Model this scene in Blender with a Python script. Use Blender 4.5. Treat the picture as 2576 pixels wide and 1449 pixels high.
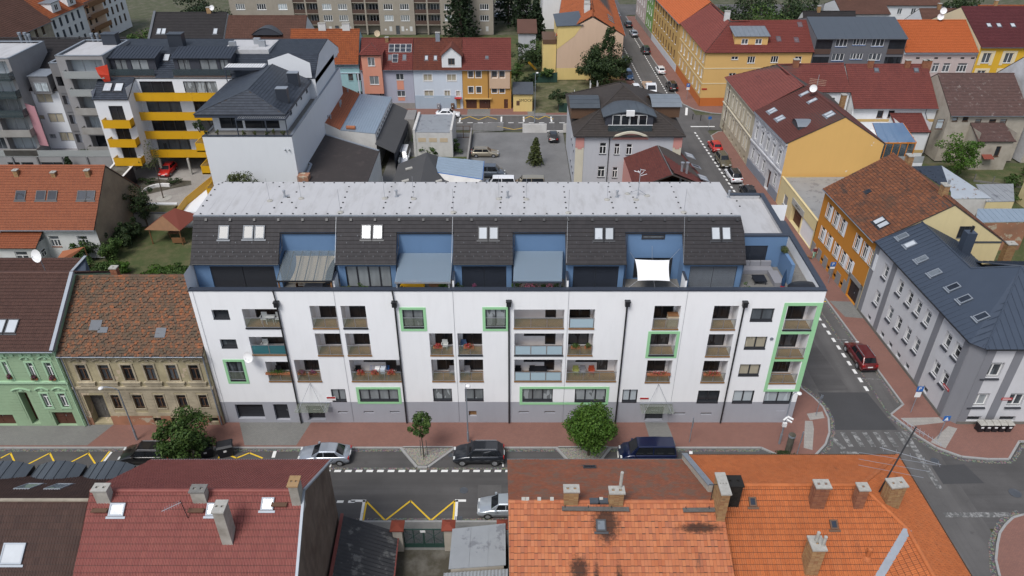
# City block seen from the air: a white apartment building and the streets around it
import bpy,bmesh,math,random
from mathutils import Vector,Matrix
from math import sin,cos,pi,radians,hypot,atan2,floor,ceil,sqrt
R=random.Random(7)
for _o in list(bpy.data.objects):bpy.data.objects.remove(_o,do_unlink=True)
SC=bpy.context.scene
COL=SC.collection
CAM=Vector((0.0,-51.4,48.2));PITCH=radians(32.8);FPX=1849.0;CXP,CYP=1288.0,724.5
cd=bpy.data.cameras.new('camera');cam=bpy.data.objects.new('camera',cd);COL.objects.link(cam)
cam.location=CAM;cam.rotation_euler=(pi/2-PITCH,0,0)
cd.sensor_width=36.0;cd.lens=36.0*FPX/2576.0;cd.clip_start=1.0;cd.clip_end=3000.0
SC.camera=cam
SUN_EL,SUN_AZ=radians(56),radians(212)
wd=bpy.data.worlds.new('World');SC.world=wd;wd.use_nodes=True
nt=wd.node_tree;nt.nodes.clear()
sky=nt.nodes.new('ShaderNodeTexSky');sky.sky_type='NISHITA';sky.sun_disc=False
sky.sun_elevation=SUN_EL;sky.sun_rotation=SUN_AZ;sky.air_density=1.0;sky.dust_density=2.0;sky.ozone_density=1.0
hsv=nt.nodes.new('ShaderNodeHueSaturation');hsv.inputs['Saturation'].default_value=0.62
bg=nt.nodes.new('ShaderNodeBackground');bg.inputs['Strength'].default_value=0.092
wo=nt.nodes.new('ShaderNodeOutputWorld')
nt.links.new(sky.outputs[0],hsv.inputs['Color']);nt.links.new(hsv.outputs[0],bg.inputs[0]);nt.links.new(bg.outputs[0],wo.inputs[0])
sd=bpy.data.lights.new('sun','SUN');sd.energy=1.5;sd.angle=radians(22);sd.color=(1.0,0.975,0.94)
so=bpy.data.objects.new('sun',sd);COL.objects.link(so);so.location=(-60,-60,90)
_dir=Vector((-sin(SUN_AZ)*cos(SUN_EL),-cos(SUN_AZ)*cos(SUN_EL),-sin(SUN_EL)))
so.rotation_euler=_dir.to_track_quat('-Z','Y').to_euler()
vs=SC.view_settings;vs.view_transform='Standard';vs.look='None';vs.exposure=0.72;vs.gamma=1.0
vs.use_curve_mapping=False
_s,_c=sin(PITCH),cos(PITCH)
def ray(px,py):
 u=(px-CXP)/FPX;v=(py-CYP)/FPX
 return Vector((u,_c-v*_s,-_s-v*_c))
def G(px,py,z=0.0):
 d=ray(px,py);t=(z-CAM.z)/d.z
 return Vector((CAM.x+t*d.x,CAM.y+t*d.y,z))
def YP(px,py,y):
 d=ray(px,py);t=(y-CAM.y)/d.y
 return Vector((CAM.x+t*d.x,y,CAM.z+t*d.z))
def PL(px,py,p,n):
 d=ray(px,py);n=Vector(n);t=(Vector(p)-CAM).dot(n)/d.dot(n)
 return CAM+d*t
MATS={}
def _new(name):
 m=bpy.data.materials.new(name);m.use_nodes=True;t=m.node_tree;b=t.nodes['Principled BSDF']
 MATS[name]=m
 return m,t,b
def N(t,typ,**kw):
 n=t.nodes.new(typ)
 for k,v in kw.items():setattr(n,k,v)
 return n
def _coord(t,scale=1.0):
 g=N(t,'ShaderNodeNewGeometry')
 return g.outputs['Position']
def _noise(t,co,scale,detail=4,rough=0.55,stretch=None):
 n=N(t,'ShaderNodeTexNoise');n.inputs['Scale'].default_value=scale;n.inputs['Detail'].default_value=detail
 n.inputs['Roughness'].default_value=rough
 if stretch:
  mp=N(t,'ShaderNodeMapping');mp.inputs['Scale'].default_value=stretch
  t.links.new(co,mp.inputs[0]);co=mp.outputs[0]
 t.links.new(co,n.inputs['Vector'])
 return n.outputs['Fac']
def _ramp(t,fac,stops):
 r=N(t,'ShaderNodeValToRGB');e=r.color_ramp.elements
 while len(e)<len(stops):e.new(0.5)
 for i,(p,c)in enumerate(stops):
  e[i].position=p;e[i].color=(c[0],c[1],c[2],1)if not isinstance(c,(int,float))else(c,c,c,1)
 t.links.new(fac,r.inputs[0]);return r.outputs[0]
def _mix(t,fac,a,b,mode='MIX'):
 m=N(t,'ShaderNodeMix',data_type='RGBA',blend_type=mode)
 for sock,v in((m.inputs[0],fac),(m.inputs[6],a),(m.inputs[7],b)):
  if isinstance(v,(int,float)):sock.default_value=v
  elif isinstance(v,(tuple,list)):sock.default_value=(v[0],v[1],v[2],1)
  else:t.links.new(v,sock)
 return m.outputs[2]
def _math(t,op,a,b=0.0):
 m=N(t,'ShaderNodeMath',operation=op)
 for sock,v in zip(m.inputs,(a,b)):
  if isinstance(v,(int,float)):sock.default_value=v
  else:t.links.new(v,sock)
 return m.outputs[0]
def _bump(t,b,h,strength=0.3,dist=0.02):
 n=N(t,'ShaderNodeBump');n.inputs['Strength'].default_value=strength;n.inputs['Distance'].default_value=dist
 t.links.new(h,n.inputs['Height']);t.links.new(n.outputs[0],b.inputs['Normal'])
def scal(c,k):return tuple(min(1.0,x*k)for x in c)
def M(name):return MATS[name]
def plaster(name,col,var=0.10,dirt=0.0,dirtcol=(0.13,0.11,0.085),peel=None,rough=0.9,streak=0.12):
 m,t,b=_new(name);co=_coord(t)
 f1=_noise(t,co,0.55,5);c=_mix(t,f1,scal(col,1-var),scal(col,1+var*0.7))
 f2=_noise(t,co,1.6,6,0.6,(1,1,0.16));st=_ramp(t,f2,[(0.47,0.0),(0.72,1.0)])
 c=_mix(t,_math(t,'MULTIPLY',st,streak),c,scal(col,0.55))
 if dirt:
  f3=_noise(t,co,0.45,8,0.68);d=_ramp(t,f3,[(0.5-dirt*0.25,0.0),(0.72,1.0)])
  c=_mix(t,_math(t,'MULTIPLY',d,min(1,dirt*1.2)),c,dirtcol)
 if peel:
  f4=_noise(t,co,0.8,7,0.62);d=_ramp(t,f4,[(peel[0],0.0),(peel[0]+0.02,1.0)])
  c=_mix(t,d,c,peel[1])
 t.links.new(c,b.inputs['Base Color']);b.inputs['Roughness'].default_value=rough
 _bump(t,b,_noise(t,co,22,3),0.12,0.01)
 return m
def flat(name,col,rough=0.6,metal=0.0,var=0.06,scale=2.0,spec=0.5,bump=0.0):
 m,t,b=_new(name);co=_coord(t)
 f=_noise(t,co,scale,4);c=_mix(t,f,scal(col,1-var),scal(col,1+var))
 t.links.new(c,b.inputs['Base Color']);b.inputs['Roughness'].default_value=rough;b.inputs['Metallic'].default_value=metal
 b.inputs['Specular IOR Level'].default_value=spec
 if bump:_bump(t,b,_noise(t,co,30,3),bump,0.01)
 return m
def tile_mat(name,cols,rough=0.75,moss=None,big=0.25,dirt=None,fine=0.2,soot=()):
 m,t,b=_new(name);co=_coord(t)
 g=N(t,'ShaderNodeNewGeometry');oi=N(t,'ShaderNodeObjectInfo')
 r=_math(t,'FRACT',_math(t,'ADD',g.outputs['Random Per Island'],oi.outputs['Random']))
 n=len(cols);c=_ramp(t,r,[(i/max(1,n-1),cols[i])for i in range(n)])
 f=_noise(t,co,0.35,5);c=_mix(t,_math(t,'MULTIPLY',_ramp(t,f,[(0.35,0.0),(0.7,1.0)]),big),c,scal(cols[0],0.55))
 f=_noise(t,co,14,4,0.7);c=_mix(t,_math(t,'MULTIPLY',f,fine),c,scal(cols[0],0.4))
 if moss:
  f=_noise(t,co,moss[2]if len(moss)>2 else 0.5,9,0.72);d=_ramp(t,f,[(moss[1],0.0),(moss[1]+0.12,1.0)])
  c=_mix(t,_math(t,'MULTIPLY',d,0.85),c,moss[0])
 if dirt:
  f=_noise(t,co,0.9,8,0.7,(1,0.35,0.35));d=_ramp(t,f,[(dirt[1],0.0),(dirt[1]+0.1,1.0)])
  c=_mix(t,_math(t,'MULTIPLY',d,0.8),c,dirt[0])
 for(p,q)in soot:
  sb=N(t,'ShaderNodeVectorMath',operation='SUBTRACT');t.links.new(co,sb.inputs[0]);sb.inputs[1].default_value=p
  dv=N(t,'ShaderNodeVectorMath',operation='DIVIDE');t.links.new(sb.outputs[0],dv.inputs[0]);dv.inputs[1].default_value=q
  ln=N(t,'ShaderNodeVectorMath',operation='LENGTH');t.links.new(dv.outputs[0],ln.inputs[0])
  d=_ramp(t,_math(t,'MULTIPLY',_math(t,'ADD',ln.outputs['Value'],_math(t,'MULTIPLY',_noise(t,co,5,6,.75),1.6)),.4),[(.5,1.0),(.72,0.0)])
  c=_mix(t,_math(t,'MULTIPLY',d,.85),c,(.012,.010,.009))
 t.links.new(c,b.inputs['Base Color']);b.inputs['Roughness'].default_value=rough
 b.inputs['Specular IOR Level'].default_value=0.3
 _bump(t,b,_noise(t,co,40,3),0.2,0.01)
 return m
def glass_mat(name,col,rough=0.05,spec=0.5,var=0.4):
 m,t,b=_new(name);co=_coord(t)
 oi=N(t,'ShaderNodeObjectInfo')
 f=_noise(t,co,1.3,2,0.5,(1.5,1.5,0.35))
 f=_math(t,'FRACT',_math(t,'ADD',f,oi.outputs['Random']))
 c=_mix(t,f,scal(col,1-var),scal(col,1+var))
 t.links.new(c,b.inputs['Base Color']);b.inputs['Roughness'].default_value=rough;b.inputs['Specular IOR Level'].default_value=spec
 return m
def clear_mat(name,col,alpha,rough=0.05):
 m,t,b=_new(name)
 b.inputs['Base Color'].default_value=(*col,1);b.inputs['Alpha'].default_value=alpha;b.inputs['Roughness'].default_value=rough
 return m
def metal_roof(name,col,rough=0.42,metal=0.35,stain=0.25,staincol=None):
 m,t,b=_new(name);co=_coord(t)
 f=_noise(t,co,0.7,6,0.6);c=_mix(t,f,scal(col,1-stain),scal(col,1+stain*0.5))
 if staincol:
  d=_ramp(t,_noise(t,co,0.9,9,0.7),[(0.56,0.0),(0.62,1.0)]);c=_mix(t,d,c,staincol)
 t.links.new(c,b.inputs['Base Color']);b.inputs['Roughness'].default_value=rough;b.inputs['Metallic'].default_value=metal
 return m
def leaf_mat(name,c0,c1,c2):
 m,t,b=_new(name);co=_coord(t)
 g=N(t,'ShaderNodeNewGeometry');oi=N(t,'ShaderNodeObjectInfo')
 c=_ramp(t,g.outputs['Random Per Island'],[(0.0,c0),(0.6,c1),(1.0,c2)])
 f=_noise(t,co,0.8,3);c=_mix(t,_math(t,'MULTIPLY',f,0.6),c,c0)
 t.links.new(c,b.inputs['Base Color']);b.inputs['Roughness'].default_value=0.65;b.inputs['Specular IOR Level'].default_value=0.25
 try:
  b.inputs['Subsurface Weight'].default_value=0.0
 except Exception:pass
 return m
def carpaint(name,col,metal=0.3,rough=0.28):
 m,t,b=_new(name);b.inputs['Base Color'].default_value=(*col,1);b.inputs['Metallic'].default_value=metal
 b.inputs['Roughness'].default_value=rough;b.inputs['Coat Weight'].default_value=0.7;b.inputs['Coat Roughness'].default_value=0.08
 return m
class MB:
 def __init__(s):s.v=[];s.f=[]
 def add(s,pts,faces):
  o=len(s.v);s.v+=[tuple(p)for p in pts];s.f+=[tuple(i+o for i in f)for f in faces];return s
 def poly(s,pts):return s.add(pts,[tuple(range(len(pts)))])
 def box(s,x0,x1,y0,y1,z0,z1):
  return s.add([(x0,y0,z0),(x1,y0,z0),(x1,y1,z0),(x0,y1,z0),(x0,y0,z1),(x1,y0,z1),(x1,y1,z1),(x0,y1,z1)],[(0,3,2,1),(4,5,6,7),(0,1,5,4),(1,2,6,5),(2,3,7,6),(3,0,4,7)])
 def obox(s,o,a,b,c):
  o,a,b,c=Vector(o),Vector(a),Vector(b),Vector(c)
  if a.cross(b).dot(c)<0:a,b=b,a
  p=[o,o+a,o+a+b,o+b,o+c,o+a+c,o+a+b+c,o+b+c]
  return s.add(p,[(0,3,2,1),(4,5,6,7),(0,1,5,4),(1,2,6,5),(2,3,7,6),(3,0,4,7)])
 def prism(s,pts,ext):
  ext=Vector(ext);pts=[Vector(p)for p in pts];n=len(pts)
  q=[p+ext for p in pts]
  nrm=Vector((0,0,0))
  for i in range(n):nrm+=pts[i].cross(pts[(i+1)%n])
  if nrm.dot(ext)<0:pts,q=q,pts
  return s.add(pts+q,[tuple(reversed(range(n))),tuple(range(n,2*n))]+[(i,(i+1)%n,n+(i+1)%n,n+i)for i in range(n)])
 def tube(s,p,q,r,r2=None,n=8,cap=True):
  p,q=Vector(p),Vector(q);r2=r if r2 is None else r2;d=(q-p).normalized()
  a=d.orthogonal().normalized();b=d.cross(a)
  pts=[p+(a*cos(2*pi*i/n)+b*sin(2*pi*i/n))*r for i in range(n)]+[q+(a*cos(2*pi*i/n)+b*sin(2*pi*i/n))*r2 for i in range(n)]
  fs=[(i,(i+1)%n,n+(i+1)%n,n+i)for i in range(n)]
  if cap:fs+=[tuple(reversed(range(n))),tuple(range(n,2*n))]
  return s.add(pts,fs)
 def path(s,pts,r,n=6):
  for a,b in zip(pts[:-1],pts[1:]):s.tube(a,b,r,n=n)
  return s
 def lathe(s,o,prof,n=12):
  o=Vector(o);k=len(prof)
  pts=[o+Vector((r*cos(2*pi*i/n),r*sin(2*pi*i/n),z))for(r,z)in prof for i in range(n)]
  fs=[(j*n+i,j*n+(i+1)%n,(j+1)*n+(i+1)%n,(j+1)*n+i)for j in range(k-1)for i in range(n)]
  fs+=[tuple(reversed(range(n))),tuple(range((k-1)*n,k*n))]
  return s.add(pts,fs)
 def mesh(s,name,mat,smooth=False):
  me=bpy.data.meshes.new(name);me.from_pydata(s.v,[],s.f)
  if mat:me.materials.append(MATS[mat]if isinstance(mat,str)else mat)
  if smooth:me.polygons.foreach_set('use_smooth',[True]*len(me.polygons))
  me.update();return me
 def build(s,name,mat,parent=None,smooth=False,local=False):
  return link(name,s.mesh(name,mat,smooth),parent,local)
def link(name,me,parent=None,local=False,loc=None):
 o=bpy.data.objects.new(name,me);COL.objects.link(o)
 if loc is not None:o.location=loc
 if parent is not None:
  o.parent=parent
  if not local:o.matrix_parent_inverse=BASEINV.get(parent.name,Matrix())
 return o
BASEINV={}
def BX(n,m,p,*a):return MB().box(*a).build(n,m,p)
def WX(W,n,m,p,*a):
 b=MB();W.box(b,*a);return b.build(n,m,p)
def thing(name,label,cat,loc=(0,0,0),group=None,rz=0.0):
 o=bpy.data.objects.new(name,None);COL.objects.link(o);o.location=loc;o.rotation_euler=(0,0,rz)
 o.empty_display_size=0.3
 BASEINV[o.name]=(Matrix.Translation(loc)@Matrix.Rotation(rz,4,'Z')).inverted()
 o['label']=label;o['category']=cat
 if group:o['group']=group
 return o
def tag(o,label=None,cat=None,group=None,kind=None):
 if label:o['label']=label
 if cat:o['category']=cat
 if group:o['group']=group
 if kind:o['kind']=kind
 return o
def struct(name,mb,mat):return tag(mb.build(name,mat),kind='structure')
def copy_tree(o,loc=None,rz=None,label=None,parent=None,mats=None):
 c=o.copy();COL.objects.link(c)
 if parent is not None:c.parent=parent
 if loc is not None:c.location=loc
 if rz is not None:c.rotation_euler=(0,0,rz)
 if label:c['label']=label
 for ch in o.children:copy_tree(ch,parent=c)
 return c
class Wall:
 def __init__(s,A,B):
  s.A=Vector((A[0],A[1],0));s.B=Vector((B[0],B[1],0));s.L=(s.B-s.A).length
  s.d=(s.B-s.A)/s.L;s.n=Vector((s.d.y,-s.d.x,0))
 def p(s,u,z,w=0.0):return s.A+s.d*u+s.n*w+Vector((0,0,z))
 def px(s,x,y,w=0.0):
  q=PL(x,y,s.A+s.n*w,s.n);return((q-s.A).dot(s.d),q.z)
 def rect(s,x0,y0,x1,y1):
  a=s.px(x0,y0);b=s.px(x1,y1);return(a[0],b[0],b[1],a[1])
 def box(s,mb,u0,u1,w0,w1,z0,z1):
  return mb.obox(s.p(u0,z0,w0),s.d*(u1-u0),s.n*(w1-w0),Vector((0,0,z1-z0)))
def wall_mesh(mb,W,u0,u1,z0,z1,ops,depth=0.16,top=None):
 us=sorted({u0,u1,*[o[0]for o in ops],*[o[1]for o in ops]});zs=sorted({z0,z1,*[o[2]for o in ops],*[o[3]for o in ops]})
 us=[u for u in us if u0<=u<=u1];zs=[z for z in zs if z0<=z<=z1]
 for j in range(len(zs)-1):
  run=None
  for i in range(len(us)-1):
   uc,zc=(us[i]+us[i+1])/2,(zs[j]+zs[j+1])/2
   hole=any(o[0]<uc<o[1]and o[2]<zc<o[3]for o in ops)
   if not hole:
    if run is None:run=us[i]
   if(hole or i==len(us)-2)and run is not None:
    e=us[i]if hole else us[i+1]
    mb.poly([W.p(run,zs[j]),W.p(e,zs[j]),W.p(e,zs[j+1]),W.p(run,zs[j+1])]);run=None
 for o in ops:
  d=o[4]if len(o)>4 else depth
  a,b,c,e=o[:4]
  mb.poly([W.p(a,c),W.p(a,e),W.p(a,e,-d),W.p(a,c,-d)]);mb.poly([W.p(b,c),W.p(b,c,-d),W.p(b,e,-d),W.p(b,e)])
  mb.poly([W.p(a,e),W.p(b,e),W.p(b,e,-d),W.p(a,e,-d)]);mb.poly([W.p(a,c),W.p(a,c,-d),W.p(b,c,-d),W.p(b,c)])
 if top:mb.poly([W.p(u,z)for u,z in top])
 return mb
def window(par,W,o,depth=0.16,cols=2,frame='white_frame',pane='glass_dark',sill='white_frame',transom=0.0,fw=0.07,sur=None,surw=0.12,surp=0.03,bars=None,name='window',sillout=0.08):
 u0,u1,z0,z1=o[:4];mb=MB();w0,w1=-depth-0.02,-depth+0.05
 W.box(mb,u0,u1,w0,w1,z0,z0+fw);W.box(mb,u0,u1,w0,w1,z1-fw,z1)
 W.box(mb,u0,u0+fw,w0,w1,z0+fw,z1-fw);W.box(mb,u1-fw,u1,w0,w1,z0+fw,z1-fw)
 zt=z1-fw
 if transom:
  zt=z0+(z1-z0)*(1-transom);W.box(mb,u0+fw,u1-fw,w0,w1,zt-fw/2,zt+fw/2)
 for i in range(1,cols):
  u=u0+(u1-u0)*i/cols;W.box(mb,u-fw*0.6,u+fw*0.6,w0,w1+0.005,z0+fw,zt)
 if bars:
  for k in range(1,bars):
   z=z0+(z1-z0)*k/bars;W.box(mb,u0+fw,u1-fw,w0,w1-0.02,z-0.02,z+0.02)
 win=mb.build(name,frame,par)
 pm=MB();pm.poly([W.p(u0+fw*.5,z0+fw*.5,-depth+0.0),W.p(u1-fw*.5,z0+fw*.5,-depth),W.p(u1-fw*.5,z1-fw*.5,-depth),W.p(u0+fw*.5,z1-fw*.5,-depth)])
 pm.build('pane',pane,win)
 if sill:
  sm=MB();W.box(sm,u0-0.04,u1+0.04,-depth+0.052,sillout,z0-0.05,z0+0.0);sm.build('sill',sill,win)
 if sur:
  sm=MB();a=surw
  W.box(sm,u0-a,u1+a,0.002,surp,z1+0.002,z1+a);W.box(sm,u0-a,u1+a,0.002,surp,z0-a-0.05,z0-0.052)
  W.box(sm,u0-a,u0-0.003,0.002,surp,z0-0.05,z1+0.0);W.box(sm,u1+0.003,u1+a,0.002,surp,z0-0.05,z1+0.0);sm.build('window_surround',sur,win)
 return win
def door(par,W,o,mat='door_brown',depth=0.2,panels=2,name='door',handle=True):
 u0,u1,z0,z1=o[:4];mb=MB();W.box(mb,u0,u1,-depth-0.06,-depth,z0,z1)
 k=panels
 for i in range(k):
  a=u0+(u1-u0)*i/k+0.08;b=u0+(u1-u0)*(i+1)/k-0.08
  for(za,zb)in((0.08,0.45),(0.52,0.93)):
   W.box(mb,a,b,-depth+0.001,-depth+0.025,z0+(z1-z0)*za,z0+(z1-z0)*zb)
 d=mb.build(name,mat,par)
 if handle:
  h=MB();uc=(u0+u1)/2+0.1 if k>1 else u1-0.2;W.box(h,uc,uc+0.04,-depth+0.026,-depth+0.09,z0+1.0,z0+1.16);h.build('handle','steel',d)
 return d
def _clampu(poly,u,v):
 xs=[];n=len(poly)
 vmin=min(p[1]for p in poly);vmax=max(p[1]for p in poly);v=min(max(v,vmin+1e-4),vmax-1e-4)
 for i in range(n):
  (a,b),(c,d)=poly[i],poly[(i+1)%n]
  if(b-v)*(d-v)<=0 and abs(b-d)>1e-9:xs.append(a+(c-a)*(v-b)/(d-b))
 return min(xs),max(xs)
PROFILES={'roman':[(0,0.0),(0.10,0.035),(0.22,0.035),(0.32,0.0),(0.46,0.0),(0.49,-0.02),(0.52,0.0),(0.60,0.035),(0.72,0.035),(0.82,0.0),(0.95,0.0)],'pan':[(0,0.03),(0.12,0.045),(0.25,0.03),(0.45,0.0),(0.8,0.0),(0.97,0.02)],'flat':[(0.012,0.0),(0.988,0.0)],'beaver':[(0.02,0.0),(0.98,0.0)],'rib':[(0,0.0),(0.3,0.0),(0.38,0.045),(0.52,0.045),(0.60,0.0),(1.0,0.0)],}
def rplane(par,pts,mat,tw=0.33,tl=0.37,prof='roman',nparts=0,deck='deck',thick=0.10,lift=0.03,name='roof',near=None,skip=None,tilename='tile',jit=0.0,bond=False):
 P=[Vector(p)for p in pts]
 o=P[0];eu=(P[1]-P[0]).normalized()
 nn=Vector((0,0,0))
 for i in range(len(P)):nn+=(P[i]-o).cross(P[(i+1)%len(P)]-o)
 nn.normalize();ev=nn.cross(eu)
 poly=[((p-o).dot(eu),(p-o).dot(ev))for p in P]
 mb=MB();mb.prism(P,-nn*thick);deckobj=mb.build(name,deck,par)
 if prof is None:return deckobj,(o,eu,ev,nn,poly)
 pr=PROFILES[prof];vmax=max(p[1]for p in poly);umin=min(p[0]for p in poly);umax=max(p[0]for p in poly)
 tiles=[];full=[]
 row=0;v=0.0
 while v<vmax-0.05:
  ua,ub=umin,umax;off=(0.5*tw if(bond and row%2)else 0.0)
  k0=int(floor((ua-off)/tw));k1=int(ceil((ub-off)/tw))
  for k in range(k0,k1):
   u=off+k*tw;vc=min(v+tl*0.5,vmax-0.02);lo,hi=_clampu(poly,u,vc)
   if u+tw*0.5<lo-tw*0.4 or u+tw*0.5>hi+tw*0.4:continue
   if skip and skip(u+tw*0.5,vc):continue
   l0,h0=_clampu(poly,0,v);l1,h1=_clampu(poly,0,min(v+tl,vmax))
   isfull=u>=max(l0,l1)and u+tw<=min(h0,h1)and v+tl<=vmax
   tiles.append((u,v,isfull))
  v+=tl;row+=1
 if near is not None:
  nu,nv=(Vector(near)-o).dot(eu),(Vector(near)-o).dot(ev)
  order=sorted((i for i,t_ in enumerate(tiles)if t_[2]),key=lambda i:(tiles[i][0]-nu)**2+(tiles[i][1]-nv)**2)
 else:
  order=sorted((i for i,t_ in enumerate(tiles)if t_[2]),key=lambda i:((o+eu*tiles[i][0]+ev*tiles[i][1])-CAM).length)
 parts=set(order[:nparts])
 lap=0.03;gp=0.035 if tl>.29 else.015
 def tilegeo(mb,fn,u,v):
  a=[fn(u+x*tw,v-0.012,h+lift+lap)for x,h in pr];b=[fn(u+x*tw,v+tl-gp,h+lift-0.004)for x,h in pr]
  c=[fn(u+x*tw,v-0.012,h+lift-0.012)for x,h in pr];n=len(pr)
  mb.add(a+b+c,[(i,i+1,n+i+1,n+i)for i in range(n-1)]+[(2*n+i,2*n+i+1,i+1,i)for i in range(n-1)])
 if nparts:
  tm=MB();tilegeo(tm,lambda u,v,h:(u,v,h),0.0,0.0);me=tm.mesh(tilename,mat)
  rot=Matrix((eu,ev,nn)).transposed().to_4x4()
  for i in parts:
   u,v,_=tiles[i];t_=bpy.data.objects.new(tilename,me);COL.objects.link(t_);t_.parent=deckobj
   j=R.uniform(-jit,jit)
   t_.matrix_basis=Matrix.Translation(o+eu*u+ev*(v+j*0.3)+nn*(abs(j)*0.3))@rot@Matrix.Rotation(j*0.12,4,'Z')
 rest=MB()
 def fn(u,v,h):
  lo,hi=_clampu(poly,u,v);u=min(max(u,lo+0.004),hi-0.004);v=min(v,vmax)
  return o+eu*u+ev*v+nn*h
 for i,(u,v,f_)in enumerate(tiles):
  if i not in parts:
   j=R.uniform(-jit,jit)
   g=(lambda a,b,h:o+eu*a+ev*b+nn*h)if f_ else fn
   tilegeo(rest,(lambda a,b,h,j=j,g=g:g(a,b+j*0.3,h+abs(j)*0.3))if jit else g,u,v)
 if rest.v:
  r=rest.build('roof_tiles',mat,deckobj);r['kind']='stuff'
 return deckobj,(o,eu,ev,nn,poly)
def seam_roof(par,pts,mat,step=0.55,name='roof',thick=0.08,sh=0.05,along='v',seam='seam'):
 P=[Vector(p)for p in pts];o=P[0];eu=(P[1]-P[0]).normalized()
 nn=Vector((0,0,0))
 for i in range(len(P)):nn+=(P[i]-o).cross(P[(i+1)%len(P)]-o)
 nn.normalize();ev=nn.cross(eu)
 if along=='u':eu,ev=ev,-eu
 poly=[((p-o).dot(eu),(p-o).dot(ev))for p in P]
 deck=MB().prism(P,-nn*thick).build(name,mat,par)
 sm=MB();u=min(p[0]for p in poly)+step*0.5;umax=max(p[0]for p in poly)
 tp=[(b,a)for a,b in poly]
 while u<umax-0.02:
  lo,hi=_clampu(tp,0,u)
  if hi-lo>0.1:sm.obox(o+eu*(u-0.015)+ev*(lo+0.01),eu*0.03,ev*(hi-lo-0.02),nn*sh)
  u+=step
 if sm.v:
  sm.build('standing_seam',mat,deck)
 return deck,(o,eu,ev,nn,poly)
def ridge_caps(par,a,b,mat,r=0.11,step=0.38,name='ridge_tiles'):
 a,b=Vector(a),Vector(b);L=(b-a).length;d=(b-a)/L;n=max(1,int(L/step));mb=MB()
 side=d.cross(Vector((0,0,1))).normalized();up=side.cross(d)
 for i in range(n):
  p=a+d*(L*i/n);q=a+d*(L*(i+1)/n+0.03);rr=r
  ring=[(side*cos(pi*k/5)*1.25+up*sin(pi*k/5))*rr for k in range(6)]
  mb.add([p+x*1.06 for x in ring]+[q+x*0.94 for x in ring],[(k,k+1,7+k,6+k)for k in range(5)]+[tuple(range(6))])
 return mb.build(name,mat,par)
def gutter(par,a,b,mat='zinc',r=0.07):
 a,b=Vector(a),Vector(b);d=(b-a).normalized();side=d.cross(Vector((0,0,1))).normalized();mb=MB()
 ring=[side*cos(pi+pi*k/6)*r+Vector((0,0,1))*sin(pi+pi*k/6)*r for k in range(7)]
 mb.add([a+x for x in ring]+[b+x for x in ring]+[a+x*0.8 for x in ring]+[b+x*0.8 for x in ring],[(k,k+1,8+k,7+k)for k in range(6)]+[(14+k,21+k,22+k,15+k)for k in range(6)])
 return mb.build('gutter',mat,par)
def downpipe(par,x,y,z0,z1,mat='zinc',r=0.05):
 return MB().tube((x,y,z0),(x,y,z1),r).build('downpipe',mat,par)
def on_roof(fr,px,py,lift=0.0):
 o,eu,ev,nn,poly=fr;return PL(px,py,o+nn*lift,nn)
def rwnd(par,fr,c,w,h,frame='steel',pane='sky_pane',up=None,n=1,gap=0.12,raise_=0.10,flash=True,name='roof_window',tilt=0.0):
 o,eu,ev,nn,poly=fr;c=Vector(c)
 for i in range(n):
  cc=c+eu*((i-(n-1)/2)*(w+gap));mb=MB();f=0.09
  ez,en=ev,nn
  if tilt:ez=(ev*cos(tilt)+nn*sin(tilt));en=(nn*cos(tilt)-ev*sin(tilt));
  b=cc-eu*w/2-ez*h/2+en*0.02+(nn*(sin(tilt)*h/2)if tilt else nn*0)
  mb.obox(b,eu*w,ez*f,en*raise_);mb.obox(b+ez*(h-f),eu*w,ez*f,en*raise_)
  mb.obox(b+ez*f,eu*f,ez*(h-2*f),en*raise_);mb.obox(b+ez*f+eu*(w-f),eu*f,ez*(h-2*f),en*raise_)
  if flash:mb.obox(cc-eu*(w/2+0.12)-ev*(h/2+0.16)+nn*0.03,eu*(w+0.24),ev*0.14,nn*0.03)
  fobj=mb.build(name,frame,par)
  q=b+en*(raise_-0.025)
  MB().poly([q+eu*f*.8+ez*f*.8,q+eu*(w-f*.8)+ez*f*.8,q+eu*(w-f*.8)+ez*(h-f*.8),q+eu*f*.8+ez*(h-f*.8)]).build('pane',pane,fobj)
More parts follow.
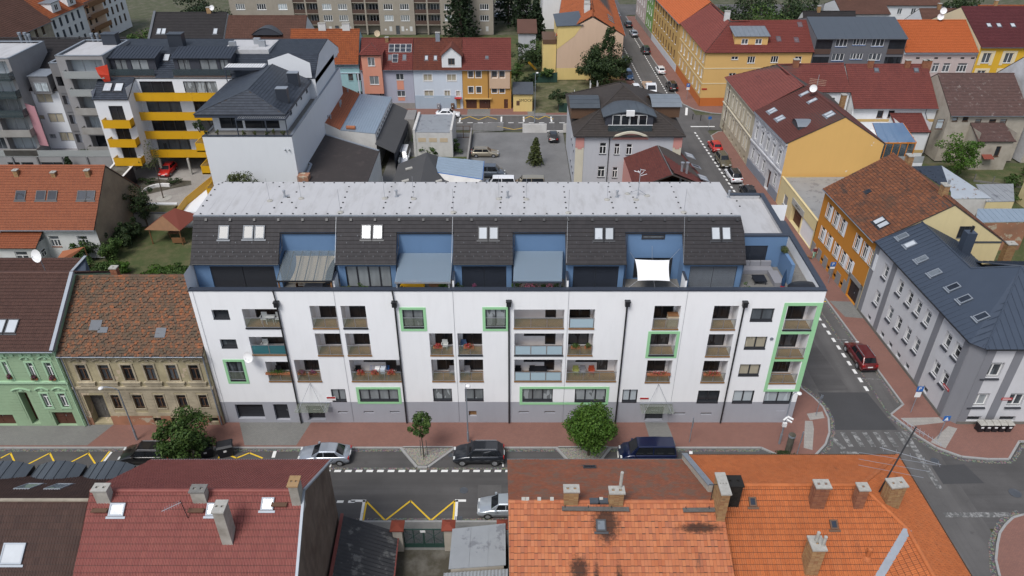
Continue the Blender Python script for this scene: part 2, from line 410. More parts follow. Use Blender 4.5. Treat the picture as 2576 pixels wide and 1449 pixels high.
def chimney(par,x,y,z0,z1,w,d,mat='brick',cap='concrete',pots=2,rz=0.0,rows=True,flash=None,capw=0.06):
 ca,sa=cos(rz),sin(rz)
 def T(a,b,z):return Vector((x+a*ca-b*sa,y+a*sa+b*ca,z))
 def bx(mb,a0,a1,b0,b1,zz0,zz1):mb.obox(T(a0,b0,zz0),Vector((ca,sa,0))*(a1-a0),Vector((-sa,ca,0))*(b1-b0),Vector((0,0,zz1-zz0)))
 mb=MB()
 if rows:
  bx(mb,-w/2+0.012,w/2-0.012,-d/2+0.012,d/2-0.012,z0,z1-0.1);z=z0;k=0
  while z<z1-0.14:
   L=0.27;nW=max(1,round(w/L));nD=max(1,round(d/L))
   for i in range(nW):
    for sgn in(-1,1):
     j=R.uniform(0.0,0.008);a0=-w/2+w*i/nW+0.006;a1=-w/2+w*(i+1)/nW-0.006
     if sgn<0:bx(mb,a0,a1,-d/2-j,-d/2+0.03,z,z+0.072)
     else:bx(mb,a0,a1,d/2-0.03,d/2+j,z,z+0.072)
   for i in range(nD):
    for sgn in(-1,1):
     j=R.uniform(0.0,0.008);b0=-d/2+d*i/nD+0.04;b1=-d/2+d*(i+1)/nD-0.04
     if sgn<0:bx(mb,-w/2-j,-w/2+0.03,b0,b1,z,z+0.072)
     else:bx(mb,w/2-0.03,w/2+j,b0,b1,z,z+0.072)
   z+=0.084;k+=1
 else:
  bx(mb,-w/2,w/2,-d/2,d/2,z0,z1-0.1)
 ch=mb.build('chimney',mat,par)
 cm=MB();cw=capw;n=max(1,pots);hole=min(0.17,(w-0.12)/(n*1.6));t0,t1=z1-0.1,z1
 e0,e1=-w/2-cw,w/2+cw;f0,f1=-d/2-cw,d/2+cw
 bx(cm,e0,e1,f0,-hole/2,t0,t1);bx(cm,e0,e1,hole/2,f1,t0,t1)
 xs=[(-w/2+w*(i+0.5)/n)for i in range(n)];prev=e0
 for xx in xs:bx(cm,prev,xx-hole/2,-hole/2,hole/2,t0,t1);prev=xx+hole/2
 bx(cm,prev,e1,-hole/2,hole/2,t0,t1)
 co=cm.build('chimney_cap',cap,ch)
 fm=MB()
 for xx in xs:bx(fm,xx-hole/2,xx+hole/2,-hole/2,hole/2,t0-0.06,t0-0.01)
 fo=fm.build('flue','soot',ch)
 if flash:
  gm=MB();bx(gm,-w/2-0.05,w/2+0.05,-d/2-0.06,d/2+0.05,z0,z0+flash);gm.build('flashing','zinc',ch)
 return ch
 # materials of the place
def asphalt(name,col,var=0.25,patch=0.2,lane=None):
 m,t,b=_new(name);co=_coord(t)
 c=_mix(t,_ramp(t,_noise(t,co,0.25,6,0.6),[(0.3,0.0),(0.7,1.0)]),scal(col,1-var),scal(col,1+var))
 c=_mix(t,_math(t,'MULTIPLY',_ramp(t,_noise(t,co,60,2),[(0.45,0.0),(0.75,1.0)]),0.35),c,scal(col,1.9))
 c=_mix(t,_math(t,'MULTIPLY',_ramp(t,_noise(t,co,1.1,8,0.7),[(0.60,0.0),(0.72,1.0)]),patch*1.6),c,scal(col,0.45))
 if lane:c=_mix(t,_math(t,'MULTIPLY',_ramp(t,_noise(t,co,1.0,4,.6,lane),[(.42,0.0),(.62,1.0)]),.45),c,scal(col,.62))
 t.links.new(c,b.inputs['Base Color']);b.inputs['Roughness'].default_value=0.88
 _bump(t,b,_noise(t,co,60,2),0.3,0.01);return m
def pavers(name,c1,c2,mortar,w=0.2,h=0.1,rot=0.0,blotch=0.3):
 m,t,b=_new(name);co=_coord(t);mp=N(t,'ShaderNodeMapping');mp.inputs['Rotation'].default_value=(0,0,rot)
 t.links.new(co,mp.inputs[0])
 br=N(t,'ShaderNodeTexBrick');br.inputs['Scale'].default_value=1.0;br.inputs['Brick Width'].default_value=w;br.inputs['Row Height'].default_value=h
 br.inputs['Mortar Size'].default_value=0.007;br.inputs['Color1'].default_value=(*c1,1);br.inputs['Color2'].default_value=(*c2,1);br.inputs['Mortar'].default_value=(*mortar,1)
 t.links.new(mp.outputs[0],br.inputs['Vector'])
 c=_mix(t,_math(t,'MULTIPLY',_ramp(t,_noise(t,co,0.35,7,0.65),[(0.4,0.0),(0.7,1.0)]),blotch),br.outputs[0],scal(c1,0.5))
 c=_mix(t,_math(t,'MULTIPLY',_noise(t,co,8,5),0.3),c,scal(c2,0.6))
 t.links.new(c,b.inputs['Base Color']);b.inputs['Roughness'].default_value=0.9
 _bump(t,b,br.outputs['Fac'],-0.3,0.01);return m
def cobble(name,col,sc=7.0):
 m,t,b=_new(name);co=_coord(t);v=N(t,'ShaderNodeTexVoronoi');v.inputs['Scale'].default_value=sc;t.links.new(co,v.inputs['Vector'])
 c=_mix(t,_ramp(t,v.outputs['Distance'],[(0.3,0.0),(0.65,1.0)]),col,scal(col,0.4));c=_mix(t,0.35,c,v.outputs['Color'],'SOFT_LIGHT')
 t.links.new(c,b.inputs['Base Color']);b.inputs['Roughness'].default_value=0.9;_bump(t,b,v.outputs['Distance'],-0.5,0.03);return m
def grass_mat(name,c0,c1,dry):
 m,t,b=_new(name);co=_coord(t);c=_mix(t,_noise(t,co,9,6,0.7),c0,c1)
 c=_mix(t,_ramp(t,_noise(t,co,0.5,7,0.65),[(0.45,0.0),(0.68,1.0)]),c,dry)
 t.links.new(c,b.inputs['Base Color']);b.inputs['Roughness'].default_value=1.0;_bump(t,b,_noise(t,co,30,4),0.8,0.05);return m
def paint_mat(name,col,worn=0.5):
 m,t,b=_new(name);co=_coord(t)
 d=_ramp(t,_noise(t,co,3.0,9,0.75),[(worn,0.0),(worn+0.14,1.0)]);c=_mix(t,d,col,scal(col,0.32))
 t.links.new(c,b.inputs['Base Color']);b.inputs['Roughness'].default_value=0.8;return m
asphalt('asphalt',(0.078,0.075,0.074),lane=(.03,.9,1));asphalt('asphalt_new',(0.05,0.05,0.052),0.12,0.05);asphalt('asphalt_old',(0.098,0.094,0.092),0.2,0.35,(.8,.03,1))
asphalt('yard_gravel',(0.15,0.15,0.15),0.2,0.3)
pavers('paver_red',(0.27,0.128,0.098),(0.225,0.112,0.09),(0.12,0.08,0.068));pavers('paver_grey',(0.23,0.225,0.21),(0.19,0.19,0.18),(0.09,0.09,0.085))
pavers('paver_light',(0.36,0.34,0.31),(0.32,0.30,0.28),(0.2,0.19,0.18),0.4,0.4)
cobble('cobble',(0.20,0.19,0.175));cobble('pebble',(0.36,0.34,0.30),16.0);flat('kerbstone',(0.30,0.30,0.295),0.85,var=0.15)
grass_mat('grass',(0.042,0.060,0.017),(0.075,0.095,0.03),(0.12,0.105,0.05));grass_mat('grass_dry',(0.06,0.07,0.025),(0.10,0.10,0.045),(0.17,0.15,0.09))
grass_mat('soil',(0.05,0.045,0.03),(0.09,0.08,0.06),(0.16,0.15,0.13));grass_mat('ground_mix',(0.05,0.06,0.025),(0.08,0.085,0.045),(0.12,0.11,0.08))
paint_mat('paint_white',(0.72,0.72,0.70),0.60);paint_mat('paint_worn',(0.30,0.30,0.295),0.40);paint_mat('paint_yellow',(0.72,0.47,0.03),0.62)
flat('white_frame',(0.78,0.78,0.77),0.5);flat('dark_frame',(0.028,0.03,0.036),0.45);flat('brown_frame',(0.11,0.06,0.035),0.6);flat('steel',(0.36,0.38,0.41),0.45,0.5)
flat('zinc',(0.27,0.30,0.34),0.55,0.35,var=0.15);flat('black_metal',(0.018,0.019,0.022),0.45);flat('soot',(0.012,0.011,0.010),0.95);flat('concrete',(0.36,0.35,0.32),0.95,var=0.35,scale=5)
flat('concrete_dark',(0.17,0.165,0.155),0.95,var=0.35,scale=4);flat('deck',(0.055,0.045,0.04),0.9);flat('wood_grey',(0.10,0.095,0.088),0.95,var=0.4,scale=6);flat('wood',(0.20,0.095,0.04),0.7,var=0.25)
flat('door_brown',(0.085,0.03,0.018),0.6);flat('door_dark',(0.02,0.022,0.028),0.5);flat('rubber',(0.014,0.014,0.015),0.8);flat('plastic_black',(0.014,0.015,0.019),0.45)
flat('lead',(0.10,0.11,0.125),0.5,0.4,var=0.2)
glass_mat('glass_dark',(0.022,0.025,0.030));glass_mat('glass_mid',(0.075,0.085,0.095));glass_mat('glass_curtain',(0.24,0.26,0.27),0.12);glass_mat('glass_pale',(0.42,0.47,0.50),0.15,var=0.15);glass_mat('glass_beige',(0.42,0.38,0.29),0.15,var=0.15)
glass_mat('sky_pane',(0.13,0.15,0.17),0.06,0.6,0.15);glass_mat('sky_reflection_pane',(0.46,0.49,0.52),0.1,0.6,0.12);glass_mat('sky_pane_dark',(0.025,0.032,0.045),0.12,0.35)  # the palest roof-window pane has reflected bright sky painted into its base colour
flat('white_paint',(0.74,0.76,0.79),0.7,var=0.05);flat('red_paint',(0.42,0.02,0.02),0.5);flat('blue_paint',(0.02,0.13,0.42),0.45);flat('sign_white',(0.75,0.75,0.75),0.5)
flat('orange_flower',(0.55,0.06,0.03),0.7);flat('terracotta',(0.36,0.13,0.06),0.85)
# ground, streets, pavements
RZ=-0.12
def sheet(name,pts,z,mat):return struct(name,MB().poly([(p[0],p[1],z)for p in pts]),mat)
def slab(name,pts,mat,z1=0.0,z0=RZ-0.02):
 mb=MB();mb.prism([(p[0],p[1],z0)for p in pts],(0,0,z1-z0));return struct(name,mb,mat)
def kerb(pts,w=0.18,z1=0.012,name='kerb',step=1.0):
 mb=MB()
 for a,b in zip(pts[:-1],pts[1:]):
  a,b=Vector((a[0],a[1],0)),Vector((b[0],b[1],0));L=(b-a).length;d=(b-a)/L;n=max(1,round(L/step));s=Vector((d.y,-d.x,0))
  for i in range(n):
   p=a+d*(L*i/n+0.006);mb.obox(p+Vector((0,0,RZ-0.02))-s*w*0.15,d*(L/n-0.012),s*w,Vector((0,0,z1-RZ+0.02)))
 return struct(name,mb,'kerbstone')
def strip(pts,w,z,mat,name):
 mb=MB()
 P=[Vector((p[0],p[1],z))for p in pts]
 for a,b in zip(P[:-1],P[1:]):
  d=(b-a).normalized();s=Vector((d.y,-d.x,0));mb.poly([a,a+s*w,b+s*w,b])
 return struct(name,mb,mat)
sheet('ground',[(-900,-200),(900,-200),(900,1400),(-900,1400)],-0.19,'ground_mix')
sheet('road',[(-140,-12.2),(200,-12.2),(200,-2.8),(-140,-2.8)],RZ,'asphalt')
sheet('side_road',[(28.0,-60),(38.4,-60),(38.4,6),(36.2,60),(34.8,92),(33,150),(32,240),(25,240),(26,110),(28.0,60)],RZ+0.004,'asphalt_old')
sheet('back_road',[(-120,76.6),(170,76.6),(170,84.6),(-120,84.6)],RZ+0.008,'asphalt_old')
sheet('far_road',[(-80,168),(150,168),(150,182),(-80,182)],RZ+0.012,'asphalt_old')
corner=[(22.6,-3.2),(24.3,-4.45),(26.9,-4.35),(28.5,-2.8),(29.4,-1.3),(30.0,0.6),(30.05,2.2),(29.6,3.6),(28.9,4.9),(28.7,30),(28.0,60),(27.6,74),(26.2,76.4)]
slab('pavement',[(-140,-3.2)]+corner+[(24.0,76.4),(24.0,14),(26.2,0.3),(-140,0.3)],'paver_red')
kerb([(-100,-3.2)]+corner)
rk=[(46.4,-2.4),(44.2,-4.6),(42.4,-4.6),(40.2,-4.3),(38.5,-3.2),(37.4,-1.6),(37.0,-0.4),(36.3,1.1),(38.1,2.5),(37.6,12.8),(37.2,21),(35.9,52),(35.4,68),(35.6,73.6),(37.3,75.6),(41,76.4)]
slab('pavement_east',[(120,-2.4)]+rk+[(160,76.4),(160,70),(60,70),(60,0.5),(120,0.5)],'paver_red');kerb(list(reversed([(120,-2.4)]+rk)))
slab('pavement_south',[(-140,-60),(28.6,-60),(29.6,-13.0),(29.0,-12.0),(27.8,-11.6),(-140,-11.6)],'paver_grey');kerb([(28.9,-40),(29.6,-13.0),(29.0,-12.0),(27.8,-11.6),(-100,-11.6)])
se=[(36.0,-40),(36.8,-16.6),(37.3,-15.2),(38.2,-13.8),(39.0,-12.7),(39.9,-11.9),(40.9,-11.2),(41.9,-10.9),(60,-10.7),(120,-10.7)]
slab('pavement_south_east',se+[(120,-40)],'paver_red');kerb(list(reversed(se)))
nk=[(-110,84.2),(24.5,84.2),(26.3,86.5),(26.6,96),(25.6,130),(24.6,168)]
slab('pavement_north',nk+[(16,168),(16,92),(-110,92)],'paver_red');kerb(list(reversed(nk)))
ek=[(32.4,166),(32.6,140),(33.6,106),(33.9,91),(35.5,87.6),(38.5,85.6),(42,84.8),(140,84.8)]
slab('pavement_north_east',ek+[(140,92),(50,92),(50,166)],'paver_red');kerb(ek)
strip([(22.4,-3.38),(-100,-3.38)],-0.3,RZ+0.016,'cobble','gutter_strip')
strip([(-100,-5.62),(28,-5.62)],0.22,RZ+0.016,'cobble','gutter_strip')
strip([(-100,-11.42),(26,-11.42)],-0.28,RZ+0.016,'cobble','gutter_strip')
strip([(27.0,-4.56),(28.75,-2.95),(29.65,-1.35),(30.25,0.6),(30.3,2.2),(29.85,3.8),(29.1,5.2)],0.35,RZ+0.02,'cobble','gutter_strip')
strip([(37.9,40),(36.95,21),(37.35,12.8),(37.85,2.6)],0.25,RZ+0.02,'cobble','gutter_strip')
strip([(36.05,1.0),(36.75,-0.5),(37.15,-1.7),(38.3,-3.4),(40.1,-4.55),(42.4,-4.85),(44.3,-4.85),(46.6,-2.65)],0.3,RZ+0.02,'cobble','gutter_strip')
strip([(36.0,1.2),(35.55,20)],0.2,RZ+0.02,'cobble','gutter_strip')
strip([(41.8,-10.65),(39.8,-11.65),(38.0,-13.6),(36.6,-16.4),(35.8,-40)],0.4,RZ+0.02,'cobble','gutter_strip')
sheet('driveway',[(-24.3,-3.0),(-19.6,-3.0),(-18.9,0.2),(-25.8,0.2)],0.004,'paver_grey')
sheet('pavement_grey',[(-100,-3.0),(-38.6,-3.0),(-37.2,0.2),(-100,0.2)],0.004,'paver_grey')
sheet('entrance_path',[(12.7,-3.0),(14.9,-3.0),(14.6,0.2),(12.5,0.2)],0.004,'paver_grey')
sheet('tactile_paving',[(26.4,-3.3),(27.1,-3.6),(28.2,-0.8),(28.4,0.2),(27.7,0.2)],0.004,'paver_light')
sheet('tactile_paving',[(28.2,0.3),(29.7,0.6),(29.8,1.5),(28.2,1.2)],0.004,'paver_light')
sheet('tactile_paving',[(38.2,-2.6),(39.2,-3.4),(41.6,-0.8),(40.9,-0.5)],0.004,'paver_light')
sheet('tactile_paving',[(37.4,-0.5),(40.8,0.0),(40.6,0.7),(36.9,0.6)],0.004,'paver_light')
sheet('tactile_paving',[(38.0,17.3),(40.2,17.0),(40.1,20.4),(37.4,20.6)],0.004,'paver_grey')
sheet('tactile_paving',[(41.5,-12.2),(43.5,-12.6),(42.8,-14.0),(41.0,-13.4)],0.004,'paver_light')
for(a,b)in((-8.6,-4.2),(3.0,6.5)):sheet('driveway',[(a,84.5),(b,84.5),(b,87.7),(a,87.7)],0.004,'paver_grey')
def planter(a,b,c,d,depth=-5.45):
 sheet('planting_bed',[(a,-3.25),(c,depth),(d,depth),(b,-3.25)],0.012,'pebble')
 slab('planter_base',[(a+.05,-3.1),(c,depth),(d,depth),(b-.05,-3.1)],'kerbstone',0.006)
 kerb([(a-.1,-3.2),(c-.05,depth-.12),(d+.05,depth-.12),(b+.1,-3.2)],0.22,0.03)
planter(-9.95,-5.3,-8.25,-7.5);planter(4.15,8.8,5.6,7.2);planter(-31.2,-27.0,-30.0,-28.2)
ZM=RZ+0.024
sheet('road_patch',[(30.2,-0.9),(36.0,-0.9),(35.3,4.4),(30.4,4.4)],RZ+0.012,'asphalt_new')
sheet('road_patch',[(30.6,4.6),(33.6,4.8),(32.8,13.0),(30.5,11.0)],RZ+0.016,'asphalt')
sheet('road_patch',[(30.0,-13),(31.6,-4.0),(33.6,-9.6),(33.2,-24),(30.4,-24)],RZ+0.012,'asphalt_new')
sheet('road_patch',[(37.0,-5.4),(40.0,-5.2),(40.6,-7.4),(37.0,-7.5)],RZ+0.012,'asphalt_new')
sheet('road_patch',[(-2.9,-7.6),(-0.9,-7.6),(-0.9,-8.95),(-2.9,-8.95)],RZ+0.012,'asphalt_old')
sheet('road_patch',[(36.0,1.2),(38.0,2.7),(37.4,19),(35.4,19)],RZ+0.012,'asphalt_old')
def bars(pts_list,mat,name):
 mb=MB()
 for p in pts_list:mb.poly([(q[0],q[1],ZM)for q in p])
 return struct(name,mb,mat)
def line_px(zx,zy,ox,oy):g=G(ox+zx/4,oy+zy/4,ZM);return(g.x,g.y)
dash=[]
x=-16.5
while x<27:dash.append([(x,-6.14),(x+0.58,-6.14),(x+0.62,-5.88),(x+0.04,-5.88)]);x+=0.935
x=-17.5
while x<-13.2:dash.append([(x,-9.55),(x+0.55,-9.55),(x+0.58,-9.3),(x+0.03,-9.3)]);x+=0.95
x=-2.6
while x<27:dash.append([(x,-9.5),(x+0.58,-9.5),(x+0.6,-9.25),(x+0.02,-9.25)]);x+=0.95
bars(dash,'paint_white','lane_marking')
def thick(a,b,w):
 a,b=Vector((a[0],a[1],0)),Vector((b[0],b[1],0));d=(b-a).normalized();s=Vector((-d.y,d.x,0))*w/2;e=d*w*0.3
 return[a-s-e,b-s+e,b+s+e,a+s-e]
def zig(pts,w=0.14):return[thick(a,b,w)for a,b in zip(pts[:-1],pts[1:])]
o4=(644,1086.75)
zz=[line_px(*p,*o4)for p in[(1080,885),(1112,700),(1300,890),(1555,692),(1760,890),(2000,692),(1985,878)]]
bars(zig(zz),'paint_yellow','zigzag_marking')
bars([thick(line_px(1055,890,*o4),line_px(1088,690,*o4),0.22),thick(line_px(965,692,*o4),line_px(1100,692,*o4),0.24),thick(line_px(2010,880,*o4),line_px(2022,690,*o4),0.22),thick(line_px(2010,690,*o4),line_px(2105,690,*o4),0.24)],'paint_white','bay_marking')
z1=[line_px(*p,0,1086.75)for p in[(-300,370),(0,265),(105,212),(160,330),(240,345),(500,212),(560,330),(660,330),(890,212),(965,330),(1015,305),(1100,197)]]
bars(zig(z1[:4])+zig(z1[4:7])+zig(z1[7:10])+zig(z1[10:]),'paint_yellow','zigzag_marking')
z2=[line_px(*p,0,1086.75)for p in[(2200,262),(2230,205),(2380,262),(2510,210),(2640,262)]]
bars(zig(z2),'paint_yellow','zigzag_marking')
bars([thick(line_px(1035,310,0,1086.75),line_px(1118,205,0,1086.75),0.2),thick(line_px(175,250,*o4),line_px(190,200,*o4),0.3),thick(line_px(2485,345,*o4),line_px(2485,190,*o4),0.12),thick(line_px(745,350,*o4),line_px(775,275,*o4),0.12),thick(line_px(1070,255,1288,1086.75),line_px(1066,195,1288,1086.75),0.14),thick(line_px(1800,235,1288,1086.75),line_px(1800,200,1288,1086.75),0.3)],'paint_white','bay_marking')
bars([[(30.6+i*1.02,-3.1),(31.05+i*1.02,-3.1),(30.95+i*1.02,-1.2),(30.5+i*1.02,-1.2)]for i in range(6)],'paint_worn','zebra_crossing')
bars([thick((36.5,-1.2),(36.45,-7.9),0.5),thick((35.6,-10.8),(40.7,-10.8),0.5),thick((29.7,-3.9),(31.1,-3.9),0.4),thick((29.6,-2.1),(30.0,-3.2),0.5),thick((29.0,-5.7),(31.4,-5.7),0.25)],'paint_worn','junction_marking')
d2=[];y=4.6;
while y<75:xx=35.45-0.034*(y-4.5);d2.append([(xx-.16,y),(xx+.16,y),(xx+.14,y+.72),(xx-.18,y+.72)]);y+=1.35
y=92
while y<150:xx=32.0-0.012*(y-92);d2.append([(xx-.1,y),(xx+.1,y),(xx+.1,y+.8),(xx-.1,y+.8)]);y+=1.4
y=92
while y<150:xx=28.0-0.012*(y-92);d2.append([(xx-.1,y),(xx+.1,y),(xx+.1,y+.8),(xx-.1,y+.8)]);y+=1.4
bars(d2,'paint_white','lane_marking')
bars([thick((35.6,6.5),(37.6,6.4),0.1),thick((35.5,13.2),(37.4,13.1),0.1),thick((34.6,20.3),(37.0,20.3),0.2)],'paint_worn','bay_marking')
zz3=[(37.0,20.6),(35.0,20.7),(36.9,22.6),(34.9,24.6),(36.8,26.6)];bars(zig(zz3),'paint_yellow','zigzag_marking')
bars([thick((33.0,78.4),(37.2,78.4),0.4),thick((33.3,84.6),(34.2,88.6),0.45)],'paint_white','junction_marking')
zz4=[line_px(*p,644,0)for p in[(2050,1205),(2150,1172),(2240,1205),(2330,1172),(2425,1200)]]
zz5=[line_px(*p,1288,0)for p in[(105,1200),(185,1168),(265,1200),(335,1168),(415,1198)]]
bars(zig(zz4,0.16)+zig(zz5,0.16)+zig([line_px(*p,1288,0)for p in[(-150,1270),(20,1303),(118,1285)]],0.16),'paint_yellow','zigzag_marking')
dd=[];x=-14
while x<25:dd.append([(x,80.25),(x+1.0,80.25),(x+1.0,80.5),(x,80.5)]);x+=1.9
bars(dd+[thick((2.2,81.0),(2.2,83.6),.3),thick((7.4,81.0),(7.4,83.6),.3),thick((-2.0,81.0),(-2.0,83.6),.3),thick((-9.8,80.9),(-9.8,83.6),.3)],'paint_white','lane_marking')
def manhole(x,y,r=0.32,kind='round'):
 mb=MB();mb.lathe((x,y,RZ+0.016),[(r,0),(r,0.012),(r*0.8,0.012),(r*0.78,0.004),(r*0.3,0.006)],16)
 tag(mb.build('manhole_cover','lead'),None,'manhole','manhole covers in the road')
 return bpy.context.scene.objects[-1]if False else mb
def drain(x,y):
 mb=MB();mb.box(x-.3,x+.3,y-.22,y+.22,RZ+0.016,RZ+0.022)
 for i in range(6):mb.box(x-.28+i*.1,x-.22+i*.1,y-.2,y+.2,RZ+0.022,RZ+0.034)
 return mb
for(x,y,lab)in((-4.1,-8.2,'round manhole cover in the main street near the zigzag marking'),(37.6,-4.8,'manhole cover in the junction beside the worn white line'),(33.6,-4.2,'manhole cover by the end of the zebra crossing'),(42.6,-8.5,'large manhole cover near the right edge of the junction')):
 mb=MB();r=0.36 if x<40 else 0.5;mb.lathe((x,y,RZ+0.016),[(r,0),(r,0.012),(r*0.8,0.012),(r*0.78,0.004),(r*0.3,0.006)],16)
 tag(mb.build('manhole_cover','lead'),lab,'manhole')
tag(drain(-4.35,-11.15).build('drain_grate','lead'),'iron drain grate at the kerb beside the silver hatchback','drain')
tag(drain(-5.4,-4.1).build('drain_grate','lead'),'iron drain grate in front of the dark estate car','drain')
# the white apartment building
plaster('main_white',(0.86,0.87,0.885),0.03,streak=0.09);plaster('main_grey',(0.36,0.37,0.41),0.05,streak=0.08);plaster('main_blue',(0.115,0.205,0.35),0.08,streak=0.08)
flat('main_green',(0.32,0.62,0.34),0.8,var=0.03);flat('loggia_floor',(0.26,0.14,0.055),0.7,var=0.3,scale=3);flat('main_cap',(0.048,0.058,0.08),0.45,0.2,var=0.1)
tile_mat('main_tile',[(0.025,0.023,0.026),(0.029,0.027,0.030),(0.034,0.031,0.034)],0.65,big=0.1,fine=0.1)
clear_mat('rail_glass',(0.22,0.25,0.20),0.26);clear_mat('rail_glass_blue',(0.42,0.55,0.62),0.92,0.2);clear_mat('rail_glass_teal',(0.05,0.17,0.19),0.9,0.2);clear_mat('pergola_glass',(0.24,0.31,0.38),0.55,0.12);clear_mat('pergola_clear',(0.22,0.26,0.28),0.28,0.05)
def membrane(name):
 m,t,b=_new(name);co=_coord(t)
 c=_mix(t,_noise(t,co,0.5,6,0.6),(0.42,0.42,0.43),(0.47,0.47,0.48))
 s=_ramp(t,_noise(t,co,1.6,7,0.65,(1.0,0.22,1.0)),[(0.48,0.0),(0.7,1.0)]);c=_mix(t,_math(t,'MULTIPLY',s,0.4),c,(0.27,0.26,0.25))
 t.links.new(c,b.inputs['Base Color']);b.inputs['Roughness'].default_value=0.8;return m
membrane('membrane')
XL,XR=-27.0,26.25
MW=Wall((XL,0),(XR,0));ZC=14.9
apt=thing('apartment_building','long white apartment building with grey base, loggias and dark tiled mansard roof','building',(0,0,0))
def zc(c,r=2):return(644*c,724.5)if r==2 else None
def ZR(c,x0,y0,x1,y1):a=644*c;return MW.rect(a+x0/4,724.5+y0/4,a+x1/4,724.5+y1/4)
LOG=[((607.5,777.5,709.5,826),2,'rail_glass'),((625,847.5,724.5,893),2,'rail_glass_teal'),((666.5,910,739,959.5),2,'rail_glass'),((738.5,905.3,810,959.5),2,'rail_glass'),((777.8,769.5,852.3,826.5),2,'rail_glass'),((856,769.5,925.8,826.5),2,'rail_glass'),((791,839,864,894.5),2,'rail_glass'),((867.3,839,935.3,894.5),2,'rail_glass'),((877.8,905.3,1012,959.5),3,'rail_glass'),((1079,838.5,1141,894.5),2,'rail_glass'),((1150.3,838.5,1214,894.5),2,'rail_glass'),((1084,904.5,1144.8,959.5),2,'rail_glass'),((1154,904.5,1216.5,959.5),2,'rail_glass'),((1293,778.8,1418,826.3),3,'rail_glass'),((1433,778.3,1494,827),1,'rail_glass_blue'),((1294,838.8,1416,894.5),3,'rail_glass_blue'),((1430,838.8,1489.5,894.5),2,'rail_glass'),((1294,904.5,1412.5,959.5),3,'rail_glass_blue'),((1426.8,905.3,1549,959.5),3,'rail_glass'),((1647.3,769.5,1705,828.3),2,'rail_glass'),((1638,839.5,1694.3,894.5),2,'rail_glass'),((1629.3,906.5,1684.3,962),2,'rail_glass'),((1797.3,769.5,1848,829.5),2,'rail_glass'),((1783.8,840.8,1834.8,897),2,'rail_glass'),((1771.8,907.8,1821.3,962),2,'rail_glass'),((1983.3,769,2039.5,830.8),2,'rail_glass'),((1964.5,840.3,2020,900.8),2,'rail_glass'),((1947,908.8,2000.8,964.5),2,'rail_glass')]
WIN=[((531.3,779.5,579.5,804),1,0.35,'glass_dark'),((552,853.8,598.8,876.5),1,0.35,'glass_mid'),((567.5,909.5,620.5,959.5),2,0.25,'glass_mid'),((831.5,979,872.8,1010.8),2,0.2,'glass_curtain'),((902,978.8,1004,1010.3),4,0.2,'glass_curtain'),((1011,779,1067.5,827),2,0.25,'glass_curtain'),((1220.5,778.3,1272.8,827),2,0.25,'glass_curtain'),((1088.3,977.8,1138,1009.5),2,0.2,'glass_curtain'),((1169,977.8,1217,1009.5),2,0.2,'glass_curtain'),((1314.3,978.3,1390,1010.3),3,0.2,'glass_curtain'),((1446.8,979,1522.5,1012),3,0.2,'glass_curtain'),((1567.3,980,1601,1012.8),2,0.2,'glass_pale'),((1757.3,982.5,1805,1014.5),2,0.2,'glass_dark'),((1892.5,775.8,1942,809.5),2,0.2,'glass_mid'),((1877.5,847,1924.3,879.5),2,0.2,'glass_beige'),((1862.5,916.5,1908,947),2,0.2,'glass_beige'),((1847.3,982.5,1891,1015),2,0.2,'glass_pale'),((1926,983.3,1987,1015.5),2,0.2,'glass_pale')]
GAR=MW.rect(590,1017.5,668.5,1053.3);SDR=MW.rect(686,1017,730.8,1056.5);ENT1=MW.rect(769,1020.8,820.3,1056.5);ENT2=MW.rect(1625.5,1023,1666.8,1058.3)
SLOT=[MW.rect(644+a/4,724.5+y0/4,644+b/4,724.5+y1/4)for a,y0,b,y1 in((822,1240,925,1258),(1083,1240,1187,1258),(1345,1240,1447,1257),(1605,1240,1700,1257),(2140,1237,2220,1290),(2644,1240,2748,1258),(2904,1240,3008,1260),(3170,1240,3274,1260),(4213,1253,4319,1272),(4476,1255,4583,1275))]
def fixz(r):return(r[0],r[1],max(0.02,r[2]),r[3])
GAR,SDR,ENT1,ENT2=fixz(GAR),fixz(SDR),fixz(ENT1),fixz(ENT2)
ZG=MW.px(1288,1009.5)[1]-0.08
lrec=[MW.rect(*a[0])for a in LOG];wrec=[MW.rect(*a[0])for a in WIN]
ops=[(*r,1.5)for r in lrec]+[(*r,WIN[i][2])for i,r in enumerate(wrec)]+[(*GAR,0.35),(*SDR,0.35),(*ENT1,0.5),(*ENT2,0.4)]+[(*r,0.25)for r in SLOT]
mb=MB();hi=[o for o in ops if o[3]>ZG+0.01];lo=[o for o in ops if o[2]<ZG-0.01]
wall_mesh(mb,MW,0,MW.L,ZG,ZC-0.12,hi)
def side(mb,A,B,z0,z1):
 mb.poly([(A[0],A[1],z0),(B[0],B[1],z0),(B[0],B[1],z1),(A[0],A[1],z1)])
DB=12.6
BLx,BRx=XL-0.03*DB,26.6
side(mb,(XR,0),(BRx,DB),0,ZC-0.12);side(mb,(BRx,DB),(BLx,DB),0,16.5);side(mb,(BLx,DB),(XL,0),0,16.4)
mb.build('wall','main_white',apt)
mb=MB();wall_mesh(mb,MW,0,MW.L,0,ZG,lo);mb.build('wall_base','main_grey',apt)
for r in SLOT:
 WX(MW,'basement_window','loggia_floor',apt,r[0],r[1],-0.27,-0.22,r[2],r[3])
def garage_door(par,W,r,mat,depth,n=4):
 m_=MB();h=(r[3]-r[2])/n
 for i in range(n):W.box(m_,r[0],r[1],-depth-0.05,-depth,r[2]+h*i+0.012,r[2]+h*(i+1)-0.012)
 W.box(m_,r[0],r[1],-depth-0.08,-depth-0.03,r[2],r[3]);return m_.build('garage_door',mat,par)
garage_door(apt,MW,GAR,'door_dark',0.3);door(apt,MW,SDR,'door_dark',0.28,1)
